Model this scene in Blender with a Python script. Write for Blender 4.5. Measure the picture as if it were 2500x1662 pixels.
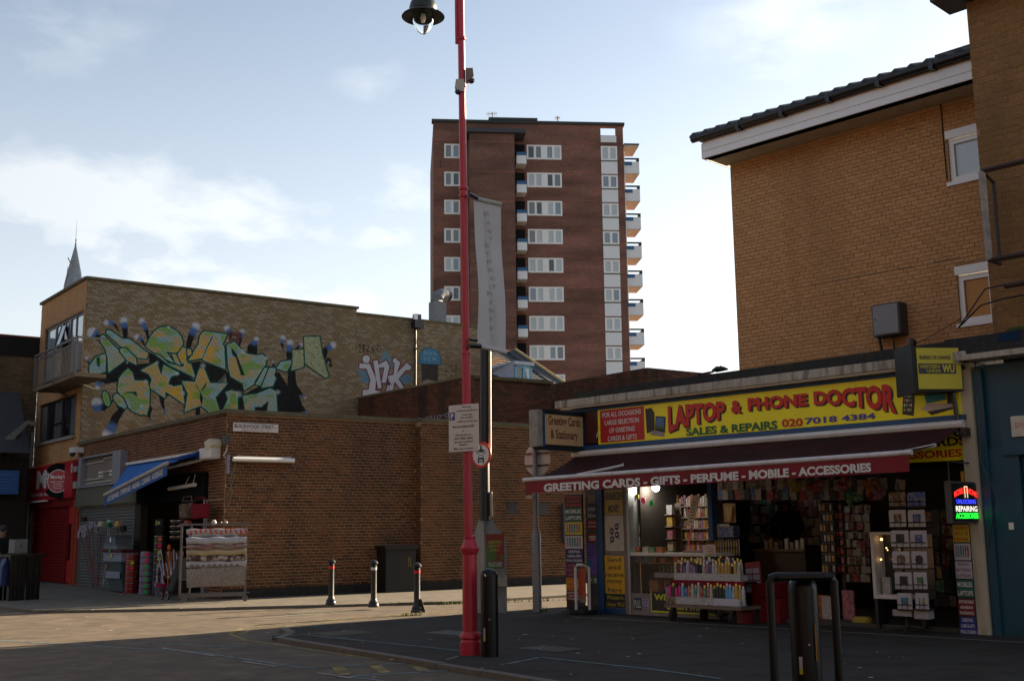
import bpy, math, random
import numpy as np
from mathutils import Matrix, Vector

random.seed(7)
rng = random.Random(11)
sc = bpy.context.scene
for o in list(bpy.data.objects):
    bpy.data.objects.remove(o)
COL = sc.collection

# ------------------------------------------------------------------ camera
FPX = 2785.0; PITCH = math.radians(9.46); ROLL = math.radians(-.72); CH = 1.5
_fw = np.array([0, math.cos(PITCH), math.sin(PITCH)]); _up = np.array([0, -math.sin(PITCH), math.cos(PITCH)]); _rt = np.array([1., 0, 0])
_rt, _up = _rt*math.cos(ROLL)+_up*math.sin(ROLL), -_rt*math.sin(ROLL)+_up*math.cos(ROLL)
cam = bpy.data.cameras.new('camera'); camo = bpy.data.objects.new('camera', cam); COL.objects.link(camo)
cam.sensor_width = 36; cam.lens = FPX/2500*36; cam.clip_start = .1; cam.clip_end = 3000
camo.matrix_world = Matrix(((_rt[0], _up[0], -_fw[0], 0), (_rt[1], _up[1], -_fw[1], 0), (_rt[2], _up[2], -_fw[2], CH), (0, 0, 0, 1)))
sc.camera = camo

# ------------------------------------------------------------------ light
SUN_AZ, SUN_EL = math.radians(53.5), math.radians(16.5)
SKY_STRENGTH = .05
sd = bpy.data.lights.new('sun', 'SUN'); sd.energy = 5.0; sd.angle = math.radians(.6); sd.color = (1, .80, .56)
sun = bpy.data.objects.new('sun', sd); COL.objects.link(sun)
sv = Vector((math.sin(SUN_AZ)*math.cos(SUN_EL), math.cos(SUN_AZ)*math.cos(SUN_EL), math.sin(SUN_EL)))
sun.rotation_euler = sv.to_track_quat('Z', 'Y').to_euler()
sc.view_settings.view_transform = 'Standard'; sc.view_settings.look = 'None'
sc.view_settings.exposure = 2.1; sc.view_settings.gamma = 1
sc.view_settings.use_curve_mapping = False

C = np.array([0, 0, CH])
def ray(x, y): return _fw+(x-1250)/FPX*_rt-(y-831)/FPX*_up
def nrm(v): return v/np.linalg.norm(v)

world = bpy.data.worlds.new('World'); sc.world = world; world.use_nodes = True
nt = world.node_tree; N = nt.nodes; K = nt.links
for n in list(N): N.remove(n)
def wn(t, **k):
    n = N.new(t)
    for a, b in k.items(): setattr(n, a, b)
    return n
out = wn('ShaderNodeOutputWorld'); bg = wn('ShaderNodeBackground'); sky = wn('ShaderNodeTexSky')
sky.sky_type = 'NISHITA'; sky.sun_disc = False; sky.sun_elevation = SUN_EL; sky.sun_rotation = SUN_AZ
sky.altitude = 0; sky.air_density = 1.0; sky.dust_density = 1.0; sky.ozone_density = 1.0
bg.inputs['Strength'].default_value = SKY_STRENGTH
tc = wn('ShaderNodeTexCoord')
sep = wn('ShaderNodeSeparateXYZ'); K.new(tc.outputs['Generated'], sep.inputs[0])
def math_(op, a, b=None, c=None, clamp=False):
    n = wn('ShaderNodeMath', operation=op); n.use_clamp = clamp
    for i, v in enumerate((a, b, c)):
        if v is None: continue
        if isinstance(v, (int, float)): n.inputs[i].default_value = v
        else: K.new(v, n.inputs[i])
    return n.outputs[0]
# clouds laid on a flat layer: direction divided by height
zc = math_('ADD', math_('MAXIMUM', sep.outputs[2], 0.0), .14)
comb = wn('ShaderNodeCombineXYZ')
K.new(math_('DIVIDE', sep.outputs[0], zc), comb.inputs[0]); K.new(math_('DIVIDE', sep.outputs[1], zc), comb.inputs[1])
def noise(scale, detail, rough, vec, dist=0.0):
    n = wn('ShaderNodeTexNoise'); n.inputs['Scale'].default_value = scale; n.inputs['Detail'].default_value = detail
    n.inputs['Roughness'].default_value = rough; n.inputs['Distortion'].default_value = dist; K.new(vec, n.inputs['Vector']); return n.outputs['Fac']
big = noise(.8, 7, .55, comb.outputs[0])
mpv = wn('ShaderNodeMapping'); mpv.inputs['Scale'].default_value = (1, 1, 2.2); K.new(tc.outputs['Generated'], mpv.inputs[0])
fine = noise(7.5, 8, .55, mpv.outputs[0])
tot = None
for (x, y, s, w) in [(910, 175, .035, .9), (1840, 85, .05, .9), (2010, 10, .06, .8), (130, 15, .07, .9), (640, 465, .07, .45), (1030, 520, .06, .8), (930, 560, .05, .6),
                     (40, 470, .06, .8), (150, 560, .07, 1.0), (300, 610, .07, 1.1), (450, 660, .09, 1.1), (650, 730, .10, 1.0), (850, 760, .10, .9)]:
    d = nrm(ray(x, y))
    dn = wn('ShaderNodeVectorMath', operation='DISTANCE'); K.new(tc.outputs['Generated'], dn.inputs[0]); dn.inputs[1].default_value = tuple(d)
    e = math_('EXPONENT', math_('MULTIPLY', math_('POWER', math_('DIVIDE', dn.outputs['Value'], s), 2.0), -1.0))
    e = math_('MULTIPLY', e, w)
    tot = e if tot is None else math_('ADD', tot, e)
back = math_('MULTIPLY', math_('SUBTRACT', big, .52, clamp=True), 1.6)
mk = math_('ADD', math_('MULTIPLY', math_('MULTIPLY', tot, .72), math_('MULTIPLY', math_('SUBTRACT', fine, .40, clamp=True), 3.6)), math_('MULTIPLY', back, .5), clamp=True)
haze = math_('POWER', math_('SUBTRACT', 1.0, math_('MULTIPLY', math_('MAXIMUM', sep.outputs[2], 0.0), 2.1), clamp=True), 1.5)
cov = math_('MAXIMUM', math_('MULTIPLY', mk, .72), math_('MULTIPLY', haze, .92), clamp=True)
mix = wn('ShaderNodeMixRGB'); K.new(cov, mix.inputs[0]); K.new(sky.outputs[0], mix.inputs[1])
dsn = wn('ShaderNodeVectorMath', operation='DOT_PRODUCT'); K.new(tc.outputs['Generated'], dsn.inputs[0]); dsn.inputs[1].default_value = tuple(sv)
glow = math_('ADD', math_('MULTIPLY', math_('POWER', math_('MULTIPLY', math_('ADD', dsn.outputs['Value'], 1.0), .5, clamp=True), 1.5), .80), .34)   # thin cloud is brighter on the sun's side
csc = wn('ShaderNodeVectorMath', operation='SCALE'); csc.inputs[0].default_value = (6.3, 6.5, 6.6); K.new(glow, csc.inputs['Scale']); K.new(csc.outputs[0], mix.inputs[2])
hs = wn('ShaderNodeHueSaturation'); hs.inputs['Saturation'].default_value = .72; K.new(mix.outputs[0], hs.inputs['Color'])
K.new(hs.outputs[0], bg.inputs['Color']); K.new(bg.outputs[0], out.inputs[0])

# ------------------------------------------------------------------ places
def G(x, y, z=0.0):
    d = ray(x, y); t = (z-CH)/d[2]; return C+t*d
def proj(q):
    d = np.asarray(q)-C; z = d@_fw; return 1250+FPX*(d@_rt)/z, 831-FPX*(d@_up)/z
class Frame:
    """a vertical plane: u runs along it, y into it (away from the street), z up"""
    def __init__(s, o, az):
        a = math.radians(az); s.o = np.array([o[0], o[1], 0.]); s.u = np.array([math.sin(a), math.cos(a), 0]); s.n = np.array([-s.u[1], s.u[0], 0]); s.rot = math.atan2(s.u[1], s.u[0])
    def w(s, u, y, z): return s.o+s.u*u+s.n*y+np.array([0, 0, z])
    def p(s, x, y, off=0.):
        d = ray(x, y); t = ((s.o-C)@s.n+off)/(d@s.n); q = C+t*d; return (float((q-s.o)@s.u), float(q[2]))
    def r(s, x0, y0, x1, y1, off=0.):
        ym = (y0+y1)/2; xm = (x0+x1)/2
        return s.p(x0, ym, off)[0], s.p(x1, ym, off)[0], s.p(xm, y1, off)[1], s.p(xm, y0, off)[1]
    def at(s, u, y=0., az=None):
        return Frame(s.w(u, y, 0), 90-math.degrees(s.rot) if az is None else az)
W0 = Frame((0, 0), 90)
S = Frame(G(1529, 1498), 136.05)              # phone shop front
L = Frame(G(541, 1462), 54.87)                # low brick corner shop, side to Blackwood Street
LC = Frame(G(541, 1462), 142.76)              # the same, front to the market street
_c = LC.p(203, 900)[0]
M = Frame(LC.w(_c, 0, 0), 54.87)              # mural wall
_t = C+ray(1057, 780)/(ray(1057, 780)@_fw)*107
T = Frame(_t, 84.8)                           # tower block
NB = Frame(LC.w(-17.0, 0, 0), 54.87)          # dark gabled building, far left

# ------------------------------------------------------------------ mesh building
def lin(r, g, b):
    f = lambda c: (c/255/12.92) if c/255 <= .04045 else ((c/255+.055)/1.055)**2.4
    return (f(r), f(g), f(b))
class MB:
    def __init__(s): s.v = []; s.f = []; s.m = []; s.mi = 0
    def add(s, vs, fs):
        b = len(s.v); s.v += [tuple(map(float, v)) for v in vs]; s.f += [tuple(b+i for i in f) for f in fs]; s.m += [s.mi]*len(fs); return s
    def box(s, x0, x1, y0, y1, z0, z1):
        return s.add([(x0, y0, z0), (x1, y0, z0), (x1, y1, z0), (x0, y1, z0), (x0, y0, z1), (x1, y0, z1), (x1, y1, z1), (x0, y1, z1)],
                     [(0, 3, 2, 1), (4, 5, 6, 7), (0, 1, 5, 4), (1, 2, 6, 5), (2, 3, 7, 6), (3, 0, 4, 7)])
    def quad(s, a, b, c, d): return s.add([a, b, c, d], [(0, 1, 2, 3)])
    def prism(s, pts, y0, y1):      # outline in u,z pushed along y
        n = len(pts)
        return s.add([(x, y0, z) for x, z in pts]+[(x, y1, z) for x, z in pts],
                     [tuple(range(n)), tuple(range(2*n-1, n-1, -1))]+[(i, i+n, (i+1) % n+n, (i+1) % n) for i in range(n)])
    def slab(s, pts, z0, z1):       # outline in x,y pushed up
        n = len(pts)
        return s.add([(x, y, z0) for x, y in pts]+[(x, y, z1) for x, y in pts],
                     [tuple(range(n-1, -1, -1)), tuple(range(n, 2*n))]+[(i, (i+1) % n, (i+1) % n+n, i+n) for i in range(n)])
    def tube(s, pts, r, n=8, cap=True):
        pts = [np.array(p, float) for p in pts]; rs = r if isinstance(r, (list, tuple)) else [r]*len(pts); vs = []; fs = []
        for i, p in enumerate(pts):
            d = pts[min(i+1, len(pts)-1)]-pts[max(i-1, 0)]; d = d/(np.linalg.norm(d)+1e-9)
            a = np.cross(d, (0, 0, 1)) if abs(d[2]) < .95 else np.cross(d, (0, 1, 0)); a /= np.linalg.norm(a); b = np.cross(d, a)
            for k in range(n):
                t = 2*math.pi*k/n; vs.append(p+rs[i]*(a*math.cos(t)+b*math.sin(t)))
        for i in range(len(pts)-1):
            for k in range(n): fs.append((i*n+k, i*n+(k+1) % n, (i+1)*n+(k+1) % n, (i+1)*n+k))
        if cap: fs += [tuple(range(n-1, -1, -1)), tuple(range((len(pts)-1)*n, len(pts)*n))]
        return s.add(vs, fs)
    def lathe(s, prof, cx=0, cy=0, n=16, a0=0.0):
        vs = [(cx+r*math.cos(a0+2*math.pi*k/n), cy+r*math.sin(a0+2*math.pi*k/n), z) for r, z in prof for k in range(n)]; m = len(prof)
        fs = [(i*n+k, i*n+(k+1) % n, (i+1)*n+(k+1) % n, (i+1)*n+k) for i in range(m-1) for k in range(n)]
        fs += [tuple(range(n-1, -1, -1)), tuple(range((m-1)*n, m*n))]
        return s.add(vs, fs)
    def ball(s, c, r, n=10, sz=1.0, sx=1.0, sy=1.0):
        m = n//2+1; vs = []; fs = []
        for i in range(m+1):
            ph = math.pi*i/m
            for k in range(n):
                t = 2*math.pi*k/n; vs.append((c[0]+sx*r*math.sin(ph)*math.cos(t), c[1]+sy*r*math.sin(ph)*math.sin(t), c[2]+sz*r*math.cos(ph)))
        for i in range(m):
            for k in range(n): fs.append((i*n+k, (i+1)*n+k, (i+1)*n+(k+1) % n, i*n+(k+1) % n))
        return s.add(vs, fs)
    def disc(s, c, r, n=24, y=None, rz=None):   # upright disc facing the street
        rz = rz or r
        return s.add([(c[0]+r*math.cos(2*math.pi*k/n), c[1], c[2]+rz*math.sin(2*math.pi*k/n)) for k in range(n)], [tuple(range(n))])
    def text(s, t, u0, u1, z0, z1, y, bold=0.0, warp=None):
        vs, fs = glyphs(t, bold)
        if warp is None: warp = lambda a, b: (u0+(u1-u0)*a, z0+(z1-z0)*b)
        return s.add([(warp(a, b)[0], y, warp(a, b)[1]) for a, b in vs], fs)
    def turn(s, i0, fn):            # change all points from number i0 on
        s.v[i0:] = [tuple(fn(*p)) for p in s.v[i0:]]; return s
_gl = {}
def glyphs(t, bold):
    key = (t, bold)
    if key not in _gl:
        cu = bpy.data.curves.new('letters', 'FONT'); cu.body = t; cu.offset = bold; cu.resolution_u = 3
        o = bpy.data.objects.new('letters', cu); COL.objects.link(o)
        dg = bpy.context.evaluated_depsgraph_get(); me = bpy.data.meshes.new_from_object(o.evaluated_get(dg))
        vs = np.array([v.co[:2] for v in me.vertices]) if len(me.vertices) else np.zeros((1, 2)); fs = [tuple(p.vertices) for p in me.polygons]
        mn, mx = vs.min(0), vs.max(0); vs = (vs-mn)/np.maximum(mx-mn, 1e-6)
        bpy.data.objects.remove(o); bpy.data.curves.remove(cu); bpy.data.meshes.remove(me)
        _gl[key] = ([tuple(v) for v in vs], fs)
    return _gl[key]
OFF = {}
def tag(o, label=None, cat=None, group=None, kind=None):
    if label: o['label'] = label
    if cat: o['category'] = cat
    if group: o['group'] = group
    if kind: o['kind'] = kind
    return o
def thing(name, label, cat, fr=W0, at=(0, 0, 0), group=None):
    o = bpy.data.objects.new(name, None); COL.objects.link(o); o.empty_display_size = .2
    o.location = fr.w(*at); o.rotation_euler = (0, 0, fr.rot); OFF[o.name] = at
    return tag(o, label, cat, group)
def mesh(mb, name, mats, off=(0, 0, 0), smooth=False):
    me = bpy.data.meshes.new(name); v = np.array(mb.v)-np.array(off)
    me.from_pydata([tuple(p) for p in v], [], mb.f)
    ms = mats if isinstance(mats, (list, tuple)) else [mats]
    for m in ms: me.materials.append(m)
    if len(ms) > 1: me.polygons.foreach_set('material_index', mb.m)
    if smooth:
        me.polygons.foreach_set('use_smooth', [True]*len(me.polygons)); me.set_sharp_from_angle(angle=math.radians(38))
    me.update(); return me
def part(parent, name, mb, mat, smooth=False, label=None, kind=None, bevel=0):
    off = OFF[parent.name]; me = mesh(mb, name, mat, off, smooth)
    o = bpy.data.objects.new(name, me); COL.objects.link(o); o.parent = parent; OFF[o.name] = off
    if bevel:
        b = o.modifiers.new('bevel', 'BEVEL'); b.width = bevel; b.segments = 1; b.limit_method = 'ANGLE'
    return tag(o, label, None, None, kind)
def solo(name, label, cat, mb, mat, fr=W0, at=(0, 0, 0), group=None, smooth=False, kind=None):
    me = mesh(mb, name, mat, at, smooth); o = bpy.data.objects.new(name, me); COL.objects.link(o)
    o.location = fr.w(*at); o.rotation_euler = (0, 0, fr.rot); OFF[o.name] = at
    return tag(o, label, cat, group, kind)
def copy_tree(o, parent=None):
    c = o.copy(); COL.objects.link(c); c.parent = parent
    if parent is None or True: OFF[c.name] = OFF.get(o.name, (0, 0, 0))
    for ch in list(o.children): copy_tree(ch, c)
    return c

# ------------------------------------------------------------------ materials
_mats = {}
def mat(name, col, rough=.6, metal=0., var=.18, scale=7., bump=0., dirt=0., dirtcol=(.03, .025, .018), emit=0., coat=0., alpha=1., streak=False, spec=.5, alt=None):
    if name in _mats: return _mats[name]
    m = bpy.data.materials.new(name); m.use_nodes = True; t = m.node_tree; n = t.nodes; l = t.links; b = n['Principled BSDF']
    b.inputs['Roughness'].default_value = rough; b.inputs['Metallic'].default_value = metal; b.inputs['Coat Weight'].default_value = coat
    b.inputs['Specular IOR Level'].default_value = spec if rough < .8 else .12
    co = n.new('ShaderNodeTexCoord'); ge = n.new('ShaderNodeNewGeometry')
    mp = n.new('ShaderNodeMapping'); l.new(ge.outputs['Position'], mp.inputs[0]); mp.inputs['Scale'].default_value = (1, 1, .16) if streak else (1, 1, 1)
    nz = n.new('ShaderNodeTexNoise'); nz.inputs['Scale'].default_value = scale; nz.inputs['Detail'].default_value = 7; nz.inputs['Roughness'].default_value = .62; l.new(mp.outputs[0], nz.inputs['Vector'])
    rp = n.new('ShaderNodeMapRange'); rp.inputs[1].default_value = .25; rp.inputs[2].default_value = .75; rp.inputs[3].default_value = 1-var; rp.inputs[4].default_value = 1+var; l.new(nz.outputs[0], rp.inputs[0])
    mu = n.new('ShaderNodeVectorMath'); mu.operation = 'SCALE'; mu.inputs[0].default_value = col[:3]; l.new(rp.outputs[0], mu.inputs['Scale'])
    src = mu.outputs[0]
    if alt:
        n3 = n.new('ShaderNodeTexNoise'); n3.inputs['Scale'].default_value = scale*.6; n3.inputs['Detail'].default_value = 4; l.new(mp.outputs[0], n3.inputs['Vector'])
        r3 = n.new('ShaderNodeMapRange'); r3.inputs[1].default_value = .48; r3.inputs[2].default_value = .56; l.new(n3.outputs[0], r3.inputs[0])
        x3 = n.new('ShaderNodeMixRGB'); l.new(r3.outputs[0], x3.inputs[0]); l.new(src, x3.inputs[1]); x3.inputs[2].default_value = (*alt, 1); src = x3.outputs[0]
    if dirt:
        n2 = n.new('ShaderNodeTexNoise'); n2.inputs['Scale'].default_value = scale*.33+.4; n2.inputs['Detail'].default_value = 9; n2.inputs['Roughness'].default_value = .7; l.new(mp.outputs[0], n2.inputs['Vector'])
        r2 = n.new('ShaderNodeMapRange'); r2.inputs[1].default_value = .5; r2.inputs[2].default_value = .68; r2.inputs[4].default_value = dirt; l.new(n2.outputs[0], r2.inputs[0])
        mx = n.new('ShaderNodeMixRGB'); l.new(r2.outputs[0], mx.inputs[0]); l.new(src, mx.inputs[1]); mx.inputs[2].default_value = (*dirtcol, 1); src = mx.outputs[0]
    l.new(src, b.inputs['Base Color'])
    r4 = n.new('ShaderNodeMapRange'); r4.inputs[3].default_value = max(rough-.08, .02); r4.inputs[4].default_value = min(rough+.12, 1); l.new(nz.outputs[0], r4.inputs[0]); l.new(r4.outputs[0], b.inputs['Roughness'])
    if bump:
        bp = n.new('ShaderNodeBump'); bp.inputs['Strength'].default_value = bump; bp.inputs['Distance'].default_value = .01; l.new(nz.outputs[0], bp.inputs['Height']); l.new(bp.outputs[0], b.inputs['Normal'])
    if emit: b.inputs['Emission Color'].default_value = (*col[:3], 1); b.inputs['Emission Strength'].default_value = emit*.22
    if alpha < 1: b.inputs['Alpha'].default_value = alpha
    _mats[name] = m; return m
def glass(name, tint=(.02, .025, .03), rough=.04, alpha=1.0):
    if name in _mats: return _mats[name]
    m = mat(name, tint, rough, var=.05, spec=.8); m.node_tree.nodes['Principled BSDF'].inputs['IOR'].default_value = 1.6
    if alpha < 1: m.node_tree.nodes['Principled BSDF'].inputs['Alpha'].default_value = alpha
    return m
def brickmat(name, cols, stain=(.02, .016, .012), stain_amt=.5, stain_scale=.35, pale=None, pale_amt=.0, paint=None):
    m = bpy.data.materials.new(name); m.use_nodes = True; t = m.node_tree; n = t.nodes; l = t.links; b = n['Principled BSDF']
    b.inputs['Roughness'].default_value = .88; b.inputs['Specular IOR Level'].default_value = .2
    ge = n.new('ShaderNodeNewGeometry'); oi = n.new('ShaderNodeObjectInfo')
    ad = n.new('ShaderNodeMath'); ad.operation = 'ADD'; l.new(ge.outputs['Random Per Island'], ad.inputs[0]); l.new(oi.outputs['Random'], ad.inputs[1])
    fr = n.new('ShaderNodeMath'); fr.operation = 'FRACT'; l.new(ad.outputs[0], fr.inputs[0])
    cr = n.new('ShaderNodeValToRGB'); l.new(fr.outputs[0], cr.inputs[0]); cr.color_ramp.interpolation = 'LINEAR'
    e = cr.color_ramp.elements
    while len(e) > 1: e.remove(e[-1])
    e[0].position = 0; e[0].color = (*cols[0], 1)
    for i, c in enumerate(cols[1:]):
        x = e.new((i+1)/(len(cols)-1)); x.color = (*c, 1)
    nz = n.new('ShaderNodeTexNoise'); nz.inputs['Scale'].default_value = 28; nz.inputs['Detail'].default_value = 5; l.new(ge.outputs['Position'], nz.inputs['Vector'])
    rp = n.new('ShaderNodeMapRange'); rp.inputs[1].default_value = .25; rp.inputs[2].default_value = .75; rp.inputs[3].default_value = .72; rp.inputs[4].default_value = 1.28; l.new(nz.outputs[0], rp.inputs[0])
    mu = n.new('ShaderNodeVectorMath'); mu.operation = 'SCALE'; l.new(cr.outputs[0], mu.inputs[0]); l.new(rp.outputs[0], mu.inputs['Scale']); src = mu.outputs[0]
    if pale:
        f2 = n.new('ShaderNodeMath'); f2.operation = 'MULTIPLY'; l.new(fr.outputs[0], f2.inputs[0]); f2.inputs[1].default_value = 7.31
        f3 = n.new('ShaderNodeMath'); f3.operation = 'FRACT'; l.new(f2.outputs[0], f3.inputs[0])
        n5 = n.new('ShaderNodeTexNoise'); n5.inputs['Scale'].default_value = .45; n5.inputs['Detail'].default_value = 4; l.new(ge.outputs['Position'], n5.inputs['Vector'])
        a5 = n.new('ShaderNodeMath'); a5.operation = 'ADD'; l.new(f3.outputs[0], a5.inputs[0]); l.new(n5.outputs[0], a5.inputs[1])
        r5 = n.new('ShaderNodeMapRange'); r5.inputs[1].default_value = 1.5-pale_amt; r5.inputs[2].default_value = 1.56-pale_amt; l.new(a5.outputs[0], r5.inputs[0])
        n6 = n.new('ShaderNodeTexNoise'); n6.inputs['Scale'].default_value = 45; n6.inputs['Detail'].default_value = 3; l.new(ge.outputs['Position'], n6.inputs['Vector'])
        m6 = n.new('ShaderNodeMath'); m6.operation = 'MULTIPLY'; l.new(r5.outputs[0], m6.inputs[0]); l.new(n6.outputs[0], m6.inputs[1])
        x5 = n.new('ShaderNodeMixRGB'); l.new(m6.outputs[0], x5.inputs[0]); l.new(src, x5.inputs[1]); x5.inputs[2].default_value = (*pale, 1); src = x5.outputs[0]
    ns = n.new('ShaderNodeTexNoise'); ns.inputs['Scale'].default_value = stain_scale; ns.inputs['Detail'].default_value = 8; ns.inputs['Roughness'].default_value = .6
    mp = n.new('ShaderNodeMapping'); mp.inputs['Scale'].default_value = (2.4, 2.4, .45); l.new(ge.outputs['Position'], mp.inputs[0]); l.new(mp.outputs[0], ns.inputs['Vector'])
    rs = n.new('ShaderNodeMapRange'); rs.inputs[1].default_value = .48; rs.inputs[2].default_value = .66; rs.inputs[4].default_value = stain_amt; l.new(ns.outputs[0], rs.inputs[0])
    xs = n.new('ShaderNodeMixRGB'); l.new(rs.outputs[0], xs.inputs[0]); l.new(src, xs.inputs[1]); xs.inputs[2].default_value = (*stain, 1); src = xs.outputs[0]
    if paint: src = paint(t, src)
    l.new(src, b.inputs['Base Color'])
    bp = n.new('ShaderNodeBump'); bp.inputs['Strength'].default_value = .5; bp.inputs['Distance'].default_value = .004; l.new(nz.outputs[0], bp.inputs['Height']); l.new(bp.outputs[0], b.inputs['Normal'])
    _mats[name] = m; return m

# ------------------------------------------------------------------ brickwork
def cells(u0, u1, z0, z1, holes):
    """the wall rectangle cut into rectangles that leave the openings free"""
    us = sorted({u0, u1, *[min(max(h[i], u0), u1) for h in holes for i in (0, 1)]}); zs = sorted({z0, z1, *[min(max(h[i], z0), z1) for h in holes for i in (2, 3)]})
    for a, b in zip(us, us[1:]):
        run = None
        for c, d in zip(zs, zs[1:]):
            if b-a < 1e-4 or d-c < 1e-4: continue
            mu, mz = (a+b)/2, (c+d)/2
            if any(h[0] < mu < h[1] and h[2] < mz < h[3] for h in holes):
                if run: yield run
                run = None
            else: run = (a, b, run[2] if run else c, d)
        if run: yield run
def brickwork(root, fr, u0, u1, z0, z1, y, bmat, mmat, holes=(), thick=.25, bl=.215, bh=.065, j=.01, header_every=0, n=300, wallname='wall', top=None, vis=True, proud=.008, flem=False):
    mb = MB()
    for a, b, c, d in cells(u0, u1, z0, z1, list(holes)): mb.box(a, b, y, y+thick, c, d)
    wall = part(root, wallname, mb, mmat)
    off = OFF[root.name]; B = []
    zc = z0; row = 0
    while zc+bh <= z1+.02:
        hd = (header_every and row % header_every == header_every-1)
        u = u0-((row*.37) % 1.0)*(bl+j) if not hd else u0-.05*(row % 2)
        k = row % 2
        while u < u1:
            w = bl if not hd and not (flem and k % 2) else (bl-j)/2
            k += 1
            a, b = max(u, u0+.002), min(u+w, u1-.002); u += w+j
            if b-a < .04: continue
            um, zm = (a+b)/2, zc+bh/2
            if top and zc+bh > top(um): continue
            seg = [(a, b)]
            for h in holes:
                if h[2]-.01 < zm < h[3]+.01 or (zc < h[3] and zc+bh > h[2]):
                    ns_ = []
                    for p, q in seg:
                        if q <= h[0] or p >= h[1]: ns_.append((p, q)); continue
                        if h[0]-p > .03: ns_.append((p, h[0]-.001))
                        if q-h[1] > .03: ns_.append((h[1]+.001, q))
                    seg = ns_
            for p, q in seg: B.append((p, q, zc, min(zc+bh, z1)))
        zc += bh+j; row += 1
    full = []
    if vis and n:
        for i, (p, q, c, d) in enumerate(B):
            if abs(q-p-bl) > .001 or abs(d-c-bh) > .001: continue
            P = fr.w((p+q)/2, y, (c+d)/2); X, Y = proj(P)
            if -20 < X < 2520 and -20 < Y < 1680: full.append((float(np.linalg.norm(P-C)), i))
        full.sort(); full = full[:n]
    singles = {i for _, i in full}
    def bk(mb, p, q, c, d, jit):
        t = proud+jit; e = .003
        mb.add([(p, y, c), (q, y, c), (q, y, d), (p, y, d), (p+e, y-t, c+e), (q-e, y-t+jit*.3, c+e), (q-e, y-t, d-e), (p+e, y-t-jit*.3, d-e)],
               [(4, 5, 6, 7), (0, 1, 5, 4), (1, 2, 6, 5), (2, 3, 7, 6), (3, 0, 4, 7)])
    rest = MB()
    for i, (p, q, c, d) in enumerate(B):
        if i not in singles: bk(rest, p, q, c, d, rng.uniform(-.003, .004))
    if rest.v: part(root, 'brickwork', rest, bmat, kind='stuff')
    if singles:
        var = []
        for k in range(4):
            m_ = MB(); bk(m_, -bl/2, bl/2, -bh/2, bh/2, (-.003, 0, .002, .004)[k]); var.append(mesh(m_, 'brick', bmat, (0, y, 0)))
        for _, i in full:
            p, q, c, d = B[i]
            o = bpy.data.objects.new('brick', var[i % 4]); COL.objects.link(o); o.parent = root
            o.location = ((p+q)/2-off[0], y-off[1], (c+d)/2-off[2])
    return wall
def window(root, fr, u0, u1, z0, z1, y, fm, gm, muls=(.5,), fw=.06, depth=.07, transom=None, sill=None, inner=None, recess=0.0):
    """frame (with mullions) as a part, panes as its sub-parts; inner = material seen behind"""
    mb = MB(); y0 = y+recess
    mb.box(u0, u1, y0, y0+depth, z0, z0+fw).box(u0, u1, y0, y0+depth, z1-fw, z1).box(u0, u0+fw, y0+.001, y0+depth, z0+fw, z1-fw).box(u1-fw, u1, y0+.001, y0+depth, z0+fw, z1-fw)
    xs = [u0+fw]
    for t in muls:
        c = u0+(u1-u0)*t[0] if isinstance(t, tuple) else u0+(u1-u0)*t; w = (t[1] if isinstance(t, tuple) else fw)/2
        mb.box(c-w, c+w, y0+.002, y0+depth, z0+fw, z1-fw); xs += [c-w, c+w]
    xs.append(u1-fw)
    f = part(root, 'window_frame', mb, fm)
    for k in range(0, len(xs), 2):
        g = gm[(k//2) % len(gm)] if isinstance(gm, (list, tuple)) else gm
        part(f, 'pane', MB().box(xs[k], xs[k+1], y0+depth*.45, y0+depth*.6, z0+fw, z1-fw), g)
    if sill: part(root, 'window_sill', MB().box(u0-.06, u1+.06, y-.07, y+.05, z0-.07, z0-.005), sill)
    return f
# ------------------------------------------------------------------ colours
WHITE = mat('white_paint', (.62, .61, .58), .5, var=.08, dirt=.25, dirtcol=(.3, .28, .25))
UPVC = mat('white_plastic', (.74, .74, .73), .35, var=.05)
BLACKP = mat('black_paint', (.008, .008, .009), .32, var=.2, scale=14)
REDP = mat('red_gloss_paint', (.42, .018, .040), .38, var=.16, scale=18, coat=.1, dirt=.35, dirtcol=(.12, .012, .014), streak=True)
GALV = mat('galvanised_steel', (.30, .31, .32), .45, .5, var=.15, scale=20)
DKMETAL = mat('dark_metal', (.03, .03, .032), .4, .4)
CONC = mat('concrete', (.30, .28, .24), .85, var=.2, scale=9, bump=.3, dirt=.5, dirtcol=(.07, .065, .05))
CORN = mat('mossy_white_fascia', (.40, .37, .31), .8, var=.25, scale=22, bump=.3, dirt=.85, dirtcol=(.06, .06, .04), streak=True)
COPE = mat('stone_coping', (.13, .115, .075), .9, var=.3, scale=12, bump=.4, dirt=.6, dirtcol=(.045, .05, .02))
FELT = mat('roofing_felt', (.035, .037, .04), .9, var=.3, scale=14, bump=.4, dirt=.5, dirtcol=(.06, .07, .03))
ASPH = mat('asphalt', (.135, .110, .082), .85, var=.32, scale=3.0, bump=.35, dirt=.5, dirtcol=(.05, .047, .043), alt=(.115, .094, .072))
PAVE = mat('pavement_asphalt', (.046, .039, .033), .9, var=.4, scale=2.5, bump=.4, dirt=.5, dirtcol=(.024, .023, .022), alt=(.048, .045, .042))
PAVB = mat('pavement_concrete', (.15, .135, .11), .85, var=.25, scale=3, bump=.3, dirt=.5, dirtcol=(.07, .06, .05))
KERB = mat('kerb_stone', (.15, .138, .12), .85, var=.2, scale=8, bump=.3)
MORT = mat('pale_mortar', (.34, .25, .16), .95, var=.2, scale=9, dirt=.5, dirtcol=(.09, .065, .045))
MORTD = mat('dark_mortar', (.075, .058, .042), .95, var=.25, scale=9)
MORTB = mat('buff_mortar', (.30, .17, .085), .95, var=.2, scale=9)
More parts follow.
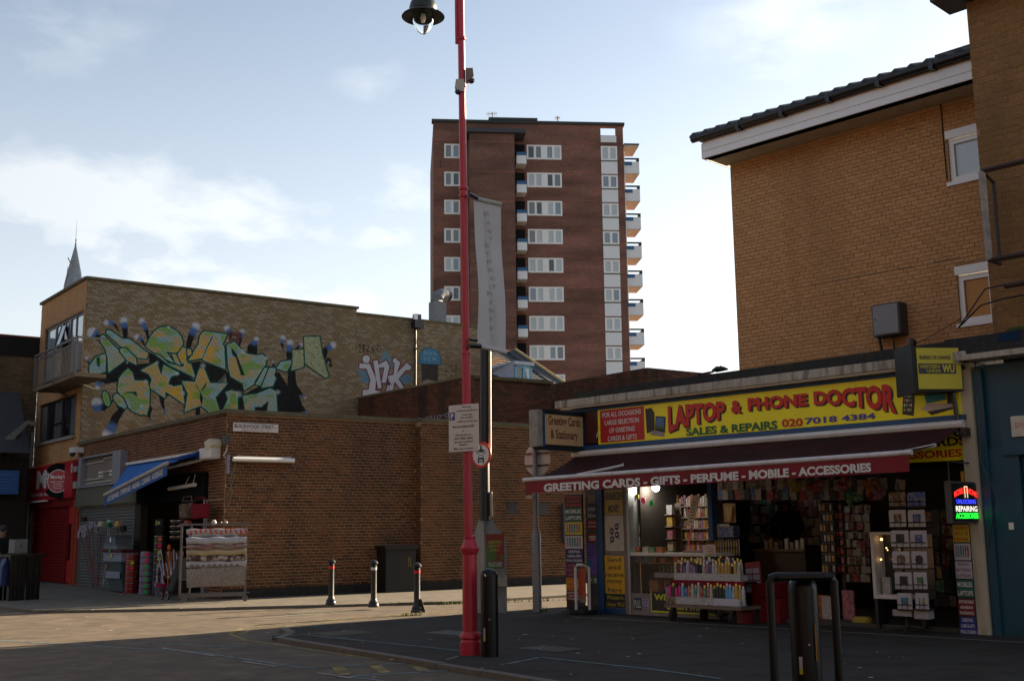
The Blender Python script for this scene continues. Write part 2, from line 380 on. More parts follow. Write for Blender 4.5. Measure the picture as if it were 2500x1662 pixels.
RED1 = brickmat('red_brick', [(.10, .042, .018), (.13, .055, .024), (.155, .066, .028), (.12, .046, .020), (.065, .034, .02), (.18, .066, .028)], stain_amt=.55)
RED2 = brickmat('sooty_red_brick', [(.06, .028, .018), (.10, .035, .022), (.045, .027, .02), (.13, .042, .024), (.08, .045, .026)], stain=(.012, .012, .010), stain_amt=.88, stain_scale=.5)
BUFF = brickmat('buff_brick', [(.46, .255, .115), (.49, .275, .125), (.43, .235, .105), (.52, .29, .135), (.47, .255, .11)], stain=(.26, .135, .06), stain_amt=.4, stain_scale=.3)
BUFF2 = brickmat('tan_brick', [(.22, .125, .048), (.25, .14, .056), (.20, .115, .045), (.23, .125, .058)], stain=(.12, .075, .035), stain_amt=.5)
DARKB = brickmat('dark_stock_brick', [(.12, .085, .045), (.15, .10, .055), (.09, .065, .04), (.17, .12, .065)], stain=(.01, .01, .01), stain_amt=.7)
SLATE = mat('slate_tiles', (.035, .037, .042), .7, var=.4, scale=20, bump=.4)
GLASSD = glass('dark_glass', (.012, .014, .018), .05)
GLASSB = glass('sky_lit_glass', (.17, .22, .27), .08)
BRIGHTP = glass('painted_sky_pane', (.30, .34, .36), .03); BRIGHTP.node_tree.nodes['Principled BSDF'].inputs['IOR'].default_value = 3.2  # high IOR mirrors the sky, the pale base paints in more of it
CURT = glass('net_curtain_glass', (.40, .44, .45), .18)
CURTD = glass('dim_curtain_glass', (.12, .13, .135), .15)

# ------------------------------------------------------------------ wall painting (pixels computed here, laid on the bricks in the wall's own metres)
MU0, MU1, MZ0, MZ1, RES = 0.0, 15.6, 4.3, 9.9, 90
mw, mh = int((MU1-MU0)*RES), int((MZ1-MZ0)*RES)
uu, zz = np.meshgrid(MU0+(np.arange(mw)+.5)/RES, MZ0+(np.arange(mh)+.5)/RES)
_P = M.o[None, None, :]+uu[..., None]*M.u+zz[..., None]*np.array([0, 0, 1.])-C
_d = _P@_fw; XX = 1250+FPX*(_P@_rt)/_d; YY = 831-FPX*(_P@_up)/_d
IMG = np.zeros((mh, mw, 4), np.float32)
def vnoise(sx, sy, seed):
    r = np.random.RandomState(seed); g = r.rand(64, 64); a = XX/sx; b = YY/sy
    i, j = np.floor(a).astype(int), np.floor(b).astype(int); f, h = a-i, b-j; f = f*f*(3-2*f); h = h*h*(3-2*h)
    q = lambda m, k: g[m % 64, k % 64]
    return q(i, j)*(1-f)*(1-h)+q(i+1, j)*f*(1-h)+q(i, j+1)*(1-f)*h+q(i+1, j+1)*f*h
def A(*p): return [(200+x/9.8, 760+y/9.8) for x, y in p]
def Bc(*p): return [(200+x/9.8, 910+y/9.8) for x, y in p]
def Cc(*p): return [(420+x/6.4, 770+y/6.4) for x, y in p]
def Dc(*p): return [(620+x/6.818, 790+y/6.818) for x, y in p]
def Ec(*p): return [(860+x/8.425, 820+y/8.425) for x, y in p]
def window_of(pts, pad):
    xs = [p[0] for p in pts]; ys = [p[1] for p in pts]
    m = (XX > min(xs)-pad) & (XX < max(xs)+pad) & (YY > min(ys)-pad) & (YY < max(ys)+pad)
    r = np.where(m.any(1))[0]; c = np.where(m.any(0))[0]
    return (slice(r[0], r[-1]+1), slice(c[0], c[-1]+1)) if len(r) and len(c) else None
def lay(w, a, col):
    old = IMG[w]; col = np.asarray(col, np.float32); a = a.astype(np.float32)[..., None]
    rgb = old[..., :3]*(1-a)+col*a; al = old[..., 3:]+(1-old[..., 3:])*a
    IMG[w] = np.concatenate([np.where(old[..., 3:] < .01, col*np.ones_like(rgb), rgb), al], -1)
def seg_d(w, p, q):
    x, y = XX[w]-p[0], YY[w]-p[1]; dx, dy = q[0]-p[0], q[1]-p[1]; t = np.clip((x*dx+y*dy)/(dx*dx+dy*dy+1e-9), 0, 1)
    return np.hypot(x-t*dx, y-t*dy), t
def inside(w, pts):
    x, y = XX[w], YY[w]; r = np.zeros(x.shape, bool)
    for (x0, y0), (x1, y1) in zip(pts, pts[1:]+pts[:1]):
        if y0 == y1: continue
        r ^= ((y0 > y) != (y1 > y)) & (x < (x1-x0)*(y-y0)/(y1-y0)+x0)
    return r
def stroke(pts, wd, col, soft=.6, op=1.0, closed=False):
    pts = list(pts)+([pts[0]] if closed else []); w = window_of(pts, wd+2)
    if w is None: return
    d = np.full(XX[w].shape, 1e9)
    for p, q in zip(pts, pts[1:]): d = np.minimum(d, seg_d(w, p, q)[0])
    lay(w, np.clip((wd/2-d)/soft+.5, 0, 1)*op, col)
def fill(pts, col, op=1.0):
    w = window_of(pts, 1)
    if w is None: return
    c = col[w] if isinstance(col, np.ndarray) and col.ndim == 3 else col
    lay(w, inside(w, pts)*op, c)
GREEN = lin(8, 72, 64); BLK = (.010, .012, .016); MINT = (.36, .58, .52)
n1, n2, n3 = vnoise(26, 16, 1), vnoise(22, 14, 2), vnoise(9, 3, 3)
grey, tan, lime, orange, blue = [np.array(c) for c in ((.25, .41, .41), (.46, .34, .13), (.20, .36, .08), (.62, .36, .03), (.20, .30, .42))]
k = lambda v, a, b: np.clip((v-a)/(b-a), 0, 1)[..., None]
FILLC = tan*np.ones(XX.shape+(1,)); FILLC = FILLC*(1-k(n1, .45, .6))+grey*k(n1, .45, .6)
side = np.clip((330-XX)/60, 0, 1)[..., None]*.6+np.clip((XX-590)/60, 0, 1)[..., None]*.7
FILLC = FILLC*(1-side)+grey*side
FILLC = FILLC*(1-k(n2, .56, .68))+lime*k(n2, .56, .68)
for (x, y, s) in [(440, 865, 24), (480, 875, 30), (505, 860, 22), (495, 912, 20), (432, 960, 26), (455, 965, 16)]:
    e = np.exp(-((XX-x)**2+(YY-y)**2)/s**2)[..., None]; FILLC = FILLC*(1-e)+orange*e
FILLC = FILLC*(1-.5*k(n3, .6, .8))+blue*(.5*k(n3, .6, .8))
def claw(pts, ws, tip=(.5, .84)):
    w = window_of(pts, max(ws)+3)
    if w is None: return
    L_ = [0]
    for p, q in zip(pts, pts[1:]): L_.append(L_[-1]+math.dist(p, q))
    best = np.full(XX[w].shape, 1e9); tt = np.zeros(XX[w].shape)
    for i, (p, q) in enumerate(zip(pts, pts[1:])):
        d, t = seg_d(w, p, q); s = (L_[i]+t*(L_[i+1]-L_[i]))/L_[-1]; r = ws[0]+(ws[1]-ws[0])*s; e = d-r
        m = e < best; best = np.where(m, e, best); tt = np.where(m, s, tt)
    best = best+.12*(ws[0]+ws[1])/2; a = np.clip(.5-best/(1.6+4.5*np.clip((tt-tip[0])/.5, 0, 1)), 0, 1)
    b = k(tt, tip[0], tip[0]+.18); c = k(tt, tip[1], 1.0)
    col = np.array(BLK)*(1-b)+np.array((.07, .15, .36))*b; col = col*(1-c)+np.array((.50, .54, .60))*c
    lay(w, a, col)
def piece(pts, wd=5.0):
    stroke(pts, wd*2, GREEN, .8, 1, True); fill(pts, FILLC); stroke(pts, 1.5, MINT, .7, .75, True)
giant = (A((560, 1500), (1000, 1150), (1330, 1270), (1620, 1250), (1600, 980), (2352, 1390))+Cc((350, 1020), (310, 740), (420, 720), (560, 760), (820, 850), (1080, 1070), (1120, 1240), (1380, 1100))
         + Dc((300, 1040), (340, 830), (410, 810), (560, 1050), (570, 760), (680, 780), (700, 1010), (800, 1160), (730, 1160), (820, 1430), (740, 1500))
         + Cc((600, 1500), (460, 1420), (200, 1500), (180, 1380), (0, 1240))+Bc((1990, 560), (1640, 380), (1540, 1010), (1080, 820), (840, 830), (850, 200), (560, 260), (360, 80)))
fill(giant, BLK); stroke(giant, 2, BLK, 1.5, 1, True)
for p, w in [(A((430, 680), (330, 560), (250, 510)), (6, 14)), (A((895, 520), (800, 330), (700, 270), (590, 270)), (1, 7)), (A((1040, 620), (1030, 450), (1000, 230)), (6, 10)),
             (A((1600, 740), (1550, 480), (1430, 230)), (2.5, 8)), (A((1520, 860), (1430, 680), (1320, 610)), (1, 7)), (A((185, 1300), (120, 1130)), (1, 4.5)),
             (Bc((560, 60), (450, 180), (380, 340)), (10, 7)), (Bc((720, 680), (520, 830), (360, 820), (350, 720)), (4, 14)), (Bc((970, 850), (800, 1080), (720, 1300), (620, 1470)), (9, 15)),
             (Bc((1640, 850), (1600, 1030), (1680, 1260)), (5, .8)), (Bc((1900, 560), (1930, 760), (2020, 1070)), (7, .6)), (Cc((250, 500), (295, 330), (370, 170)), (7, 11)),
             (Cc((895, 400), (920, 290), (860, 200)), (1, 8)), (Cc((1050, 470), (1095, 250)), (3, 6)), (Cc((1240, 600), (1230, 500), (1320, 370)), (12, 6)),
             (Dc((495, 450), (460, 330), (480, 240)), (1, 7)), (Dc((600, 660), (590, 480), (600, 320)), (9, 9)), (Dc((1180, 560), (1190, 430), (1310, 360)), (5, 9)),
             (Dc((330, 730), (315, 640)), (5, 2)), (Dc((790, 1400), (860, 1500)), (6, 6)), (Dc((720, 1120), (850, 1230)), (5, 3)), (Dc((700, 420), (780, 350)), (3, 5)), (Dc((30, 500), (30, 260)), (4, 5))]:
    claw(p, w)
stroke(Cc((400, 1420), (405, 1560)), 12, BLK)
stroke(Dc((1240, 615), (1242, 625)), 14, BLK, 1.5); stroke(Dc((1275, 690), (1277, 692)), 8, BLK, 1.5); stroke(Dc((1240, 640), (1242, 650)), 4, (.25, .3, .38), 2)
stroke(Cc((900, 290), (1050, 300), (1020, 400), (930, 380)), 12, (.10, .025, .03), 3, .8)
for p in [A((190, 1300), (330, 1110), (570, 1010), (550, 1440), (390, 1480), (240, 1610), (180, 1568)),
          A((440, 620), (510, 570), (700, 780), (900, 960), (1040, 1150), (640, 1450), (620, 1100), (560, 880), (450, 720)),
          A((600, 460), (660, 460), (960, 660), (1130, 670), (1580, 1010), (1540, 1120), (1270, 1090), (1050, 890), (920, 820), (590, 520)),
          A((920, 900), (1040, 890), (1280, 1120), (1300, 1270), (1090, 1170), (920, 960)),
          A((1540, 840), (1640, 620), (1720, 500), (1850, 400), (2050, 370), (2200, 440))+Cc((80, 260), (140, 340), (163, 430), (150, 500), (100, 560), (20, 590))+A((2200, 985), (1980, 940), (2190, 1220), (1900, 1080), (1700, 960)),
          A((1760, 1030), (1860, 1070), (2060, 1250), (2352, 1320))+Cc((180, 810), (200, 730), (130, 760), (95, 600), (170, 500), (230, 520), (215, 680), (240, 745), (290, 760), (355, 965), (290, 930), (0, 790))+A((2130, 1300)),
          A((2160, 1030), (2240, 1030), (2352, 1280), (2250, 1240)),
          Cc((500, 250), (850, 300), (780, 450), (810, 490), (825, 830), (480, 690), (560, 500), (650, 330), (620, 320), (530, 500), (470, 660), (260, 700), (330, 590), (420, 450), (440, 320)),
          Cc((240, 530), (290, 540), (300, 600), (250, 630)),
          Cc((860, 460), (975, 420), (1100, 560), (1200, 610), (1320, 630))+Dc((80, 530), (140, 515), (195, 570), (185, 680), (0, 960))+Cc((1280, 1060), (1130, 1160), (1110, 1060), (920, 950), (880, 800)),
          A((1420, 1410), (1780, 1220), (1900, 1560), (1960, 1290), (2320, 1480))+Bc((2120, 90), (2050, 270), (2240, 350))+Cc((40, 1110), (150, 1090), (190, 1380), (0, 1250))+Bc((1990, 430), (1980, 590), (1620, 350), (1680, 150), (1600, 20)),
          Cc((430, 830), (500, 840), (590, 1060), (860, 1060), (670, 1280), (740, 1500), (600, 1520), (450, 1400), (200, 1500), (250, 1220), (160, 1030), (360, 1040)),
          Cc((840, 1200), (930, 1170), (1020, 1200), (1020, 1490), (790, 1500), (880, 1300)),
          Cc((1110, 1260), (1220, 1240))+Dc((30, 1180), (270, 1080), (360, 1130), (385, 1495), (150, 1495), (60, 1480))+Cc((1280, 1520), (1150, 1500)),
          Bc((870, 300), (900, 120), (1000, 0), (1100, -90), (1200, 0), (1250, 190), (1560, 200), (1610, 400), (1600, 800), (1540, 1010), (1470, 960), (1430, 1000), (1200, 900), (1080, 780), (1000, 600), (900, 480), (860, 420)),
          Bc((760, 550), (830, 500), (960, 600), (1060, 800), (1030, 850), (880, 770), (770, 640)), Bc((500, 480), (550, 440), (620, 520), (670, 720), (640, 790), (570, 760), (510, 620)),
          Dc((30, 1010), (180, 740), (240, 740), (130, 1020)), Dc((130, 1060), (260, 740), (360, 740), (330, 860), (360, 910), (310, 1030)), Dc((380, 740), (450, 640), (640, 610), (540, 790))]:
    piece(p, 4.3)
PALEG = (.36, .40, .24)*np.ones(XX.shape+(1,))*(.55+.75*vnoise(3.2, 2.0, 9)[..., None])
for p in [Dc((640, 440), (820, 430), (830, 720), (620, 780), (640, 610)), Dc((830, 220), (1090, 215), (1130, 480), (1240, 880), (1180, 900), (850, 660))]:
    stroke(p, 6, GREEN, .8, 1, True); fill(p, PALEG)
for p in [Cc((930, 510), (1000, 600), (1130, 930), (1080, 930), (1000, 660), (940, 600)), Cc((440, 1200), (480, 1290), (460, 1400), (435, 1290)), Cc((370, 1080), (430, 1180), (400, 1140)), Cc((450, 1180), (540, 1040), (520, 1110)),
          Cc((1295, 1430), (1400, 1430), (1500, 1340), (1480, 1480), (1400, 1510), (1295, 1510)), Bc((1020, 470), (1290, 450), (1320, 560), (1200, 480)), A((350, 1120), (420, 1090), (420, 1320), (370, 1290))]:
    fill(p, BLK if p[0][0] > 480 else GREEN); stroke(p, 1.4, GREEN, .8, 1, True)
for x, y, r in [(310, 885, 3), (432, 912, 5), (495, 893, 7), (355, 931, 5), (593, 857, 6), (446, 960, 6), (583, 962, 8), (650, 874, 5), (678, 957, 6), (345, 990, 4), (384, 885, 4), (412, 799, 4)]:
    stroke([(x, y), (x+.1, y)], r*1.5, (.55, .65, .68), r*1.1, .6)
for i in range(5): stroke([(533+i*4, 930-i*4), (552, 932-i*1.2)], 1.3, (.35, .42, .32), .6, .9)
# written names and numbers
def script(pts_list, wd, col, op=.9):
    for p in pts_list: stroke(p, wd, col, .6, op)
fill(Ec((90, 720), (380, 700), (380, 960), (160, 940), (190, 830)), (.09, .27, .40), .75); fill(Ec((960, 860), (1100, 800), (1250, 800), (1200, 960), (960, 980)), (.09, .27, .40), .75); fill(Ec((590, 470), (680, 270), (800, 420), (840, 640), (600, 700)), (.11, .28, .38), .7)
INKF = (.55, .56, .60); PLUM = (.16, .022, .05)
ink = [Ec((220, 460), (250, 400), (310, 390), (365, 430), (370, 500), (340, 555), (250, 545), (222, 510)), Ec((155, 560), (370, 575), (500, 890), (480, 1110), (610, 1150), (220, 1230), (225, 1105), (345, 1100), (380, 890), (300, 670), (155, 665)),
       Ec((440, 510), (530, 495), (545, 590), (710, 500), (775, 620), (700, 960), (610, 960), (670, 640), (555, 650), (610, 1060), (540, 1090), (500, 880)), Ec((835, 520), (880, 440), (1000, 540), (930, 760), (1130, 545), (1240, 640), (1190, 700), (1110, 700), (960, 880), (1090, 1090), (1010, 1100), (880, 930), (840, 1130), (700, 1150), (760, 930), (740, 820), (860, 790), (880, 560))]
for p in ink: stroke(p, 5.5, PLUM, .8, 1, True)
for p in ink: fill(p, INKF); stroke(p, 1, (.3, .3, .34), .6, .6, True)
script([Ec((770, 850), (768, 1150)), Ec((600, 970), (930, 1000)), Ec((500, 1120), (760, 1000))], 1, (.03, .05, .12), .8); stroke(Ec((768, 960), (780, 985), (765, 995), (755, 975)), 4, (.02, .04, .12))
BK = (.012, .012, .012)
script([Ec((140, 200), (175, 160), (165, 330), (145, 330)), Ec((190, 330), (200, 325)), Ec((250, 170), (215, 200), (255, 250), (215, 300), (245, 325), (270, 280), (220, 220), (265, 185), (250, 170)), Ec((290, 200), (345, 200), (340, 250), (300, 325), (370, 320)),
        Ec((460, 215), (420, 240), (410, 300), (440, 335), (470, 295), (415, 285)), Ec((590, 200), (540, 200), (515, 260), (535, 325), (595, 310), (600, 265), (560, 265)), Ec((500, 170), (502, 185)), Ec((535, 155), (537, 170)), Ec((650, 185), (652, 200)), Ec((685, 190), (687, 205))], 1.9, BK)
script([Ec((1895, 600), (1945, 560), (1950, 740)), Ec((1900, 738), (1985, 738)), Ec((2055, 600), (2010, 600), (1985, 650), (2050, 655), (2060, 590), (2060, 740)), Ec((2150, 580), (2110, 620), (2175, 680), (2130, 750), (2100, 710), (2180, 620), (2150, 580)), Ec((2250, 600), (2225, 660), (2260, 740)),
        Ec((1940, 780), (1940, 910)), Ec((2010, 900), (2040, 790), (2080, 890)), Ec((2120, 800), (2150, 790), (2150, 830), (2120, 840)), Ec((2200, 790), (2250, 870))], 1.1, BK)
cap = Ec((1320, 490), (1390, 490), (1400, 350), (1480, 260), (1600, 235), (1730, 270), (1800, 350), (1830, 450), (1838, 590), (1740, 590), (1480, 575), (1320, 545))
fill(Ec((1425, 570), (1775, 590), (1770, 930), (1440, 940)), (.035, .035, .035), .9)
fill(cap, (.07, .24, .38), .95); stroke(cap, 1.2, BK, .6, .9, True)
fill(Ec((1425, 1010), (1460, 920), (1560, 885), (1690, 920), (1740, 960)), (.35, .30, .24), .8)
PW = (.42, .55, .62)
script([Ec((1490, 310), (1480, 390), (1520, 380), (1530, 340), (1490, 310)), Ec((1550, 310), (1560, 380), (1600, 380), (1600, 310)), Ec((1660, 330), (1630, 350), (1650, 390)), Ec((1690, 320), (1690, 390), (1730, 340)), Ec((1700, 360), (1740, 390)),
        Ec((1480, 430), (1490, 500), (1540, 470), (1480, 430)), Ec((1610, 430), (1570, 440), (1600, 470), (1570, 500), (1620, 505)), Ec((1650, 510), (1670, 440), (1690, 490), (1710, 440), (1740, 510))], .9, PW)
script([Dc((90+i*14, 420+8*math.sin(i)), (100+i*14, 450-10*math.sin(i*2))) for i in range(20)], 1.0, (.05, .10, .05), .6)
script([Dc((845+i*26, 735+i*14), (850+i*26, 760+i*17)) for i in range(9)]+[Dc((845+i*26, 735+i*14), (865+i*26, 750+i*15)) for i in range(8)], 1.2, (.45, .5, .4))
IMG[..., :3] = np.clip(IMG[..., :3]*.86, 0, 1)
im = bpy.data.images.new('mural_paint', mw, mh, alpha=True, float_buffer=False)
im.colorspace_settings.name = 'sRGB'; im.alpha_mode = 'STRAIGHT'
enc = IMG.copy(); a_ = enc[..., :3]; enc[..., :3] = np.where(a_ <= .0031308, a_*12.92, 1.055*np.power(np.maximum(a_, 1e-6), 1/2.4)-.055)
im.pixels.foreach_set(enc.ravel()); im.update(); im.pack()
def mural(t, src):
    n = t.nodes; l = t.links; ge = n.new('ShaderNodeNewGeometry'); sb = n.new('ShaderNodeVectorMath'); sb.operation = 'SUBTRACT'; l.new(ge.outputs['Position'], sb.inputs[0]); sb.inputs[1].default_value = tuple(M.o)
    dt = n.new('ShaderNodeVectorMath'); dt.operation = 'DOT_PRODUCT'; l.new(sb.outputs[0], dt.inputs[0]); dt.inputs[1].default_value = tuple(M.u)
    sp = n.new('ShaderNodeSeparateXYZ'); l.new(sb.outputs[0], sp.inputs[0])
    def rng_(v, a, b):
        m_ = n.new('ShaderNodeMapRange'); m_.clamp = False; m_.inputs[1].default_value = a; m_.inputs[2].default_value = b; l.new(v, m_.inputs[0]); return m_.outputs[0]
    cb = n.new('ShaderNodeCombineXYZ'); l.new(rng_(dt.outputs['Value'], MU0, MU1), cb.inputs[0]); l.new(rng_(sp.outputs[2], MZ0, MZ1), cb.inputs[1])
    tx = n.new('ShaderNodeTexImage'); tx.image = im; tx.extension = 'CLIP'; l.new(cb.outputs[0], tx.inputs[0])
    nz = n.new('ShaderNodeTexNoise'); nz.inputs['Scale'].default_value = 35; nz.inputs['Detail'].default_value = 4; l.new(ge.outputs['Position'], nz.inputs['Vector'])
    mr = n.new('ShaderNodeMapRange'); mr.inputs[1].default_value = .3; mr.inputs[2].default_value = .45; mr.inputs[3].default_value = .8; l.new(nz.outputs[0], mr.inputs[0])
    ml = n.new('ShaderNodeMath'); ml.operation = 'MULTIPLY'; l.new(tx.outputs['Alpha'], ml.inputs[0]); l.new(mr.outputs[0], ml.inputs[1])
    mx = n.new('ShaderNodeMixRGB'); l.new(ml.outputs[0], mx.inputs[0]); l.new(src, mx.inputs[1]); l.new(tx.outputs[0], mx.inputs[2]); return mx.outputs[0]
MURB = brickmat('painted_stock_brick', [(.20, .148, .082), (.225, .165, .095), (.185, .135, .078), (.21, .155, .09), (.235, .17, .095)], stain=(.15, .11, .06), stain_amt=.4, pale=(.33, .29, .23), pale_amt=.42, paint=mural)
MORTM = mat('stock_brick_mortar', (.12, .095, .065), .95, var=.2)
_t = MORTM.node_tree; _b = _t.nodes['Principled BSDF']; _s = _b.inputs['Base Color'].links[0].from_socket; _o = mural(_t, _s)
_dk = _t.nodes.new('ShaderNodeMixRGB'); _dk.inputs[0].default_value = .35; _t.links.new(_o, _dk.inputs[1]); _dk.inputs[2].default_value = (.05, .04, .03, 1); _t.links.new(_dk.outputs[0], _b.inputs['Base Color'])

# ------------------------------------------------------------------ ground
def gp(*pts, z=0.0): return [tuple(G(x, y, z)[:2]) for x, y in pts]
def structure(name, mb, m, kind='structure', label=None):
    o = solo(name, label, None, mb, m); o['kind'] = kind; return o
structure('road', MB().slab([(-500, -300), (500, -300), (500, 700), (-500, 700)], -.5, -.05), ASPH)
kA, kB = G(640, 1549)[:2], G(1123, 1627)[:2]; dA = nrm(kA-kB); dB = nrm(G(1127, 1500)[:2]-G(700, 1530)[:2])
shopcorner = [tuple(kB-dA*14), tuple(kB), tuple(kA-dA*.9), tuple(kA-dA*.25+dB*.05), tuple(kA+dB*.5-dA*.0), tuple(G(690, 1531)[:2]), tuple(G(1127, 1500)[:2]), tuple(G(1127, 1500)[:2]+dB*40), (60, 40), (40, -6)]
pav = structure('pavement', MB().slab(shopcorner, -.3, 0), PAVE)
def kerb(path, name='kerb'):
    k_ = thing(name, None, None); k_['kind'] = 'structure'
    pts = [np.array(p) for p in path]; D = [0]
    for a, b in zip(pts, pts[1:]): D.append(D[-1]+float(np.linalg.norm(b-a)))
    def P(s):
        s = max(0, min(s, D[-1])); i = max(j for j in range(len(D)) if D[j] <= s+1e-9); i = min(i, len(pts)-2); t = (s-D[i])/(D[i+1]-D[i]); return pts[i]+(pts[i+1]-pts[i])*t
    s = 0; c = 0
    while s < D[-1]-.05 and c < 290:
        a, b = P(s+.006), P(min(s+.9, D[-1])-.006); d = nrm(b-a); n_ = np.array([-d[1], d[0]])*.065; h = rng.uniform(.003, .012)
        m_ = MB().slab([tuple(a-n_), tuple(b-n_), tuple(b+n_), tuple(a+n_)], -.2, h); part(k_, 'kerb_stone', m_, KERB); s += .9; c += 1
    return k_
kerb([shopcorner[0], shopcorner[1], shopcorner[2], shopcorner[3], shopcorner[4], shopcorner[5], shopcorner[6], tuple(G(1127, 1500)[:2]+dB*12)])
q0, q1, q2, q3, q4 = [G(x, y)[:2] for x, y in ((0, 1478), (92, 1490), (480, 1484), (931, 1472), (1127, 1467))]
far = [tuple(q0+nrm(q0-q1)*30), tuple(q0), tuple(q1), tuple(q2), tuple(q3), tuple(q4), tuple(q4+dB*40), tuple(q4+dB*40+np.array([-14, 14])), (-50, 60)]
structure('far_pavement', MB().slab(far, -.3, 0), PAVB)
kerb(far[1:6]+[tuple(q4+dB*14)])
PCY = mat('pale_blue_road_paint', (.16, .24, .26), .8, var=.5, scale=9, dirt=.8, dirtcol=(.05, .05, .05)); PYE = mat('yellow_road_paint', (.24, .19, .08), .8, var=.6, scale=7, dirt=.8, dirtcol=(.08, .07, .05)); PWH = mat('white_road_paint', (.30, .29, .26), .8, var=.4, scale=7, dirt=.85, dirtcol=(.07, .065, .06))
def line(pts, w, m, name, z=.004):
    P = [G(x, y, z)[:2] for x, y in pts]; mb = MB()
    for a, b in zip(P, P[1:]):
        d = nrm(b-a); n_ = np.array([-d[1], d[0]])*w/2; mb.add([(*(a-n_), z), (*(b-n_), z), (*(b+n_), z), (*(a+n_), z)], [(0, 1, 2, 3)])
    structure(name, mb, m)
RZ = -.046
for pts in [[(700, 1521), (860, 1507), (1127, 1488)], [(700, 1527.5), (860, 1513), (1127, 1493)], [(560, 1546), (590, 1533), (700, 1521)], [(585, 1548), (610, 1537), (700, 1527.5)], [(560, 1546), (600, 1562), (640, 1567), (900, 1605), (1240, 1646), (1420, 1668)]]: line(pts, .075, PYE, 'yellow_line', RZ)
for a, b in [((823, 1625), (841, 1646)), ((912, 1620), (941, 1641)), ((1002, 1615.6), (1037, 1636.6))]: line([a, b], .14, PYE, 'yellow_dash', RZ)
for pts in [[(0, 1562), (480, 1590), (738, 1628.6), (900, 1622), (1044, 1615.7)], [(860, 1649), (1221, 1628)], [(854, 1650), (947, 1662)], [(340, 1567), (540, 1576), (600, 1578)]]: line(pts, .05, PCY, 'pale_blue_line', RZ)
for pts in [[(593, 1613), (673, 1625)], [(775, 1641), (858, 1654)], [(395, 1580), (525, 1600)], [(640, 1508), (720, 1501), (830, 1493), (1005, 1487)], [(1050, 1481), (1110, 1480)]]: line(pts, .06, PWH, 'white_line', RZ+.002)
for pts in [[(660, 1556), (734.5, 1547), (1123, 1586.6)], [(1090, 1609), (1119, 1600)], [(1235, 1620), (1319, 1603), (1590, 1632), (1760, 1655)], [(1222, 1621), (1240, 1619)]]: line(pts, .045, PCY, 'pale_blue_line', .005)
line([(1395, 1505), (1860, 1530), (2500, 1567)], .05, PWH, 'white_line', .005)
for pts in [[(0, 1458), (85, 1470)], [(88, 1421), (200, 1436), (450, 1470)]]: line(pts, .05, PCY if pts[0][0] == 0 else PWH, 'pitch_line', .005)
structure('worn_patch', MB().slab(gp((760, 1545), (860, 1537), (915, 1543), (800, 1552)), .001, .004), mat('patched_asphalt', (.10, .085, .068), .9, var=.3, scale=6)); structure('road_patch', MB().slab(gp((700, 1496), (800, 1488), (860, 1490), (740, 1502), z=-.05), -.049, -.046), mat('pale_patch', (.13, .115, .085), .9, var=.3, scale=6))
def cover(px, py, w, d, az, z=0.0):
    g = G(px, py, z); f_ = Frame(g, az); m_ = MB().box(-w/2, w/2, -d/2, d/2, z-.01, z+.006); o = solo('drain_cover', 'iron inspection cover set in the dark pavement', 'drain cover', m_, DKMETAL, f_)
    return o
cc_ = cover(1345, 1583, .75, .5, 136); cc_['label'] = 'iron inspection cover in the pavement right of the black bollard'
cc_ = cover(1110, 1545, .9, .5, 136); cc_['label'] = 'shallow iron cover in the pavement left of the red lamp post'
GRASS = mat('kerb_weeds', (.10, .13, .03), .8, var=.5)
def weeds(name, pts, n, label=None, h=.07):
    mb = MB(); P = [G(x, y) for x, y in pts]
    for i in range(n):
        t = rng.random()*(len(P)-1); j = int(t); q = P[j]+(P[j+1]-P[j])*(t-j)+np.array([rng.gauss(0, .04), rng.gauss(0, .04), -.06])
        a = rng.uniform(0, 6.28); hh = rng.uniform(.3, 1)*h+.06; w = .012
        mb.add([q+np.array([-w*math.cos(a), -w*math.sin(a), 0]), q+np.array([w*math.cos(a), w*math.sin(a), 0]), q+np.array([rng.gauss(0, .02), rng.gauss(0, .02), hh])], [(0, 1, 2)])
    o = structure(name, mb, GRASS, 'stuff'); return o
weeds('weeds', [(931, 1472), (1127, 1468)], 110, h=.05); weeds('weeds', [(1127, 1468), (1420, 1458)], 120, h=.04); weeds('weeds', [(1318, 1493), (1328, 1494)], 60, h=.12); weeds('weeds', [(990, 1497), (1020, 1495)], 40, h=.04); weeds('weeds', [(1030, 1437), (1075, 1437)], 40, h=.04)
LIT = mat('scrap_paper', (.55, .53, .5), .8); mb = MB()
for i in range(70):
    x, y = rng.uniform(100, 2400), rng.uniform(1500, 1655); q = G(x, y, .002); s = rng.uniform(.008, .03); a = rng.uniform(0, 3)
    zz_ = .006
    mb.add([q+np.array([s*math.cos(a+t)*(1+.5*(t > 3)), s*math.sin(a+t), zz_]) for t in (0, 1.6, 3.1, 4.7)], [(0, 1, 2, 3)])
structure('litter', mb, LIT, 'stuff')
# ------------------------------------------------------------------ mural building (three storeys)
lu = -17.0; H3 = 9.85; MEND = M.p(871, 755)[0]
b = thing('corner_building', 'buff brick three storey building with a big green graffiti mural on its side', 'building', LC, (_c, 0, 0))
UW = (LC.p(111, 806)[0], LC.p(201, 850)[0], 6.05, 8.75); LW = (LC.p(97, 1000)[0], LC.p(186, 1000)[0], 3.62, 5.9)
ulow = LC.p(80, 1408)[0]
z_up = (LC.p(111, 806)[1]+LC.p(200, 760)[1])/2; z_upb = LC.p(200, 903)[1]; z_lw1 = LC.p(187, 960)[1]; z_lw0 = LC.p(184, 1061)[1]
hol = [(UW[0], UW[1], z_upb, z_up), (LW[0], LW[1], z_lw0, z_lw1)]
brickwork(b, LC, lu, _c-.02, 3.95, H3, 0, BUFF, MORTB, holes=hol, n=150, wallname='front_wall')
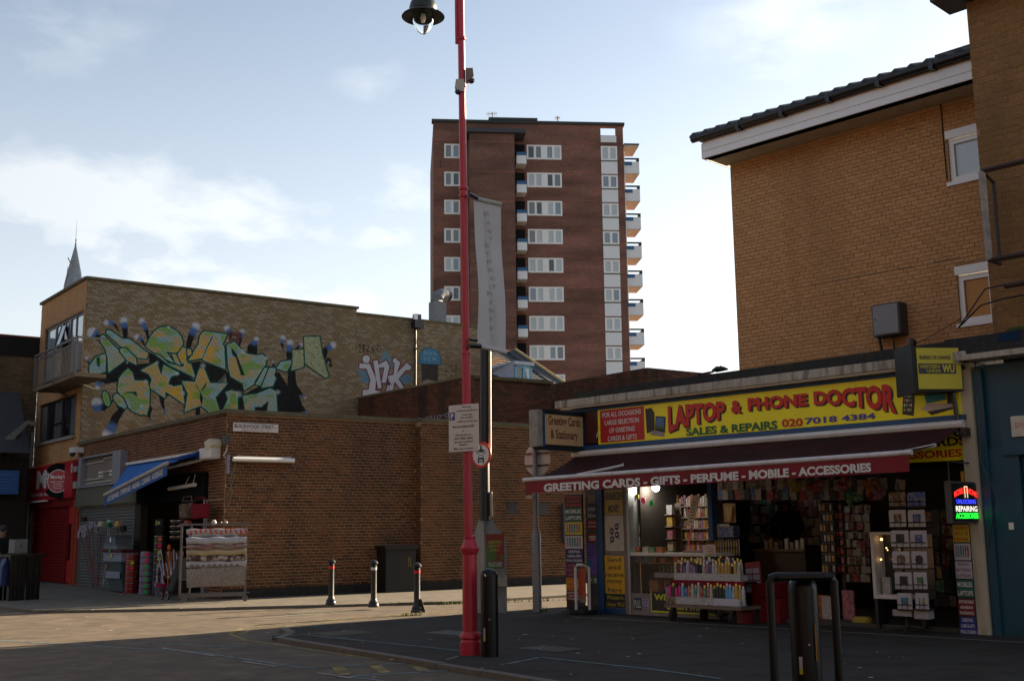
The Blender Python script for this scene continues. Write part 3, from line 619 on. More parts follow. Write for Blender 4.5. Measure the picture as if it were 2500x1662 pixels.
# chicken shop opening below is a shopfront: piers
part(b, 'shop_pier', MB().box(_c-.25, _c-.02, -.04, .3, 0, 3.95), mat('orange_red_paint', (.30, .035, .015), .5))
part(b, 'shop_pier', MB().box(lu, lu+.22, -.04, .3, 0, 3.95), mat('grey_render', (.20, .19, .17), .8))
FW = Frame(LC.w(_c, 0, 0), 54.87)
off0 = OFF[b.name]
# side wall belongs to the same building but lies in another direction: its own root frame
b2 = thing('mural_wall', 'long buff brick side wall painted with green and tan graffiti letters and black and blue claws', 'wall', M, (0, 0, 0))
brickwork(b2, M, 0, MEND, 3.9, H3, 0, MURB, MORTM, n=300, thick=.3)
part(b2, 'coping', MB().box(-.05, MEND+.08, -.06, .4, H3, H3+.09), COPE, bevel=.01)
M2 = thing('rear_wall', 'lower rear length of the graffiti wall with pink lettering and a blue cap figure', 'wall', M, (MEND, 0, 0))
brickwork(M2, M, MEND+.01, 15.6, 3.9, 9.66, .04, MURB, MORTM, n=300, thick=.3)
part(M2, 'coping', MB().box(MEND+.02, 15.7, -.02, .4, 9.66, 9.73), COPE)
part(b, 'coping', MB().box(lu-.05, _c-.06, -.08, .3, H3, H3+.09), COPE)
part(b, 'roof', MB().slab([(_c-.3, .3), (_c-.3, 10), (lu, 10), (lu, .3)], 9.3, 9.4), FELT)
mb = MB(); mb.box(_c+.0, _c+.0-.001, 0, .001, 0, .001)
part(b, 'return_wall', MB().box(lu, lu+.3, .3, 10, 0, H3), MORTB)
PUR = mat('dark_window_frame', (.03, .02, .035), .4)
def win5(hole, gm, cut):
    f_ = window(b, LC, *hole, .05, PUR, gm, muls=cut, fw=.07, depth=.08)
    return f_
f_ = win5(hol[0], [BRIGHTP, BRIGHTP, GLASSD, BRIGHTP, BRIGHTP], ((.26, .12), (.44, .05), (.62, .3), (.78, .03)))
w_ = hol[0]; um = w_[0]+(w_[1]-w_[0])*.5
part(f_, 'opening_sash', MB().tube([(um-.3, .03, z_up-.15), (um-.3, -.2, z_up-1.0), (um+.28, -.2, z_up-1.0), (um+.28, .03, z_up-.15)], .03, 6), PUR)
part(f_, 'pane', MB().add([(um-.28, .02, z_up-.17), (um-.28, -.19, z_up-.98), (um+.26, -.19, z_up-.98), (um+.26, .02, z_up-.17)], [(0, 1, 2, 3)]), GLASSB)
window(b, LC, *hol[1], .05, DKMETAL, [CURTD, GLASSD, CURTD, GLASSD, CURTD], muls=((.2, .05), (.38, .05), (.6, .07), (.8, .04)), fw=.07)
part(b, 'window_sill', MB().box(LW[0]-.1, LW[1]+.1, -.1, .05, z_lw0-.1, z_lw0), CONC)
part(b, 'transom', MB().box(LW[0]+(LW[1]-LW[0])*.4, LW[0]+(LW[1]-LW[0])*.58, .03, .09, z_lw1-.85, z_lw1-.79), DKMETAL)
# inner rooms behind the panes
part(b, 'room', MB().box(lu+.3, _c-.5, 1.2, 1.25, 3.6, 9.2), mat('dim_room', (.02, .02, .02), .9))
# balcony
bz0 = LC.p(192, 906, -.9)[1]; bz1 = LC.p(185, 822, -.9)[1]; bu0, bu1 = LC.p(86, 900, -.9)[0], LC.p(189, 850, -.9)[0]
bal = part(b, 'balcony', MB().box(bu0, bu1, -.9, 0, bz0-.12, bz0), mat('balcony_slab', (.16, .12, .08), .8))
BALM = mat('weathered_grey_rail', (.13, .115, .095), .5, .3)
part(bal, 'top_rail', MB().box(bu0, bu1, -.93, -.88, bz1-.06, bz1).box(bu0, bu1, -.92, -.88, bz1-.22, bz1-.18).box(bu1-.04, bu1, -.9, 0, bz1-.06, bz1).box(bu0, bu0+.04, -.9, 0, bz1-.06, bz1), BALM)
part(bal, 'bottom_rail', MB().box(bu0, bu1, -.92, -.88, bz0+.03, bz0+.08), BALM)
n_ = 32; base_ = mesh(MB().box(-.006, .006, -.92, -.9, bz0+.08, bz1-.2), 'baluster', BALM, (0, 0, 0))
for i in range(n_+1):
    o = bpy.data.objects.new('baluster', base_); COL.objects.link(o); o.parent = bal; o.location = (bu0+.02+(bu1-bu0-.04)*i/n_-off0[0], -off0[1], -off0[2])
for u_ in (bu0+.02, bu1-.03, (bu0+bu1)/2): part(bal, 'post', MB().box(u_-.03, u_+.03, -.94, -.88, bz0-.1, bz1), BALM)
part(bal, 'bracket', MB().tube([(bu1-1.1, 0, bz0-.35), (bu1-1.1, -.6, bz0-.14)], .025, 6).tube([(bu0+1.1, 0, bz0-.35), (bu0+1.1, -.6, bz0-.14)], .025, 6), BALM)
# chicken shop sign, shutter
RSH = mat('dark_red_shutter', (.19, .006, .008), .45, var=.15, scale=10, dirt=.3, dirtcol=(.06, .004, .005))
zs0, zs1 = LC.p(120, 1203, -.15)[1], LC.p(75, 1155, -.15)[1]
sg = thing('shop_sign', 'long red chicken shop sign with white handwriting under the buff brick wall', 'sign', LC, (_c-2.5, -.15, 2.9))
su0, su1 = LC.p(70, 1170, -.15)[0], LC.p(178, 1170, -.15)[0]; zs0 = 2.72; zs1 = 3.88
part(sg, 'panel', MB().box(su0, su1, -.17, .0, zs0, zs1), mat('red_sign_face', (.36, .012, .022), .4, var=.1))
LETW = mat('sign_white', (.62, .62, .60), .5, var=.08)
su = lambda x: LC.p(x, 1170, -.17)[0]
part(sg, 'lettering', MB().text('M', su(90), su(114), 3.12, 3.75, -.175, .05).text("or", su(113), su(124), 3.4, 3.62, -.175, .04).text('FRIED CHICKEN · BURGERS', su(78), su(128), 2.86, 2.98, -.175, .02).text('0', su(172), su(176), 3.5, 3.8, -.175, .02).text('0', su(71.5), su(75), 3.4, 3.65, -.175, .02), LETW)
part(sg, 'edge_trim', MB().box(su0-.1, su(121), -.3, -.18, zs0-.06, zs0-.01), WHITE)
rs = thing('round_sign', 'round red hanging sign with a black crown and foot and the white shop name', 'sign', LC.at(_c-1.35), (0, -.7, 3.3))
RF = LC.at(_c-1.35, -.55, 100); rs.location = RF.w(0, 0, 0)+np.array([0, 0, 3.3]); rs.rotation_euler = (0, 0, RF.rot); OFF[rs.name] = (0, 0, 3.3)
cx_, cz_ = RF.p(144, 1174)[0], RF.p(144, 1174)[1]; R_ = abs(RF.p(168, 1174)[0]-RF.p(118, 1174)[0])/2
cyl = lambda r, y0, y1, cx, cz, n=28, a0=0, a1=2*math.pi, r0=0.: MB()
m_ = MB(); m_.prism([(cx_+R_*math.cos(t*2*math.pi/32), cz_+R_*math.sin(t*2*math.pi/32)) for t in range(32)], -.06, .06); part(rs, 'disc', m_, mat('red_sign_face', (0, 0, 0)))
def arc(r0, r1, a0, a1, n=12): return [(cx_+r0*math.cos(a0+(a1-a0)*i/n), cz_+r0*math.sin(a0+(a1-a0)*i/n)) for i in range(n+1)]+[(cx_+r1*math.cos(a1-(a1-a0)*i/n), cz_+r1*math.sin(a1-(a1-a0)*i/n)) for i in range(n+1)]
MATB = mat('matte_black', (.006, .006, .006), .9)
part(rs, 'crown', MB().prism(arc(R_*1.02, R_*1.6, math.radians(40), math.radians(142)), -.05, .05), MATB); part(rs, 'foot', MB().prism(arc(R_*1.02, R_*1.52, math.radians(218), math.radians(318)), -.05, .05), MATB)
part(rs, 'rim', MB().prism(arc(R_*.97, R_*1.03, 0, 2*math.pi, 40), -.065, -.055), WHITE)
part(rs, 'lettering', MB().text("Morley's", cx_-R_*.72, cx_+R_*.72, cz_+R_*.12, cz_+R_*.55, -.066, .03).text('FRIED CHICKEN', cx_-R_*.7, cx_+R_*.7, cz_-R_*.12, cz_-R_*.0, -.066, .01).text('BURGERS', cx_-R_*.4, cx_+R_*.4, cz_-R_*.32, cz_-R_*.2, -.066, .01).text('PIZZA & RIBS', cx_-R_*.5, cx_+R_*.5, cz_-R_*.52, cz_-R_*.4, -.066, .01).text('LONDON', cx_-R_*.4, cx_+R_*.4, cz_-R_*.72, cz_-R_*.6, -.066, .01), LETW)
part(rs, 'bracket', MB().tube([(cx_+.1, 0, cz_+R_*1.3), (cx_+.9, .5, cz_+R_*1.4)], .025, 6), DKMETAL)
def shutter(label, fr, u0, u1, z0, z1, y, m, pitch=.09, nmax=300, boxm=None):
    sh = thing('roller_shutter', label, 'shutter', fr, ((u0+u1)/2, y, 0)); n = int((z1-z0)/pitch)
    part(sh, 'guide_rail', MB().box(u0-.06, u0, y-.05, y+.05, z0, z1), m); part(sh, 'guide_rail', MB().box(u1, u1+.06, y-.05, y+.05, z0, z1), m)
    p_ = pitch; sl = MB(); sl.add([(u0, y, 0), (u1, y, 0), (u1, y-.022, p_*.35), (u0, y-.022, p_*.35), (u1, y-.022, p_*.65), (u0, y-.022, p_*.65), (u1, y, p_*.94), (u0, y, p_*.94)], [(0, 1, 2, 3), (3, 2, 4, 5), (5, 4, 6, 7)]).box(u0, u1, y+.002, y+.01, 0, p_)
    me = mesh(sl, 'shutter_slat', m, ((u0+u1)/2, y, 0))
    for i in range(min(n, nmax)):
        o = bpy.data.objects.new('shutter_slat', me); COL.objects.link(o); o.parent = sh; o.location = (0, 0, z0+i*p_)
    part(sh, 'bottom_bar', MB().box(u0, u1, y-.03, y+.02, z0-.05, z0), m)
    return sh
shutter('dark red roller shutter of the closed chicken shop', LC, LC.p(81, 1300)[0], LC.p(163, 1300)[0], .08, 2.45, .02, RSH)
part(b, 'shutter_box', MB().box(lu+.22, _c-.25, -.06, .3, 2.46, 2.72), RSH)
part(b, 'door_surround', MB().box(LC.p(166, 1300)[0], _c-.25, .0, .12, .05, .75), mat('bright_red_panel', (.42, .01, .012), .5)); part(b, 'door_glass', MB().box(LC.p(168, 1300)[0], _c-.3, .05, .1, .75, 1.9), GLASSD); part(b, 'upper_panel', MB().box(LC.p(166, 1300)[0], _c-.25, .0, .12, 1.9, 2.46), mat('bright_red_panel', (0, 0, 0)))
part(b, 'stall_riser', MB().box(lu+.22, _c-.25, .1, .3, 0, 2.46), RSH)
dp = solo('downpipe', 'thin pale downpipe on the left edge of the chicken shop', 'pipe', MB().tube([(lu+.05, -.1, 0), (lu+.05, -.1, 5.2)], .05, 8), mat('pale_pipe', (.30, .28, .24), .6), LC, (lu+.05, -.1, 0))
# flue
FLUM = mat('dull_duct', (.15, .16, .17), .6, .2)
fu = M.p(1068, 740, 1.5)[0]; ff = M.at(fu, 1.5)
z0_, z1_ = M.p(1068, 800, 1.5)[1], M.p(1068, 738, 1.5)[1]; fl = thing('ventilation_flue', 'silver ventilation duct with a hooded top above the graffiti wall', 'duct', ff, (0, 0, z0_))
part(fl, 'duct', MB().box(-.27, .27, -.25, .25, z0_-.6, z1_), FLUM); part(fl, 'cowl', MB().tube([(0, 0, z1_), (.02, 0, z1_+.22), (.2, 0, z1_+.36), (.55, 0, z1_+.32)], [.28, .28, .25, .2], 12), FLUM, smooth=True); part(fl, 'mouth', MB().tube([(.5, 0, z1_+.33), (.6, 0, z1_+.31)], .22, 12), BLACKP)
# floodlight and pipe on the wall
pu = M.p(1013, 850)[0]; zt, zb = M.p(1013, 803)[1], 5.9
solo('drainpipe', 'thin dark pipe running down the rear graffiti wall beside the blue cap', 'pipe', MB().tube([(pu, -.05, zb), (pu, -.05, zt)], .045, 8).box(pu-.08, pu+.08, -.1, .04, 8.5, 8.56), DKMETAL, M, (pu, -.05, zb))
fd = thing('floodlight', 'black floodlight at the top of the pipe on the graffiti wall', 'floodlight', M, (pu, -.1, zt)); part(fd, 'housing', MB().box(pu-.2, pu+.2, -.35, -.05, zt, zt+.24), BLACKP); part(fd, 'lamp_head', MB().box(pu-.14, pu+.14, -.25, -.05, zt+.26, zt+.55), BLACKP); part(fd, 'lens', MB().box(pu-.18, pu-.03, -.27, -.2, zt+.33, zt+.52), UPVC)
# ------------------------------------------------------------------ low corner shop
HL = 4.38; LEND = 16.5
lo = thing('corner_shop', 'single storey dark red brick corner shop with its side to Blackwood Street', 'building', L, (0, 0, 0))
step_u = L.p(1015, 1250)[0]
brickwork(lo, L, .01, step_u, .22, HL, 0, RED1, MORT, j=.0125, bh=.0625, thick=.3, n=300, header_every=0, flem=False, wallname='side_wall', proud=.007)
brickwork(lo, L, step_u, LEND, .22, HL, -.26, RED1, MORT, j=.0125, bh=.0625, thick=.56, n=0, wallname='side_wall', proud=.007)
PL = mat('tarred_plinth', (.03, .03, .028), .8, var=.3)
RETB = MB()
for i_ in range(54):
    z_ = .22+i_*.075; w_ = .12 if i_ % 2 else .25
    RETB.box(step_u-.008, step_u, -.26, -.26+w_-.012, z_, z_+.0625)
    if i_ % 2: RETB.box(step_u-.008, step_u, -.13, -.01, z_, z_+.0625)
part(lo, 'return_bricks', RETB, RED1, kind='stuff')
part(lo, 'plinth', MB().box(0, step_u, -.03, .2, -.1, .22).box(step_u+.001, LEND, -.3, .2, -.1, .22), PL)
part(lo, 'coping', MB().box(-.08, step_u, -.07, .35, HL, HL+.1).box(step_u+.001, LEND, -.33, .35, HL, HL+.1), COPE)
lf = thing('brick_shopfront', 'red brick front of the corner shop above the blue awning', 'wall', LC, (0, 0, 0))
ZF = 3.5
brickwork(lf, LC, _c+.02, -.01, 2.35, HL, 0, RED1, MORT, j=.0125, bh=.0625, thick=.3, n=200, holes=[(-11.5, -1.0, 2.35, 3.02), (LC.p(207, 1130)[0], LC.p(297, 1110)[0], 2.95, 3.9)], proud=.007)
brickwork(lf, LC, -1.0, -.01, 0, 2.35, 0, RED1, MORT, j=.0125, bh=.0625, thick=.3, n=0, proud=.007)
part(lf, 'coping', MB().box(_c, -.0, -.08, .35, HL, HL+.1), COPE); part(lf, 'corner_pier', MB().box(_c+.02, _c+.3, -.03, .3, 0, 2.35), mat('orange_red_paint', (0, 0, 0)))
part(lf, 'lintel', MB().box(_c+.3, -5.8, -.12, .3, 2.42, 3.02), mat('green_grey_fascia', (.10, .10, .07), .6)); part(lf, 'lintel', MB().box(-5.79, -1.0, -.1, .3, 2.36, 3.02), MATB)
part(lf, 'side_return', MB().box(-1.05, -1.0, -.05, .3, 0, 2.35), GALV)
# boarded sign frame
bf = thing('empty_sign_box', 'grey framed empty sign box with bare boards and cable on the corner shop', 'sign frame', LC, (-8.5, -.1, 3.4)); a0, a1 = LC.p(207, 1130)[0], LC.p(313, 1110)[0]
PLY = mat('bare_board', (.20, .17, .14), .8, var=.2, scale=4, streak=True)
fz0, fz1 = 2.98, 3.93
for i in range(6): part(bf, 'board', MB().box(a0+.3+(a1-a0-1.0)*i/6, a0+.3+(a1-a0-1.0)*(i+1)/6-.012, -.02, .02, fz0+.08, fz1-.06), PLY)
part(bf, 'backing', MB().box(a0, a1, .03, .06, fz0, fz1), DKMETAL)
FRM = mat('grey_frame', (.22, .22, .25), .5); part(bf, 'frame', MB().box(a0, a0+.28, -.2, .02, fz0, fz1).box(a1-.7, a1, -.22, .02, fz0, fz1).box(a0+.281, a1-.701, -.18, -.01, fz1-.05, fz1).box(a0+.281, a1-.701, -.18, -.01, fz0, fz0+.06), FRM)
part(bf, 'cable', MB().tube([(a0+.3, -.05, 3.72), ((a0+a1)/2, -.05, 3.72), ((a0+a1)/2, -.05, 3.8), (a1-.8, -.05, 3.8)], .015, 5).tube([(a0+.3, -.05, 3.22), ((a0+a1)/2, -.05, 3.22), ((a0+a1)/2, -.05, 3.4), (a1-.8, -.05, 3.4)], .015, 5).tube([(a0+.3, -.05, 3.1), (a1-.8, -.05, 3.12)], .015, 5), WHITE)
for t in (.45, .7): part(bf, 'cable_clamp', MB().box(a0+(a1-a0)*t-.15, a0+(a1-a0)*t+.15, -.08, -.02, 3.36, 3.42).box(a0+(a1-a0)*t-.15, a0+(a1-a0)*t+.15, -.08, -.02, 3.26, 3.31), WHITE)
shutter('grey steel roller shutter behind the brooms and storage boxes', LC, -11.25, -6.2, .06, 2.4, .06, mat('steel_shutter', (.17, .17, .16), .5, .4, var=.2, scale=8, dirt=.3, dirtcol=(.07, .06, .05)))
# interior of the open half
inn = thing('shop_interior', 'dim open interior of the household shop with a pale back wall', 'room', LC, (-4, 2, 0))
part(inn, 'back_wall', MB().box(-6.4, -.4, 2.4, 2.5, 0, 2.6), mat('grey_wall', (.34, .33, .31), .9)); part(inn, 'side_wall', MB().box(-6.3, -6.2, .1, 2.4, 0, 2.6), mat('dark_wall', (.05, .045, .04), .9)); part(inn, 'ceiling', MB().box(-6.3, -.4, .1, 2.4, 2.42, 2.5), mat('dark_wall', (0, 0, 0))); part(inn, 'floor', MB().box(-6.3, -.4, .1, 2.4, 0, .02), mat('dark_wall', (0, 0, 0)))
part(inn, 'door_post', MB().box(-6.2, -5.7, .0, .2, 0, 2.4), mat('dark_wall', (0, 0, 0))); part(inn, 'slatted_panel', MB().box(-3.9, -2.9, 2.2, 2.3, 0, 2.2), mat('brown_panel', (.09, .065, .03), .8))
part(inn, 'door_frame', MB().tube([(-1.15, -.02, .1), (-1.15, -.02, 2.36), (-2.6, -.02, 2.36)], .03, 6), GALV); solo('green_crate_stack', 'bright green crate in the corner shop doorway under the fascia', 'crate', MB().box(-1.9, -1.2, .5, .9, 1.75, 2.25).box(-1.95, -1.15, .45, .95, 2.2, 2.26), mat('green_plastic', (.01, .14, .03), .4), LC, (-1.5, .7, 1.75))
solo('shelf', 'thin pale shelf in the shop doorway under the green crate', 'shelf', MB().box(-2.1, -1.1, .3, 1.0, 1.66, 1.72).box(-2.1, -1.1, .7, 1.0, .9, 1.66), mat('dark_wall', (0, 0, 0)), LC, (-1.6, .6, .9))
# blue awning
BLUE = mat('blue_canvas', (.006, .10, .36), .7, var=.15, scale=5); BLUED = mat('blue_canvas_dark', (.004, .035, .16), .8, var=.2)
aw = thing('blue_awning', 'half folded blue canvas awning with white bars over the household shop', 'awning', LC, (-3.5, -.1, 3.4))
BL, BR = (-6.55, -.12, 3.47), (-.4, -.12, 3.43)
dl = -.95; ul, zl = LC.p(256, 1208, dl); dr = -.85; ur, zr = LC.p(409, 1130, dr)
FL, FR = (ul, dl, zl), (ur, dr, zr)
def cloth(mb, a, b_, c, d, n=10, m=5, sag=.05):
    vs = [];
    for j in range(m+1):
        for i in range(n+1):
            s, t = i/n, j/m; p = (np.array(a)*(1-s)+np.array(b_)*s)*(1-t)+(np.array(d)*(1-s)+np.array(c)*s)*t; p[2] -= sag*math.sin(math.pi*t)*(1+.3*math.sin(s*25)); vs.append(p)
    return mb.add(vs, [(j*(n+1)+i, j*(n+1)+i+1, (j+1)*(n+1)+i+1, (j+1)*(n+1)+i) for j in range(m) for i in range(n)])
part(aw, 'canvas', cloth(MB(), BL, (-2.4, -.12, 3.46), FR, FL), BLUE); part(aw, 'rolled_canvas', MB().tube([(-2.5, -.2, 3.43), (-.9, -.3, 3.42)], [.05, .1], 8).add([(-2.5, -.15, 3.46), (-.8, -.15, 3.45), (-1.0, -.75, 3.3), FR], [(0, 1, 2, 3)]), BLUED)
part(aw, 'front_bar', MB().tube([FL, FR], .055, 8), mat('awning_bar', (.42, .38, .33), .5)); part(aw, 'cassette', MB().box(BL[0], -1.0, -.2, -.02, 3.47, 3.54), WHITE); part(aw, 'end_cap', MB().box(-.98, -.25, -.3, 0, 3.30, 3.58), WHITE, bevel=.03)
vz = .30
part(aw, 'valance', MB().add([FL, FR, (FR[0], FR[1], FR[2]-vz), (FL[0], FL[1], FL[2]-vz)], [(0, 1, 2, 3)]), mat('blue_valance', (.006, .07, .26), .7))
def wv(a, c):
    s = .06+.88*a; return (FL[0]+(FR[0]-FL[0])*s, FL[2]+(FR[2]-FL[2])*s-vz*(.28+.5*(1-c)))
m_ = MB().text('KITCHENWARE - TUPPERWARE - WASHING - CLEANING - HOUSEHOLD', 0, 1, 0, 1, dl-.005, .02, warp=wv)
m_.v = [(x, dl-.006+(dr-dl)*((x-FL[0])/(FR[0]-FL[0])), z) for x, y, z in m_.v]; part(aw, 'lettering', m_, LETW)
part(aw, 'folding_arm', MB().tube([(-1.1, -.15, 3.32), (-2.9, -.75, 3.1)], .04, 6), WHITE)
tb = thing('tube_light', 'bare white fluorescent tube hanging under the awning fascia', 'tube light', LC, (-2.6, -.3, 2.7)); part(tb, 'tube', MB().tube([(-3.1, -.2, 2.68), (-1.35, -.2, 2.72)], .05, 8), WHITE); part(tb, 'hook', MB().tube([(-2, -.2, 2.74), (-2, -.1, 2.95)], .01, 4).tube([(-1.5, -.2, 2.74), (-1.6, -.1, 3.0)], .01, 4), WHITE)
# wall pieces on the Blackwood Street side
def rz(fr, x0, y0, x1, y1, off=0.): return fr.r(x0, y0, x1, y1, off)
a = rz(L, 568.5, 1033, 679, 1054, -.03); ss = thing('street_nameplate', 'white Blackwood Street nameplate on the red brick side wall', 'sign', L, ((a[0]+a[1])/2, -.03, a[2]))
zn0, zn1 = L.p(569, 1052, -.03)[1], L.p(569, 1031, -.03)[1]
part(ss, 'plate', MB().box(a[0], a[1], -.05, -.015, zn0, zn1), mat('nameplate_white', (.60, .57, .55), .5, dirt=.2, dirtcol=(.3, .26, .2)), bevel=.01)
W_ = a[1]-a[0]
part(ss, 'lettering', MB().text('BLACKWOOD STREET', a[0]+.03*W_, a[0]+.885*W_, zn0+.085, zn1-.03, -.053, .015), mat('black_print', (.01, .01, .01), .5)); part(ss, 'small_lettering', MB().text('SE17', a[0]+.9*W_, a[0]+.98*W_, zn0+.085, zn0+.13, -.053, .01).text('LONDON BOROUGH OF SOUTHWARK', a[0]+.18*W_, a[0]+.8*W_, zn0+.03, zn0+.06, -.053, .0), mat('red_print', (.5, .12, .12), .5))
a = rz(L, 569, 1118, 718, 1128, -.2); lp = thing('fluorescent_fitting', 'long white fluorescent fitting mounted on the side wall below the nameplate', 'lamp', L, (a[0], -.15, a[2])); zc_ = L.p(640, 1122, -.2)[1]
part(lp, 'tube', MB().tube([(a[0], -.2, zc_), (a[1], -.2, zc_)], .055, 10), UPVC); part(lp, 'tray', MB().box(a[0]+.1, a[1]-.1, -.2, -.1, zc_+.055, zc_+.075), WHITE)
for t in (.08, .88): part(lp, 'bracket', MB().box(a[0]+W_*0+(a[1]-a[0])*t, a[0]+(a[1]-a[0])*t+.12, -.2, 0, zc_+.06, zc_+.1), GALV)
solo('loose_wires', 'tangle of thin green wires dangling from the fluorescent fitting', 'wires', MB().tube([(a[0]+.12, -.1, zc_), (a[0]+.0, -.06, zc_-.5), (a[0]+.06, -.05, zc_-.8), (a[0]-.02, -.05, zc_-1.1)], .007, 4).tube([(a[0]+.12, -.1, zc_), (a[0]+.07, -.06, zc_-.5), (a[0]-.05, -.05, zc_-.9)], .006, 4), mat('green_wire', (.12, .22, .19), .6), L, (a[0], -.05, zc_-1))
a = rz(L, 546, 1063, 561, 1084, -.08); jb = solo('junction_box', 'small dark grey junction box beneath the street nameplate', 'box', MB().box(a[0], a[1], -.12, 0, a[2], a[3]), mat('dark_box', (.05, .055, .06), .5), L, (a[0], 0, a[2]))
solo('junction_cable', 'curved pale cable from the grey junction box to the floodlight', 'cable', MB().tube([(a[1]-.05, -.08, a[2]), (a[1]-.08, -.1, a[2]-.15), (a[0], -.1, a[2]-.27), (-.05, -.1, a[2]-.32)], .012, 5), WHITE, L, (a[0], 0, a[2]-.3))
a = rz(L, 531, 1110, 561, 1155, -.05); solo('meter_cover', 'pale lilac metal cover plate on the corner below the awning end', 'cover', MB().box(.02, a[1], -.06, -.012, a[2], a[3]), mat('lilac_sheet', (.24, .23, .33), .5, dirt=.4, dirtcol=(.3, .3, .3)), L, (0.1, 0, a[2]))
fw_ = thing('security_floodlight', 'cream plastic floodlight angled off the corner above the blue awning', 'floodlight', LC, (-.35, -.1, 3.6)); z1_ = LC.p(530, 1075, -.1)[1]; z0_ = LC.p(530, 1098, -.1)[1]; part(fw_, 'shade', MB().prism([(-.62, z1_-.02), (-.28, z1_+.04), (-.2, z1_-.1), (-.32, z0_), (-.52, z0_)], -.3, -.02), mat('cream_plastic', (.55, .52, .38), .5)); part(fw_, 'stem', MB().box(-.5, -.35, -.15, -.02, z0_-.07, z0_), BLACKP)
a = rz(L, 942, 1335, 1007, 1434, -.5); ut = thing('wall_cabinet', 'black wooden cabinet against the side wall behind the bollards', 'cabinet', L, (a[0], -.2, 0)); part(ut, 'body', MB().box(a[0], a[1]+.1, -.5, -.02, 0, a[3]-.05), mat('black_cabinet', (.007, .007, .008), .6)); part(ut, 'lid', MB().box(a[0]-.05, a[1]+.15, -.55, -.02, a[3]-.05, a[3]+.05), mat('black_cabinet', (0, 0, 0))); part(ut, 'marking', MB().text('11', a[1]-.12, a[1]-.05, a[3]-.5, a[3]-.25, -.502, .0), mat('ochre_print', (.35, .25, .05), .6))
for i, (x0, y0, x1, y1) in enumerate([(1239, 1227, 1260, 1254), (1313, 1229, 1334, 1256)]):
    a = rz(L, x0, y0, x1, y1, -.26); v_ = thing('wall_vent', ['dark square vent in the brick wall left of the grey signpost', 'dark square vent in the brick wall right of the grey signpost'][i], 'vent', L, (a[0], -.26, a[2])); part(v_, 'grille', MB().box(a[0], a[1], -.275, -.26, a[2], a[3]), BLACKP)
    part(v_, 'louvre', MB().box(a[0]-.02, a[1]+.02, -.3, -.265, a[3]-.02, a[3]+.02), DKMETAL)
a = rz(L, 1366, 1230, 1380, 1325, -.2); solo('meter_box', 'tall grey meter box on the brick wall left of the poster column', 'box', MB().box(a[0], a[1], -.4, -.26, a[2], a[3]), mat('slate_box', (.05, .055, .065), .6), L, (a[0], -.2, a[2]))
for i, (x0, y0, x1, y1) in enumerate([(181, 1138, 190, 1152), (181, 1175, 191, 1192)]):
    a = rz(LC, x0, y0, x1, y1, -.1); solo('alarm_box', ['small grey box upper of two beside the round sign', 'small grey box lower of two beside the round sign'][i], 'box', MB().box(a[0], a[1], -.15, .0, a[2], a[3]), CONC, LC, (a[0], 0, a[2]))
a = rz(LC, 186, 1093, 195, 1112, -.1); cc_ = thing('security_camera', 'small white security camera where the two shopfronts meet', 'camera', LC, (a[0], 0, a[2])); part(cc_, 'body', MB().box(a[0]+.1, a[1]+.1, -.35, 0, a[2]+.08, a[3]), WHITE); part(cc_, 'lens', MB().ball(((a[0]+a[1])/2+.1, -.3, a[2]+.04), .09, 8), BLACKP)
# ------------------------------------------------------------------ upper brick blocks behind the corner shop
U1o = M.p(870, 970)[0]; U1 = Frame(M.w(U1o, 0, 0), 142.76)
u1len = U1.p(1158, 922)[0]; u2 = Frame(U1.w(u1len, 0, 0), 54.87)
rb = thing('rear_brick_block', 'sooty dark red brick block stepping up behind the corner shop', 'building', U1, (0, 0, 0))
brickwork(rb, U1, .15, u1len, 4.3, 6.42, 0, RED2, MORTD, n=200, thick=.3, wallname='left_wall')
part(rb, 'coping', MB().box(.1, u1len, -.05, .3, 6.42, 6.48), COPE)
SOLD = brickmat('soldier_course_brick', [(.17, .045, .025), (.20, .055, .03), (.15, .038, .024)], stain_amt=.4)
sc0 = U1.p(1000, 1010)[1]; sv_ = mesh(MB().box(-.038, .038, -.025, 0, 4.62, 4.9), 'soldier_brick', SOLD, (0, 0, 0))
sp_ = bpy.data.objects.new('soldier_course', mesh(MB().box(.2, u1len, -.012, 0, 4.6, 4.92), 'soldier_course', MORTD, OFF[rb.name])); COL.objects.link(sp_); sp_.parent = rb; OFF[sp_.name] = OFF[rb.name]
for i in range(int((u1len-.4)/.086)):
    o = bpy.data.objects.new('brick', sv_); COL.objects.link(o); o.parent = sp_; o.location = (.3+i*.086, 0, 0)
part(rb, 'chalk_numbers', MB().text('2 4010*0', U1.p(1022, 1018)[0], U1.p(1098, 1012)[0], U1.p(1060, 1024)[1], U1.p(1060, 1013)[1], -.03), mat('faded_chalk', (.22, .22, .32), .8))
rb2 = thing('side_brick_block', 'sooty brick wall topped by a mossy gutter beneath the blue dormer', 'wall', u2, (0, 0, 0))
u2len = u2.p(1334, 936)[0]
zt2 = u2.p(1200, 927)[1]
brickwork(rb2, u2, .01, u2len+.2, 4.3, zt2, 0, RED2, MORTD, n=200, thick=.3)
MOSS = mat('mossy_gutter', (.09, .08, .04), .95, var=.5, scale=14, bump=.6, dirt=.5, dirtcol=(.03, .028, .015)); part(rb2, 'gutter', MB().box(.0, u2len+.2, -.12, .1, zt2, zt2+.1), MOSS)
u3 = Frame(u2.w(u2.p(1331, 936)[0], 0, 0), 142.76)
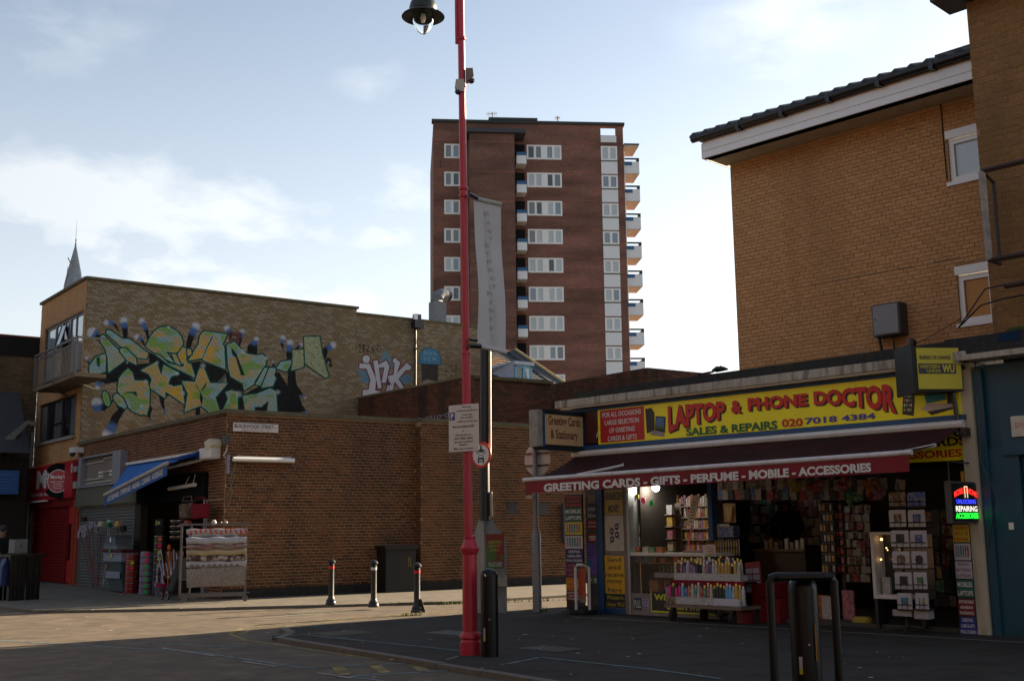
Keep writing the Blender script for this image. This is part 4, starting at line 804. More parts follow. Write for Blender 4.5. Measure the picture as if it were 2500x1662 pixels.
# the raised block that ends at the corner seen over the phone shop
q3o = u2.w(u2len, 0, 0); depth_k = 41.0
K3 = Frame(C+ray(1581, 897)/(ray(1581, 897)@_fw)*37.0, 142.76); K3.o[2] = 0
k3l = K3.p(1300, 940)[0]; zt3 = K3.p(1575, 898)[1]
kb = thing('raised_brick_block', 'weathered dark red brick block with a corner seen above the phone shop roof', 'building', K3, (0, 0, 0))
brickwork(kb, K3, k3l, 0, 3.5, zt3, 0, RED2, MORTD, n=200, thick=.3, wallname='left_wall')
K4 = Frame(K3.w(0, 0, 0), 54.87); kb2 = thing('raised_block_side', 'right hand return of the weathered brick block beside the small wall lamp', 'wall', K4, (0, 0, 0))
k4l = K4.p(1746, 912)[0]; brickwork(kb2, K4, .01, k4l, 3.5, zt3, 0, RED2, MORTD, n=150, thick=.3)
# ------------------------------------------------------------------ slate roofed house with dormer
ho = C+ray(1262, 852)/(ray(1262, 852)@_fw)*42.0; HF = Frame((ho[0], ho[1]), 54.87)
hz = HF.p(1262, 852)[1]; hu = 0.
def hp(x, y, off=0.): q = HF.p(x, y, off); return (q[0], off, q[1])
hs_ = thing('slate_house', 'pitched slate roof with a bare gable verge and a light blue dormer', 'house', HF, (0, 0, 0))
ev = HF.p(1378, 936, -.6); el = HF.p(1180, 925, -.6)
vp = ((1262, 851), (1376, 931)); ridge_l = HF.p(1110, 866, 3.2)
# main slope: ridge runs left from the apex, plane falls towards the street
ap = (0, 3.0, 0); q_ = HF.p(1262, 866, 3.0); rl = HF.p(1176, 864, 3.0)
P1, P2, P3, P4 = (rl[0], 3.0, q_[1]), (q_[0], 3.0, q_[1]), (ev[0], -.6, ev[1]-.25), (el[0], -.6, ev[1]-.25)
LIT_TILE = mat('painted_lit_tiles', (.16, .10, .06), .8, var=.35, scale=9, bump=.3); roof = part(hs_, 'roof', MB().add([P1, P2, P3, P4], [(0, 1, 2, 3)]), SLATE)
nr = 13; vs_ = []
for r_ in range(nr):
    t0, t1 = r_/nr, (r_+1.15)/nr; A0 = np.array(P1)*(1-t0)+np.array(P4)*t0; A1 = np.array(P2)*(1-t0)+np.array(P3)*t0; B0 = np.array(P1)*(1-t1)+np.array(P4)*t1; B1 = np.array(P2)*(1-t1)+np.array(P3)*t1
    nc = 22
    for c_ in range(nc):
        s0, s1 = (c_+.5*(r_ % 2))/nc, (c_+.96+.5*(r_ % 2))/nc
        if s1 > 1: continue
        a_ = A0*(1-s0)+A1*s0; b_ = A0*(1-s1)+A1*s1; c2 = B0*(1-s1)+B1*s1; d2 = B0*(1-s0)+B1*s0; up_ = np.array((0, -.02, .03)); up2 = np.array((0, -.03, .055+rng.uniform(0, .015)))
        if len(vs_) < 290 and s0 > -1: part(roof, 'tile', MB().add([a_+up_, b_+up_, c2+up2, d2+up2, c2, d2], [(0, 1, 2, 3), (3, 2, 4, 5)]), LIT_TILE if (s0 < .42+.012*r_ and r_ > 1 and r_ < 9) else SLATE); vs_.append(1)  # brown tiles paint the lit patch of the roof into its colour
part(hs_, 'ridge_tiles', MB().tube([(P1[0], 3, P1[2]+.03), (P2[0]-.3, 3, P2[2]+.03)], .12, 8), mat('terracotta', (.20, .075, .045), .8))
g0, g1 = hp(1258, 853, 2.9), hp(1378, 934, -.2)
part(hs_, 'gable_roof', MB().add([(g0[0]-.35, 2.9, g0[2]-.1), (g1[0]-.6, -.5, g1[2]-.2), g1, g0, (g0[0]-.9, 2.9, g0[2]-1.2), (g1[0]-1.9, -.6, g1[2]-.4)], [(0, 1, 2, 3), (4, 5, 1, 0)]), SLATE); part(hs_, 'verge_board', MB().tube([g0, g1], .07, 5), mat('weathered_verge', (.33, .26, .13), .8))
dm = part(hs_, 'dormer', MB().box(*[HF.p(x, 900, -.3)[0] for x in (1257, 1299)], -.3, 1.4, HF.p(1278, 925, -.3)[1], HF.p(1278, 892, -.3)[1]), mat('lead_sheet', (.30, .33, .40), .6))
du0, du1 = HF.p(1257, 900, -.35)[0], HF.p(1299, 900, -.35)[0]; dz0, dz1 = HF.p(1278, 923, -.35)[1], HF.p(1278, 891, -.35)[1]
BLF = mat('light_blue_frame', (.13, .33, .46), .5); OFF[dm.name] = OFF[hs_.name]
part(dm, 'dormer_window', MB().box(du0, du0+.09, -.36, -.3, dz0, dz1).box(du1-.09, du1, -.36, -.3, dz0, dz1).box(du0, du1, -.36, -.3, dz1-.09, dz1+.0).box((du0+du1)/2-.04, (du0+du1)/2+.06, -.36, -.3, dz0, dz1-.09), BLF); part(dm, 'pane', MB().box(du0+.09, (du0+du1)/2-.04, -.33, -.305, dz0, dz1-.09), GLASSD); part(dm, 'curtain', MB().add([((du0+du1)/2+.06, -.335, dz1-.09), (du1-.09, -.335, dz1-.09), (du1-.09, -.335, dz0), (du1-.2, -.335, dz0), ((du0+du1)/2+.1, -.335, dz0+.3)], [(0, 1, 2, 3, 4)]), CURT); part(dm, 'pane', MB().box((du0+du1)/2+.06, du1-.09, -.33, -.305, dz0, dz1-.09), GLASSD)
part(dm, 'fascia', MB().box(du0-.06, du1+.06, -.42, 1.4, dz1, dz1+.12), mat('pale_lead', (.40, .42, .47), .5)); l0 = HF.p(1215, 912, -.3); part(dm, 'cheek', MB().add([(du0-.02, -.35, dz1+.1), (du0-.02, -.35, dz0), (l0[0], .6, dz0+.05), (l0[0]-.1, .4, dz0+.3), (du0-.1, 1.0, dz1+.1)], [(0, 1, 2), (0, 2, 3), (0, 3, 4)]), mat('lead_sheet', (0, 0, 0)))
part(hs_, 'house_wall', MB().box(el[0]+.3, ev[0]-.4, .2, 6, 0, ev[1]-.3), MORTD)
# ------------------------------------------------------------------ tower block
tw = thing('tower_block', 'tall red brick tower block with white windows and stacked white balconies', 'tower block', T, (0, 0, 0))
def tbm(name, base, mortar, sc=(.225, .075)):
    m = bpy.data.materials.new(name); m.use_nodes = True; t = m.node_tree; n = t.nodes; l = t.links; b_ = n['Principled BSDF']; b_.inputs['Roughness'].default_value = .9
    ge = n.new('ShaderNodeNewGeometry'); d = n.new('ShaderNodeVectorMath'); d.operation = 'DOT_PRODUCT'; l.new(ge.outputs['Position'], d.inputs[0]); d.inputs[1].default_value = tuple(T.u+T.n)
    sp = n.new('ShaderNodeSeparateXYZ'); l.new(ge.outputs['Position'], sp.inputs[0]); cb = n.new('ShaderNodeCombineXYZ'); l.new(d.outputs['Value'], cb.inputs[0]); l.new(sp.outputs[2], cb.inputs[1])
    br = n.new('ShaderNodeTexBrick'); l.new(cb.outputs[0], br.inputs['Vector']); br.inputs['Scale'].default_value = 1; br.inputs['Brick Width'].default_value = sc[0]; br.inputs['Row Height'].default_value = sc[1]; br.inputs['Mortar Size'].default_value = .008
    br.inputs['Color1'].default_value = (*base, 1); br.inputs['Color2'].default_value = (*[c*.62 for c in base], 1); br.inputs['Mortar'].default_value = (*mortar, 1)
    nz = n.new('ShaderNodeTexNoise'); nz.inputs['Scale'].default_value = .35; nz.inputs['Detail'].default_value = 8; mp = n.new('ShaderNodeMapping'); mp.inputs['Scale'].default_value = (.5, .5, 2.2); l.new(ge.outputs['Position'], mp.inputs[0]); l.new(mp.outputs[0], nz.inputs['Vector'])
    r = n.new('ShaderNodeMapRange'); r.inputs[1].default_value = .3; r.inputs[2].default_value = .7; r.inputs[3].default_value = .6; r.inputs[4].default_value = 1.35; l.new(nz.outputs[0], r.inputs[0])
    mu = n.new('ShaderNodeVectorMath'); mu.operation = 'SCALE'; l.new(br.outputs[0], mu.inputs[0]); l.new(r.outputs[0], mu.inputs['Scale']); l.new(mu.outputs[0], b_.inputs['Base Color']); return m
TB = tbm('tower_brick', (.225, .085, .056), (.19, .13, .10)); TBD = tbm('tower_brick_dark', (.17, .066, .045), (.15, .11, .085))
tu = lambda x, y=600, off=0.: T.p(x, y, off)[0]
tz = lambda y, x=1290, off=0.: T.p(x, y, off)[1]
X0, X1 = T.p(1058, 600)[0], tu(1529, 600); ZR = tz(340); ZT = tz(303)
h0, h1 = tu(1466, 320), tu(1504, 320)
wins = []
colL = [(1084.5, 1123.5), (1285.5, 1370.5), (1467, 1507)]
LW_ = [352, 420, 488.5, 558, 628, 699, 770]; MWp = [(355, 390), (422.5, 458), (491, 527), (560, 596), (630, 666), (700.5, 737), (771.5, 808), (843, 879), (914, 950)]
RW_ = [(357.5, 392), (428, 460.5), (497, 529.5), (565, 597), (634.5, 667), (704, 737), (775, 808), (846, 879.5), (917, 950)]
ux = lambda x, y: T.p(x, y)[0]
part(tw, 'core', MB().box(X0, X1, .0, 16, 0, ZR), TB)
for c_ in cells(X0, X1, ZR, ZT, [(h0, h1, tz(331, 1490), tz(310, 1490))]): part(tw, 'parapet', MB().box(c_[0], c_[1], 0, .5, c_[2], c_[3]), TB)
part(tw, 'parapet', MB().box(X0, X0+.4, .5, 16, ZR, ZT), TB)
part(tw, 'roof_edge', MB().box(X0-.15, X1+.15, -.15, .6, ZT, ZT+.28), mat('roof_edge_grey', (.05, .055, .05), .8)); part(tw, 'plant_room', MB().box(tu(1200, 300), tu(1318, 300), 3, 9, ZT-.5, ZT+1.35), CONC); part(tw, 'plant_room_roof', MB().box(tu(1198, 300), tu(1320, 300), 2.6, 9.4, ZT+1.35, ZT+1.6), DKMETAL)
# stair shaft
sx0, sx1, syy = tu(1148, 600, -2.2), tu(1259, 600, -2.2), -2.2
part(tw, 'stair_shaft', MB().box(sx0, sx1, syy, 0, 0, T.p(1200, 326, syy)[1]), TBD)
part(tw, 'shaft_canopy', MB().box(tu(1140, 320, syy), tu(1283, 320, syy), syy-.3, 0, T.p(1200, 325, syy)[1], T.p(1200, 316, syy)[1]), mat('slate_grey_band', (.045, .05, .055), .7))
WPAN = mat('white_infill_panel', (.72, .73, .73), .5, var=.05); BLUP = mat('blue_balcony_screen', (.02, .10, .24), .5); SOFF = mat('warm_lit_soffit', (.48, .43, .34), .7)  # warm reflected light is put into the soffit colour
OFFW = mat('window_white', (.78, .77, .73), .5, var=.06)
for y0 in LW_:
    y1 = y0+35; z1_, z0_ = T.p(1104, y0)[1], T.p(1104, y1)[1]
    window(tw, T, ux(1084.5, y0), ux(1123.5, y0), z0_, z1_, -.06, OFFW, [rng.choice([GLASSB, CURTD, GLASSD, CURT]) for _ in (0, 1)], fw=.16, depth=.1, muls=((.5, .26),))
PANESET = [[CURTD, CURTD, CURTD, CURT], [CURT, CURT, GLASSB, CURTD], [CURTD, CURT, mat('pink_curtain_glass', (.22, .12, .15), .2), CURTD], [CURTD, CURT, CURT, CURTD], [CURT, CURTD, CURT, CURT], [GLASSB, CURT, GLASSB, GLASSB], [CURT, CURT, CURT, CURT], [CURT, CURT, CURT, CURT], [CURT, GLASSB, CURT, CURTD]]
for i, (y0, y1) in enumerate(MWp):
    z1_, z0_ = tz(y0, 1328), tz(y1, 1328); window(tw, T, ux(1285.5+(y0-355)*.0143, y0), ux(1370+(y0-355)*.017, y0), z0_, z1_, -.06, OFFW, [rng.choice([CURT, CURT, CURTD, GLASSB, GLASSD]) if rng.random() < .6 else m0 for m0 in PANESET[i]], fw=.16, depth=.1, muls=((.235, .22), (.5, .62), (.765, .22)))
for i, (y0, y1) in enumerate(RW_):
    dx = (y0-357.5)*.025; a_, b_ = ux(1466.5+dx, y0), ux(1506+dx, y0); z1_, z0_ = tz(y0, 1487), tz(y1, 1487)
    window(tw, T, a_, b_, z0_, z1_, -.06, OFFW, [GLASSB if i in (1, 3) else CURT, GLASSB if i in (1, 3, 5) else CURT], fw=.16, depth=.1, muls=((.5, .24),))
    zn = tz(RW_[i+1][0], 1487) if i+1 < len(RW_) else z0_-2
    part(tw, 'infill_panel', MB().box(a_, b_, -.04, .0, zn+.12, z0_-.12), WPAN)
    part(tw, 'panel_trim', MB().box(a_-.02, b_+.02, -.07, .0, z0_-.12, z0_-.02), mat('olive_trim', (.09, .085, .06), .7))
part(tw, 'infill_panel', MB().box(h0, h1, -.04, .0, tz(348, 1487), tz(332, 1487)), WPAN)
BANDM = tbm('tower_band_brick', (.28, .10, .06), (.2, .13, .1))
for i in range(10):
    zb_ = tz(347+i*70.4, 1420); part(tw, 'floor_band', MB().box(tu(1385), tu(1463), -.02, .0, zb_-.2, zb_), BANDM); part(tw, 'floor_band', MB().box(sx0+.1, sx1-.1, syy-.02, syy, zb_-1.0, zb_-.85), BANDM)
    part(tw, 'floor_band', MB().box(X0+.1, tu(1140), -.02, .0, zb_-.2, zb_), BANDM)
# inner balconies in the corner right of the shaft
for i in range(8):
    yt = 371.5+i*70.4; off = -1.6; z1_ = T.p(1273, yt, off)[1]; z0_ = T.p(1273, yt+25, off)[1]; a_, b_ = T.p(1261+i*.6, yt, off)[0], T.p(1285+i*.6, yt, off)[0]
    bl_ = part(tw, 'balcony', MB().box(a_, b_, off, off+.12, z0_, z1_-.32).box(b_-.12, b_, off+.12, 0, z0_, z1_-.1).box(a_, b_, off, 0, z0_-.12, z0_), WPAN); part(bl_, 'screen', MB().box(a_, b_, off-.02, off+.1, z1_-.32, z1_), BLUP); part(bl_, 'recess', MB().box(a_, b_, -.05, -.01, z1_, z1_+1.3), mat('recess_shade_paint', (.012, .012, .014), .8))  # flat dark panel paints the shade of a door recess
# balconies on the right hand side wall
SB = [(351, None), (392, 444), (459, 513), (527, 576.5), (597, 645), (666, 712), (736, 780), (808, 850), (879, 925)]
for i, (yt, yb) in enumerate(SB):
    xL = 1524+(yt-351)*.021; xR = 1559+(yt-351)*.03; a_ = T.p(xL, yt)[0]; b_ = T.p(xR, yt, .3)[0]; z1_ = T.p(xR, yt+3, .3)[1]
    if yb is None:
        part(tw, 'roof_canopy', MB().box(a_+.02, b_, .3, 3.4, z1_-.15, z1_-.02), SOFF); part(tw, 'canopy_edge', MB().box(a_+.02, b_+.05, .25, 3.45, z1_-.02, z1_+.12), mat('roof_edge_grey', (0, 0, 0))); continue
    zb_ = z1_-1.05
    bl_ = part(tw, 'balcony', MB().box(a_+.02, b_, .3, .42, zb_, z1_).box(b_-.12, b_, .42, 3.4, zb_, z1_).box(a_+.02, b_, .3, 3.4, zb_-.14, zb_-.0), WPAN)
    part(bl_, 'soffit', MB().box(a_+.02, b_, .28, 3.4, zb_-.17, zb_-.142), SOFF); part(bl_, 'screen', MB().box(a_+.02, a_+.02+(b_-a_)*.5, .24, .298, z1_-.38, z1_-.05), BLUP); part(bl_, 'hand_rail', MB().box(a_+.02, b_, .28, .36, z1_+.2, z1_+.36).box(b_-.3, b_, .28, .36, z1_, z1_+.2).box(b_-.1, b_-.02, .28, 3.4, z1_+.2, z1_+.34), DKMETAL)
part(tw, 'side_downpipe', MB().tube([(X1+.1, .3, 0), (X1+.1, .3, ZR-1)], .06, 5), UPVC)
for x in (1074,): part(tw, 'vent_brick', MB().box(tu(x), tu(x+3), -.03, 0, tz(398, 1074), tz(392, 1074)).box(tu(x), tu(x+3), -.03, 0, tz(408, 1074), tz(402, 1074)), DKMETAL)
def aerial(label, x, y, s, fr, off):
    u_, z_ = fr.p(x, y, off); at_ = thing('tv_aerial', label, 'aerial', fr, (u_, off, z_-2)); part(at_, 'mast', MB().tube([(u_, off, z_-2.2), (u_, off, z_+.2)], .03, 5), DKMETAL); mb = MB().tube([(u_-s, off, z_), (u_+s*.9, off, z_+.1)], .025, 4)
    for t in range(7): mb.tube([(u_-s+t*s*.28, off, z_-.22), (u_-s+t*s*.28, off, z_+.25)], .018, 4)
    part(at_, 'elements', mb, DKMETAL)
aerial('long television aerial on the left of the tower roof', 1202, 279, .55, T, 3); aerial('short television aerial right of the middle of the tower roof', 1362, 289, .28, T, 3)
# ------------------------------------------------------------------ church spire
SPF = Frame((C+ray(184, 690)/(ray(184, 690)@_fw)*95)[:2], 90); sp = thing('church_spire', 'thin grey slated church spire rising behind the buff building', 'spire', SPF, (0, 0, 18))
zz1 = SPF.p(184, 598)[1]; zz2 = SPF.p(184, 662)[1]; zz3 = SPF.p(184, 692)[1]; zzb = SPF.p(184, 725)[1]; pm = 95/FPX
LEADR = mat('spire_slate', (.22, .24, .27), .7, var=.3, scale=6); xc = SPF.p(183.5, 620)[0]
a8 = math.pi/8
part(sp, 'cone', MB().lathe([(29*pm, zzb-1), (21*pm, zz3), (15.5*pm, zz2), (1.2*pm, zz1)], xc, 0, 8, a8), LEADR)
part(sp, 'finial', MB().lathe([(.9*pm, zz1-.3), (2.2*pm, zz1), (1*pm, zz1+.25), (1.8*pm, zz1+.4), (.5*pm, zz1+.6), (.2*pm, zz1+2.1)], xc, 0, 6), LEADR)
GOLD = mat('weathered_gold_edge', (.40, .30, .22), .6)
for (cx__, y0, s, off) in [(1, zz2+.5, 12, -12), (-8, zz3+.55, 11, -13)]:
    part(sp, 'band', MB().tube([(xc+(cx__-13)*pm if cx__ > 0 else xc-17*pm, off*pm, y0+.55 if cx__ > 0 else y0-.8), (xc+(cx__)*pm if cx__ > 0 else xc-9*pm, off*pm*1.15, y0-.3 if cx__ > 0 else y0+.5), (xc+(cx__+12)*pm if cx__ > 0 else xc+6*pm, off*pm, y0+.35 if cx__ > 0 else y0-.8)], .055, 5), GOLD)
for dx, z_ in ((-19, zz2-.1), (-27, zz3-.8), (13, zz2+.1)): part(sp, 'pinnacle', MB().lathe([(1.6*pm, z_-1.2), (1.3*pm, z_), (.2*pm, z_+.45)], xc+dx*pm*.7, -8*pm, 6), LEADR)
# ------------------------------------------------------------------ dark gabled building at the far left
nb = thing('dark_gabled_building', 'dark stock brick building with slate roof and a pale gable edge at far left', 'building', NB, (0, 0, 0))
brickwork(nb, NB, -8, -.01, 0, 8.55, 0, DARKB, MORTD, n=150, thick=.3); part(nb, 'parapet', MB().box(-8, -.01, -.04, .3, 7.9, 8.6), mat('black_parapet', (.02, .018, .018), .9)); part(nb, 'coping', MB().box(-8, -.01, -.06, .32, 8.6, 8.66), mat('terracotta', (0, 0, 0)))
part(nb, 'lean_to_roof', MB().add([(-8, -2.2, 4.3), (-.6, -2.2, 4.3), (-.6, -.02, 6.6), (-8, -.02, 6.6)], [(0, 1, 2, 3)]), SLATE)
g_ = [NB.p(x, y, -1.6) for x, y in ((0, 1108), (0, 1078), (66, 1026), (86, 1030), (84, 1042), (66, 1036))]
part(nb, 'gable_board', MB().prism(g_, -1.75, -1.6), mat('pale_gable_board', (.16, .155, .145), .7)); 
part(nb, 'lower_wall', MB().box(-8, -.5, -1.5, -.3, 0, 4.2), mat('dark_render', (.03, .026, .022), .9))
for i in range(5): part(nb, 'bracket_rail', MB().tube([NB.w(0, 0, 0)*0+np.array((NB.p(8+i*16, 1085-i*12, -1.9)[0], -1.9, NB.p(8+i*16, 1085-i*12, -1.9)[1])), np.array((NB.p(8+i*16, 1035-i*2, -1.9)[0], -1.9, NB.p(8+i*16, 1120, -1.9)[1]))], .012, 4), DKMETAL)
a = NB.r(-20, 1148, 45, 1206, -2.0); bs = thing('blue_notice_board', 'blue notice board with white text lines on the dark far left building', 'sign', NB, (a[0], -2, a[2])); part(bs, 'board', MB().box(a[0], a[1], -2.05, -1.5, a[2], a[3]), mat('blue_board', (.005, .075, .26), .5)); W_ = a[1]-a[0]; H_ = a[3]-a[2]
part(bs, 'lettering', MB().text('Health & Community Theatre Centre', a[0]+.05*W_, a[0]+.8*W_, a[2]+.78*H_, a[2]+.84*H_, -2.055, .01).text('Open to all people who live or work nearby', a[0]+.05*W_, a[0]+.88*W_, a[2]+.62*H_, a[2]+.66*H_, -2.055).text('For more information', a[0]+.05*W_, a[0]+.55*W_, a[2]+.5*H_, a[2]+.54*H_, -2.055).text('please visit the entrance on the left', a[0]+.05*W_, a[0]+.8*W_, a[2]+.37*H_, a[2]+.41*H_, -2.055).text('or ask the wardens', a[0]+.05*W_, a[0]+.66*W_, a[2]+.24*H_, a[2]+.28*H_, -2.055), mat('blue_board_print', (.16, .28, .5), .6))
# ------------------------------------------------------------------ tall buff brick building over the phone shop
BG = Frame(S.w(0, 3.0, 0), 136.05); bgl = BG.p(1794, 660)[0]; bgr = 7.0
bb = thing('flat_block', 'plain buff brick building with a deep white fascia and black gutter above the phone shop', 'building', BG, (bgl, 0, 0)); zf0 = BG.p(1790, 400)[1]
def wpx(fr, x0, x1, y0l, y1l, off=0): return (fr.p(x0, y0l, off)[0], fr.p(x1, y0l, off)[0], fr.p(x0, y1l, off)[1], fr.p(x0, y0l, off)[1])
wa = (BG.p(2312, 330)[0], BG.p(2400, 300)[0], BG.p(2315, 447)[1], BG.p(2310, 322)[1]); wb = (BG.p(2337, 680)[0], BG.p(2422, 660)[0], BG.p(2345, 790)[1], BG.p(2335, 652)[1])
brickwork(bb, BG, bgl, bgr+.3, 3.6, zf0+.1, 0, BUFF, MORTB, n=300, thick=.3, holes=[wa, wb], bl=.215, proud=.006)
part(bb, 'end_wall', MB().box(bgl+.01, bgl+.3, .3, 9, 3, zf0), MORTB)
ov = -.75
for h_, lab in ((wa, 'upper'), (wb, 'lower')):
    window(bb, BG, h_[0], h_[1], h_[2], h_[3]-.16, .03, UPVC, [CURT] if lab == 'upper' else [glass('amber_patterned_glass', (.32, .13, .02), .12)], muls=(), fw=.09, depth=.1, sill=UPVC); part(bb, 'window_head', MB().box(h_[0]-.03, h_[1], -.03, .1, h_[3]-.15, h_[3]), UPVC)
zfa = BG.p(1721, 386, ov)[1]; zfb = BG.p(1721, 357, ov)[1]; fl0 = BG.p(1719, 380, ov)[0]; fr0 = BG.p(2372, 194, ov)[0]
zfa = (zfa+BG.p(2369, 194.6, ov)[1])/2
part(bb, 'soffit', MB().box(fl0, 8.5, ov, .02, zfa, zfa+.03), mat('shaded_soffit', (.42, .36, .28), .7)); part(bb, 'fascia', MB().box(fl0-.02, 8.5, ov-.03, ov, zfa-.01, zfa+.13).box(fl0-.02, 8.5, ov-.025, ov, zfa+.14, zfa+.32), UPVC, bevel=.004); part(bb, 'eaves_board', MB().box(fl0-.01, 8.5, ov-.05, ov+.2, zfa+.36, zfa+.46), BLACKP); part(bb, 'fascia_backing', MB().box(fl0-.01, 8.5, ov-.015, ov+.2, zfa, zfa+.359), mat('pink_undercloak', (.42, .31, .24), .7)); part(bb, 'end_fascia', MB().box(fl0-.04, fl0-.021, ov-.03, .6, zfa-.01, zfa+.3), UPVC)
gt = part(bb, 'gutter', MB().tube([(fl0-.2, ov-.11, zfa+.42), (8.5, ov-.11, zfa+.42)], .075, 10), BLACKP, smooth=True)
for i in range(6): part(bb, 'gutter_bracket', MB().box(fl0+.9+i*1.0, fl0+.98+i*1.0, ov-.19, ov-.02, zfa+.32, zfa+.47), BLACKP)
RT = mat('black_roof_tiles', (.035, .036, .036), .75, var=.4, scale=12, bump=.4)
nt_ = 36; rf = part(bb, 'roof', MB().add([(fl0-.25, ov-.12, zfa+.48), (8.5, ov-.12, zfa+.48), (8.5, 4, zfa+1.9), (fl0-.25, 4, zfa+1.9)], [(0, 1, 2, 3)]), RT)
part(bb, 'roof_end', MB().prism([(fl0-.25, zfa+.46), (8.5, zfa+.46), (8.5, zfa+.50), (fl0-.25, zfa+.50)], ov-.1, ov+1.2), RT)
tm = mesh(MB().add([(-.15, 0, .02), (-.06, 0, .075), (.03, 0, .02), (.15, 0, .02), (-.15, .42, .17), (-.06, .42, .225), (.03, .42, .17), (.15, .42, .17), (-.15, 0, -.02), (.15, 0, -.02)], [(0, 1, 5, 4), (1, 2, 6, 5), (2, 3, 7, 6), (0, 8, 9, 3, 2, 1)]), 'roof_tile', RT, (0, 0, 0))
ofb = OFF[bb.name]
for r_ in range(3):
    for i in range(34):
        o = bpy.data.objects.new('roof_tile', tm); COL.objects.link(o); o.parent = rf; o.location = (fl0-.1+i*.295-ofb[0], ov-.14+r_*.34, zfa+.475+r_*.11)
part(bb, 'ridge_stack', MB().box(BG.p(2300, 140)[0], 8.5, -.3, 1, zfa+.72, zfa+.82), RT)
cb_ = BG.r(2129, 738, 2212, 822, -.3); cbx = thing('grey_cable_cabinet', 'large grey metal cabinet bolted to the buff wall above the shop sign', 'cabinet', BG, (cb_[0], -.2, cb_[2]))
zt_, zb_ = BG.p(2130, 745, -.3)[1], BG.p(2132, 823, -.3)[1]; u_a, u_b = BG.p(2129, 780, -.3)[0], BG.p(2197, 780, -.3)[0]
GCB = mat('grey_cabinet', (.20, .21, .22), .5, var=.06); part(cbx, 'box', MB().box(u_a, u_b, -.3, 0, zb_, zt_), mat('dark_grey_cabinet', (.06, .06, .065), .5), bevel=.01); part(cbx, 'door', MB().box(u_a+.03, u_b-.03, -.315, -.302, zb_+.03, zt_-.03), GCB); part(cbx, 'lock', MB().box(u_a+.06, u_a+.08, -.32, -.316, (zt_+zb_)/2, (zt_+zb_)/2+.03), BLACKP)
part(cbx, 'conduit', MB().tube([(u_b-.5, -.15, zb_), (u_b-.45, -.1, zb_-.5), (u_b-.45, -.1, zb_-.8)], .03, 6).tube([(u_b-.25, -.1, zb_), (u_b-.25, -.1, zb_-.8)], .02, 6), BLACKP)
solo('sagging_cable', 'thin dark cable sagging from the lower window sill across the buff wall', 'cable', MB().tube([(BG.p(x, y, -.1)[0], -.1, BG.p(x, y, -.1)[1]) for x, y in ((2100, 880), (2180, 862), (2260, 828), (2345, 778))], .006, 4), BLACKP, BG, (5, -.1, 4))
solo('wall_cable', 'thin dark cable running up the buff wall beside the upper window', 'cable', MB().tube([(BG.p(x, y, -.02)[0], -.02, BG.p(x, y, -.02)[1]) for x, y in ((2296, 245), (2302, 330), (2312, 440))], .01, 4), BLACKP, BG, (5, -.1, 7))
CRK = mat('grey_repointing', (.10, .095, .075), .9)
# repointed crack lines, thin strips of cement in the joints
for nm, pts in (('mortar_crack', [(1910, 709), (2020, 690), (2160, 664), (2300, 638), (2405, 619)]), ('mortar_crack', [(2210, 318), (2237, 315), (2250, 328), (2266, 336), (2282, 342)])):
    mb = MB()
    for p_, q_ in zip(pts, pts[1:]):
        a_, b_ = BG.p(*p_), BG.p(*q_); mb.add([(a_[0], -.0075, a_[1]), (b_[0], -.0075, b_[1]), (b_[0], -.0075, b_[1]+.014), (a_[0], -.0075, a_[1]+.014)], [(0, 1, 2, 3)])
    part(bb, nm, mb, CRK)
# nearer block at the right edge
RB = Frame(S.w(0, .05, 0), 136.05); rl_ = 6.98; nbk = thing('near_block', 'nearer buff brick block filling the right edge of the view', 'building', RB, (rl_, 0, 0))
brickwork(nbk, RB, rl_, 11, 4.1, 12.5, 0, BUFF2, MORTB, n=300, thick=.3, proud=.006, bl=.29, bh=.085); part(nbk, 'side_wall', MB().box(rl_+.01, rl_+.3, .3, 6, 4.1, 12.5), MORTB)
part(nbk, 'roof_edge', MB().box(rl_-.5, 11, -.6, 0, 9.3, 9.31) if False else MB().box(rl_-.35, 11, -.45, .2, RB.p(2350, 5, -.3)[1]+.1, RB.p(2350, 5, -.3)[1]+.3), BLACKP)
fr_ = thing('empty_sign_bracket', 'rusty rectangular steel frame of a missing sign projecting from the near block', 'sign frame', RB, (7, -.3, 6))
def q3(x, y, off): u_, z_ = RB.p(x, y, off); return (u_, off, z_)
RUST = mat('rusty_steel', (.055, .04, .032), .7, .3, dirt=.5, dirtcol=(.1, .04, .02)); off_ = -.75
c0, c1 = q3(2397, 418, off_), q3(2413, 636, off_); d0, d1 = q3(2425, 446, -.2), q3(2437, 646, -.2)
part(fr_, 'outer_post', MB().tube([c0, (c0[0], off_, c1[2])], .05, 4), mat('flaking_white_steel', (.30, .27, .24), .7, dirt=.6)); part(fr_, 'inner_post', MB().tube([d0, (d0[0], -.2, d1[2])], .03, 4), RUST); part(fr_, 'rails', MB().tube([c0, d0], .025, 4).tube([(c0[0], off_, c1[2]), (d0[0], -.2, d1[2])], .025, 4).tube([c0, (c0[0]+2.4, off_, c0[2])], .04, 4).tube([(c0[0], off_, c1[2]), (c0[0]+2.4, off_, c1[2])], .04, 4).tube([(c0[0]+.1, off_+.2, c1[2]-.35), (c0[0]+2.4, off_+.2, c1[2]-.35)], .04, 4), RUST)
for i, (p_, q_) in enumerate((((2405, 705), (2500, 690)), ((2395, 745), (2500, 720)))): solo('slack_cable', ['upper slack cable crossing the near brick block', 'lower slack cable crossing the near brick block'][i], 'cable', MB().tube([q3(2340, 800, -.3), q3(*p_, -.3), q3((p_[0]+q_[0])/2, (p_[1]+q_[1])/2-3, -.3), q3(*q_, -.3)], .012, 4), BLACKP, RB, (7, -.3, 5))
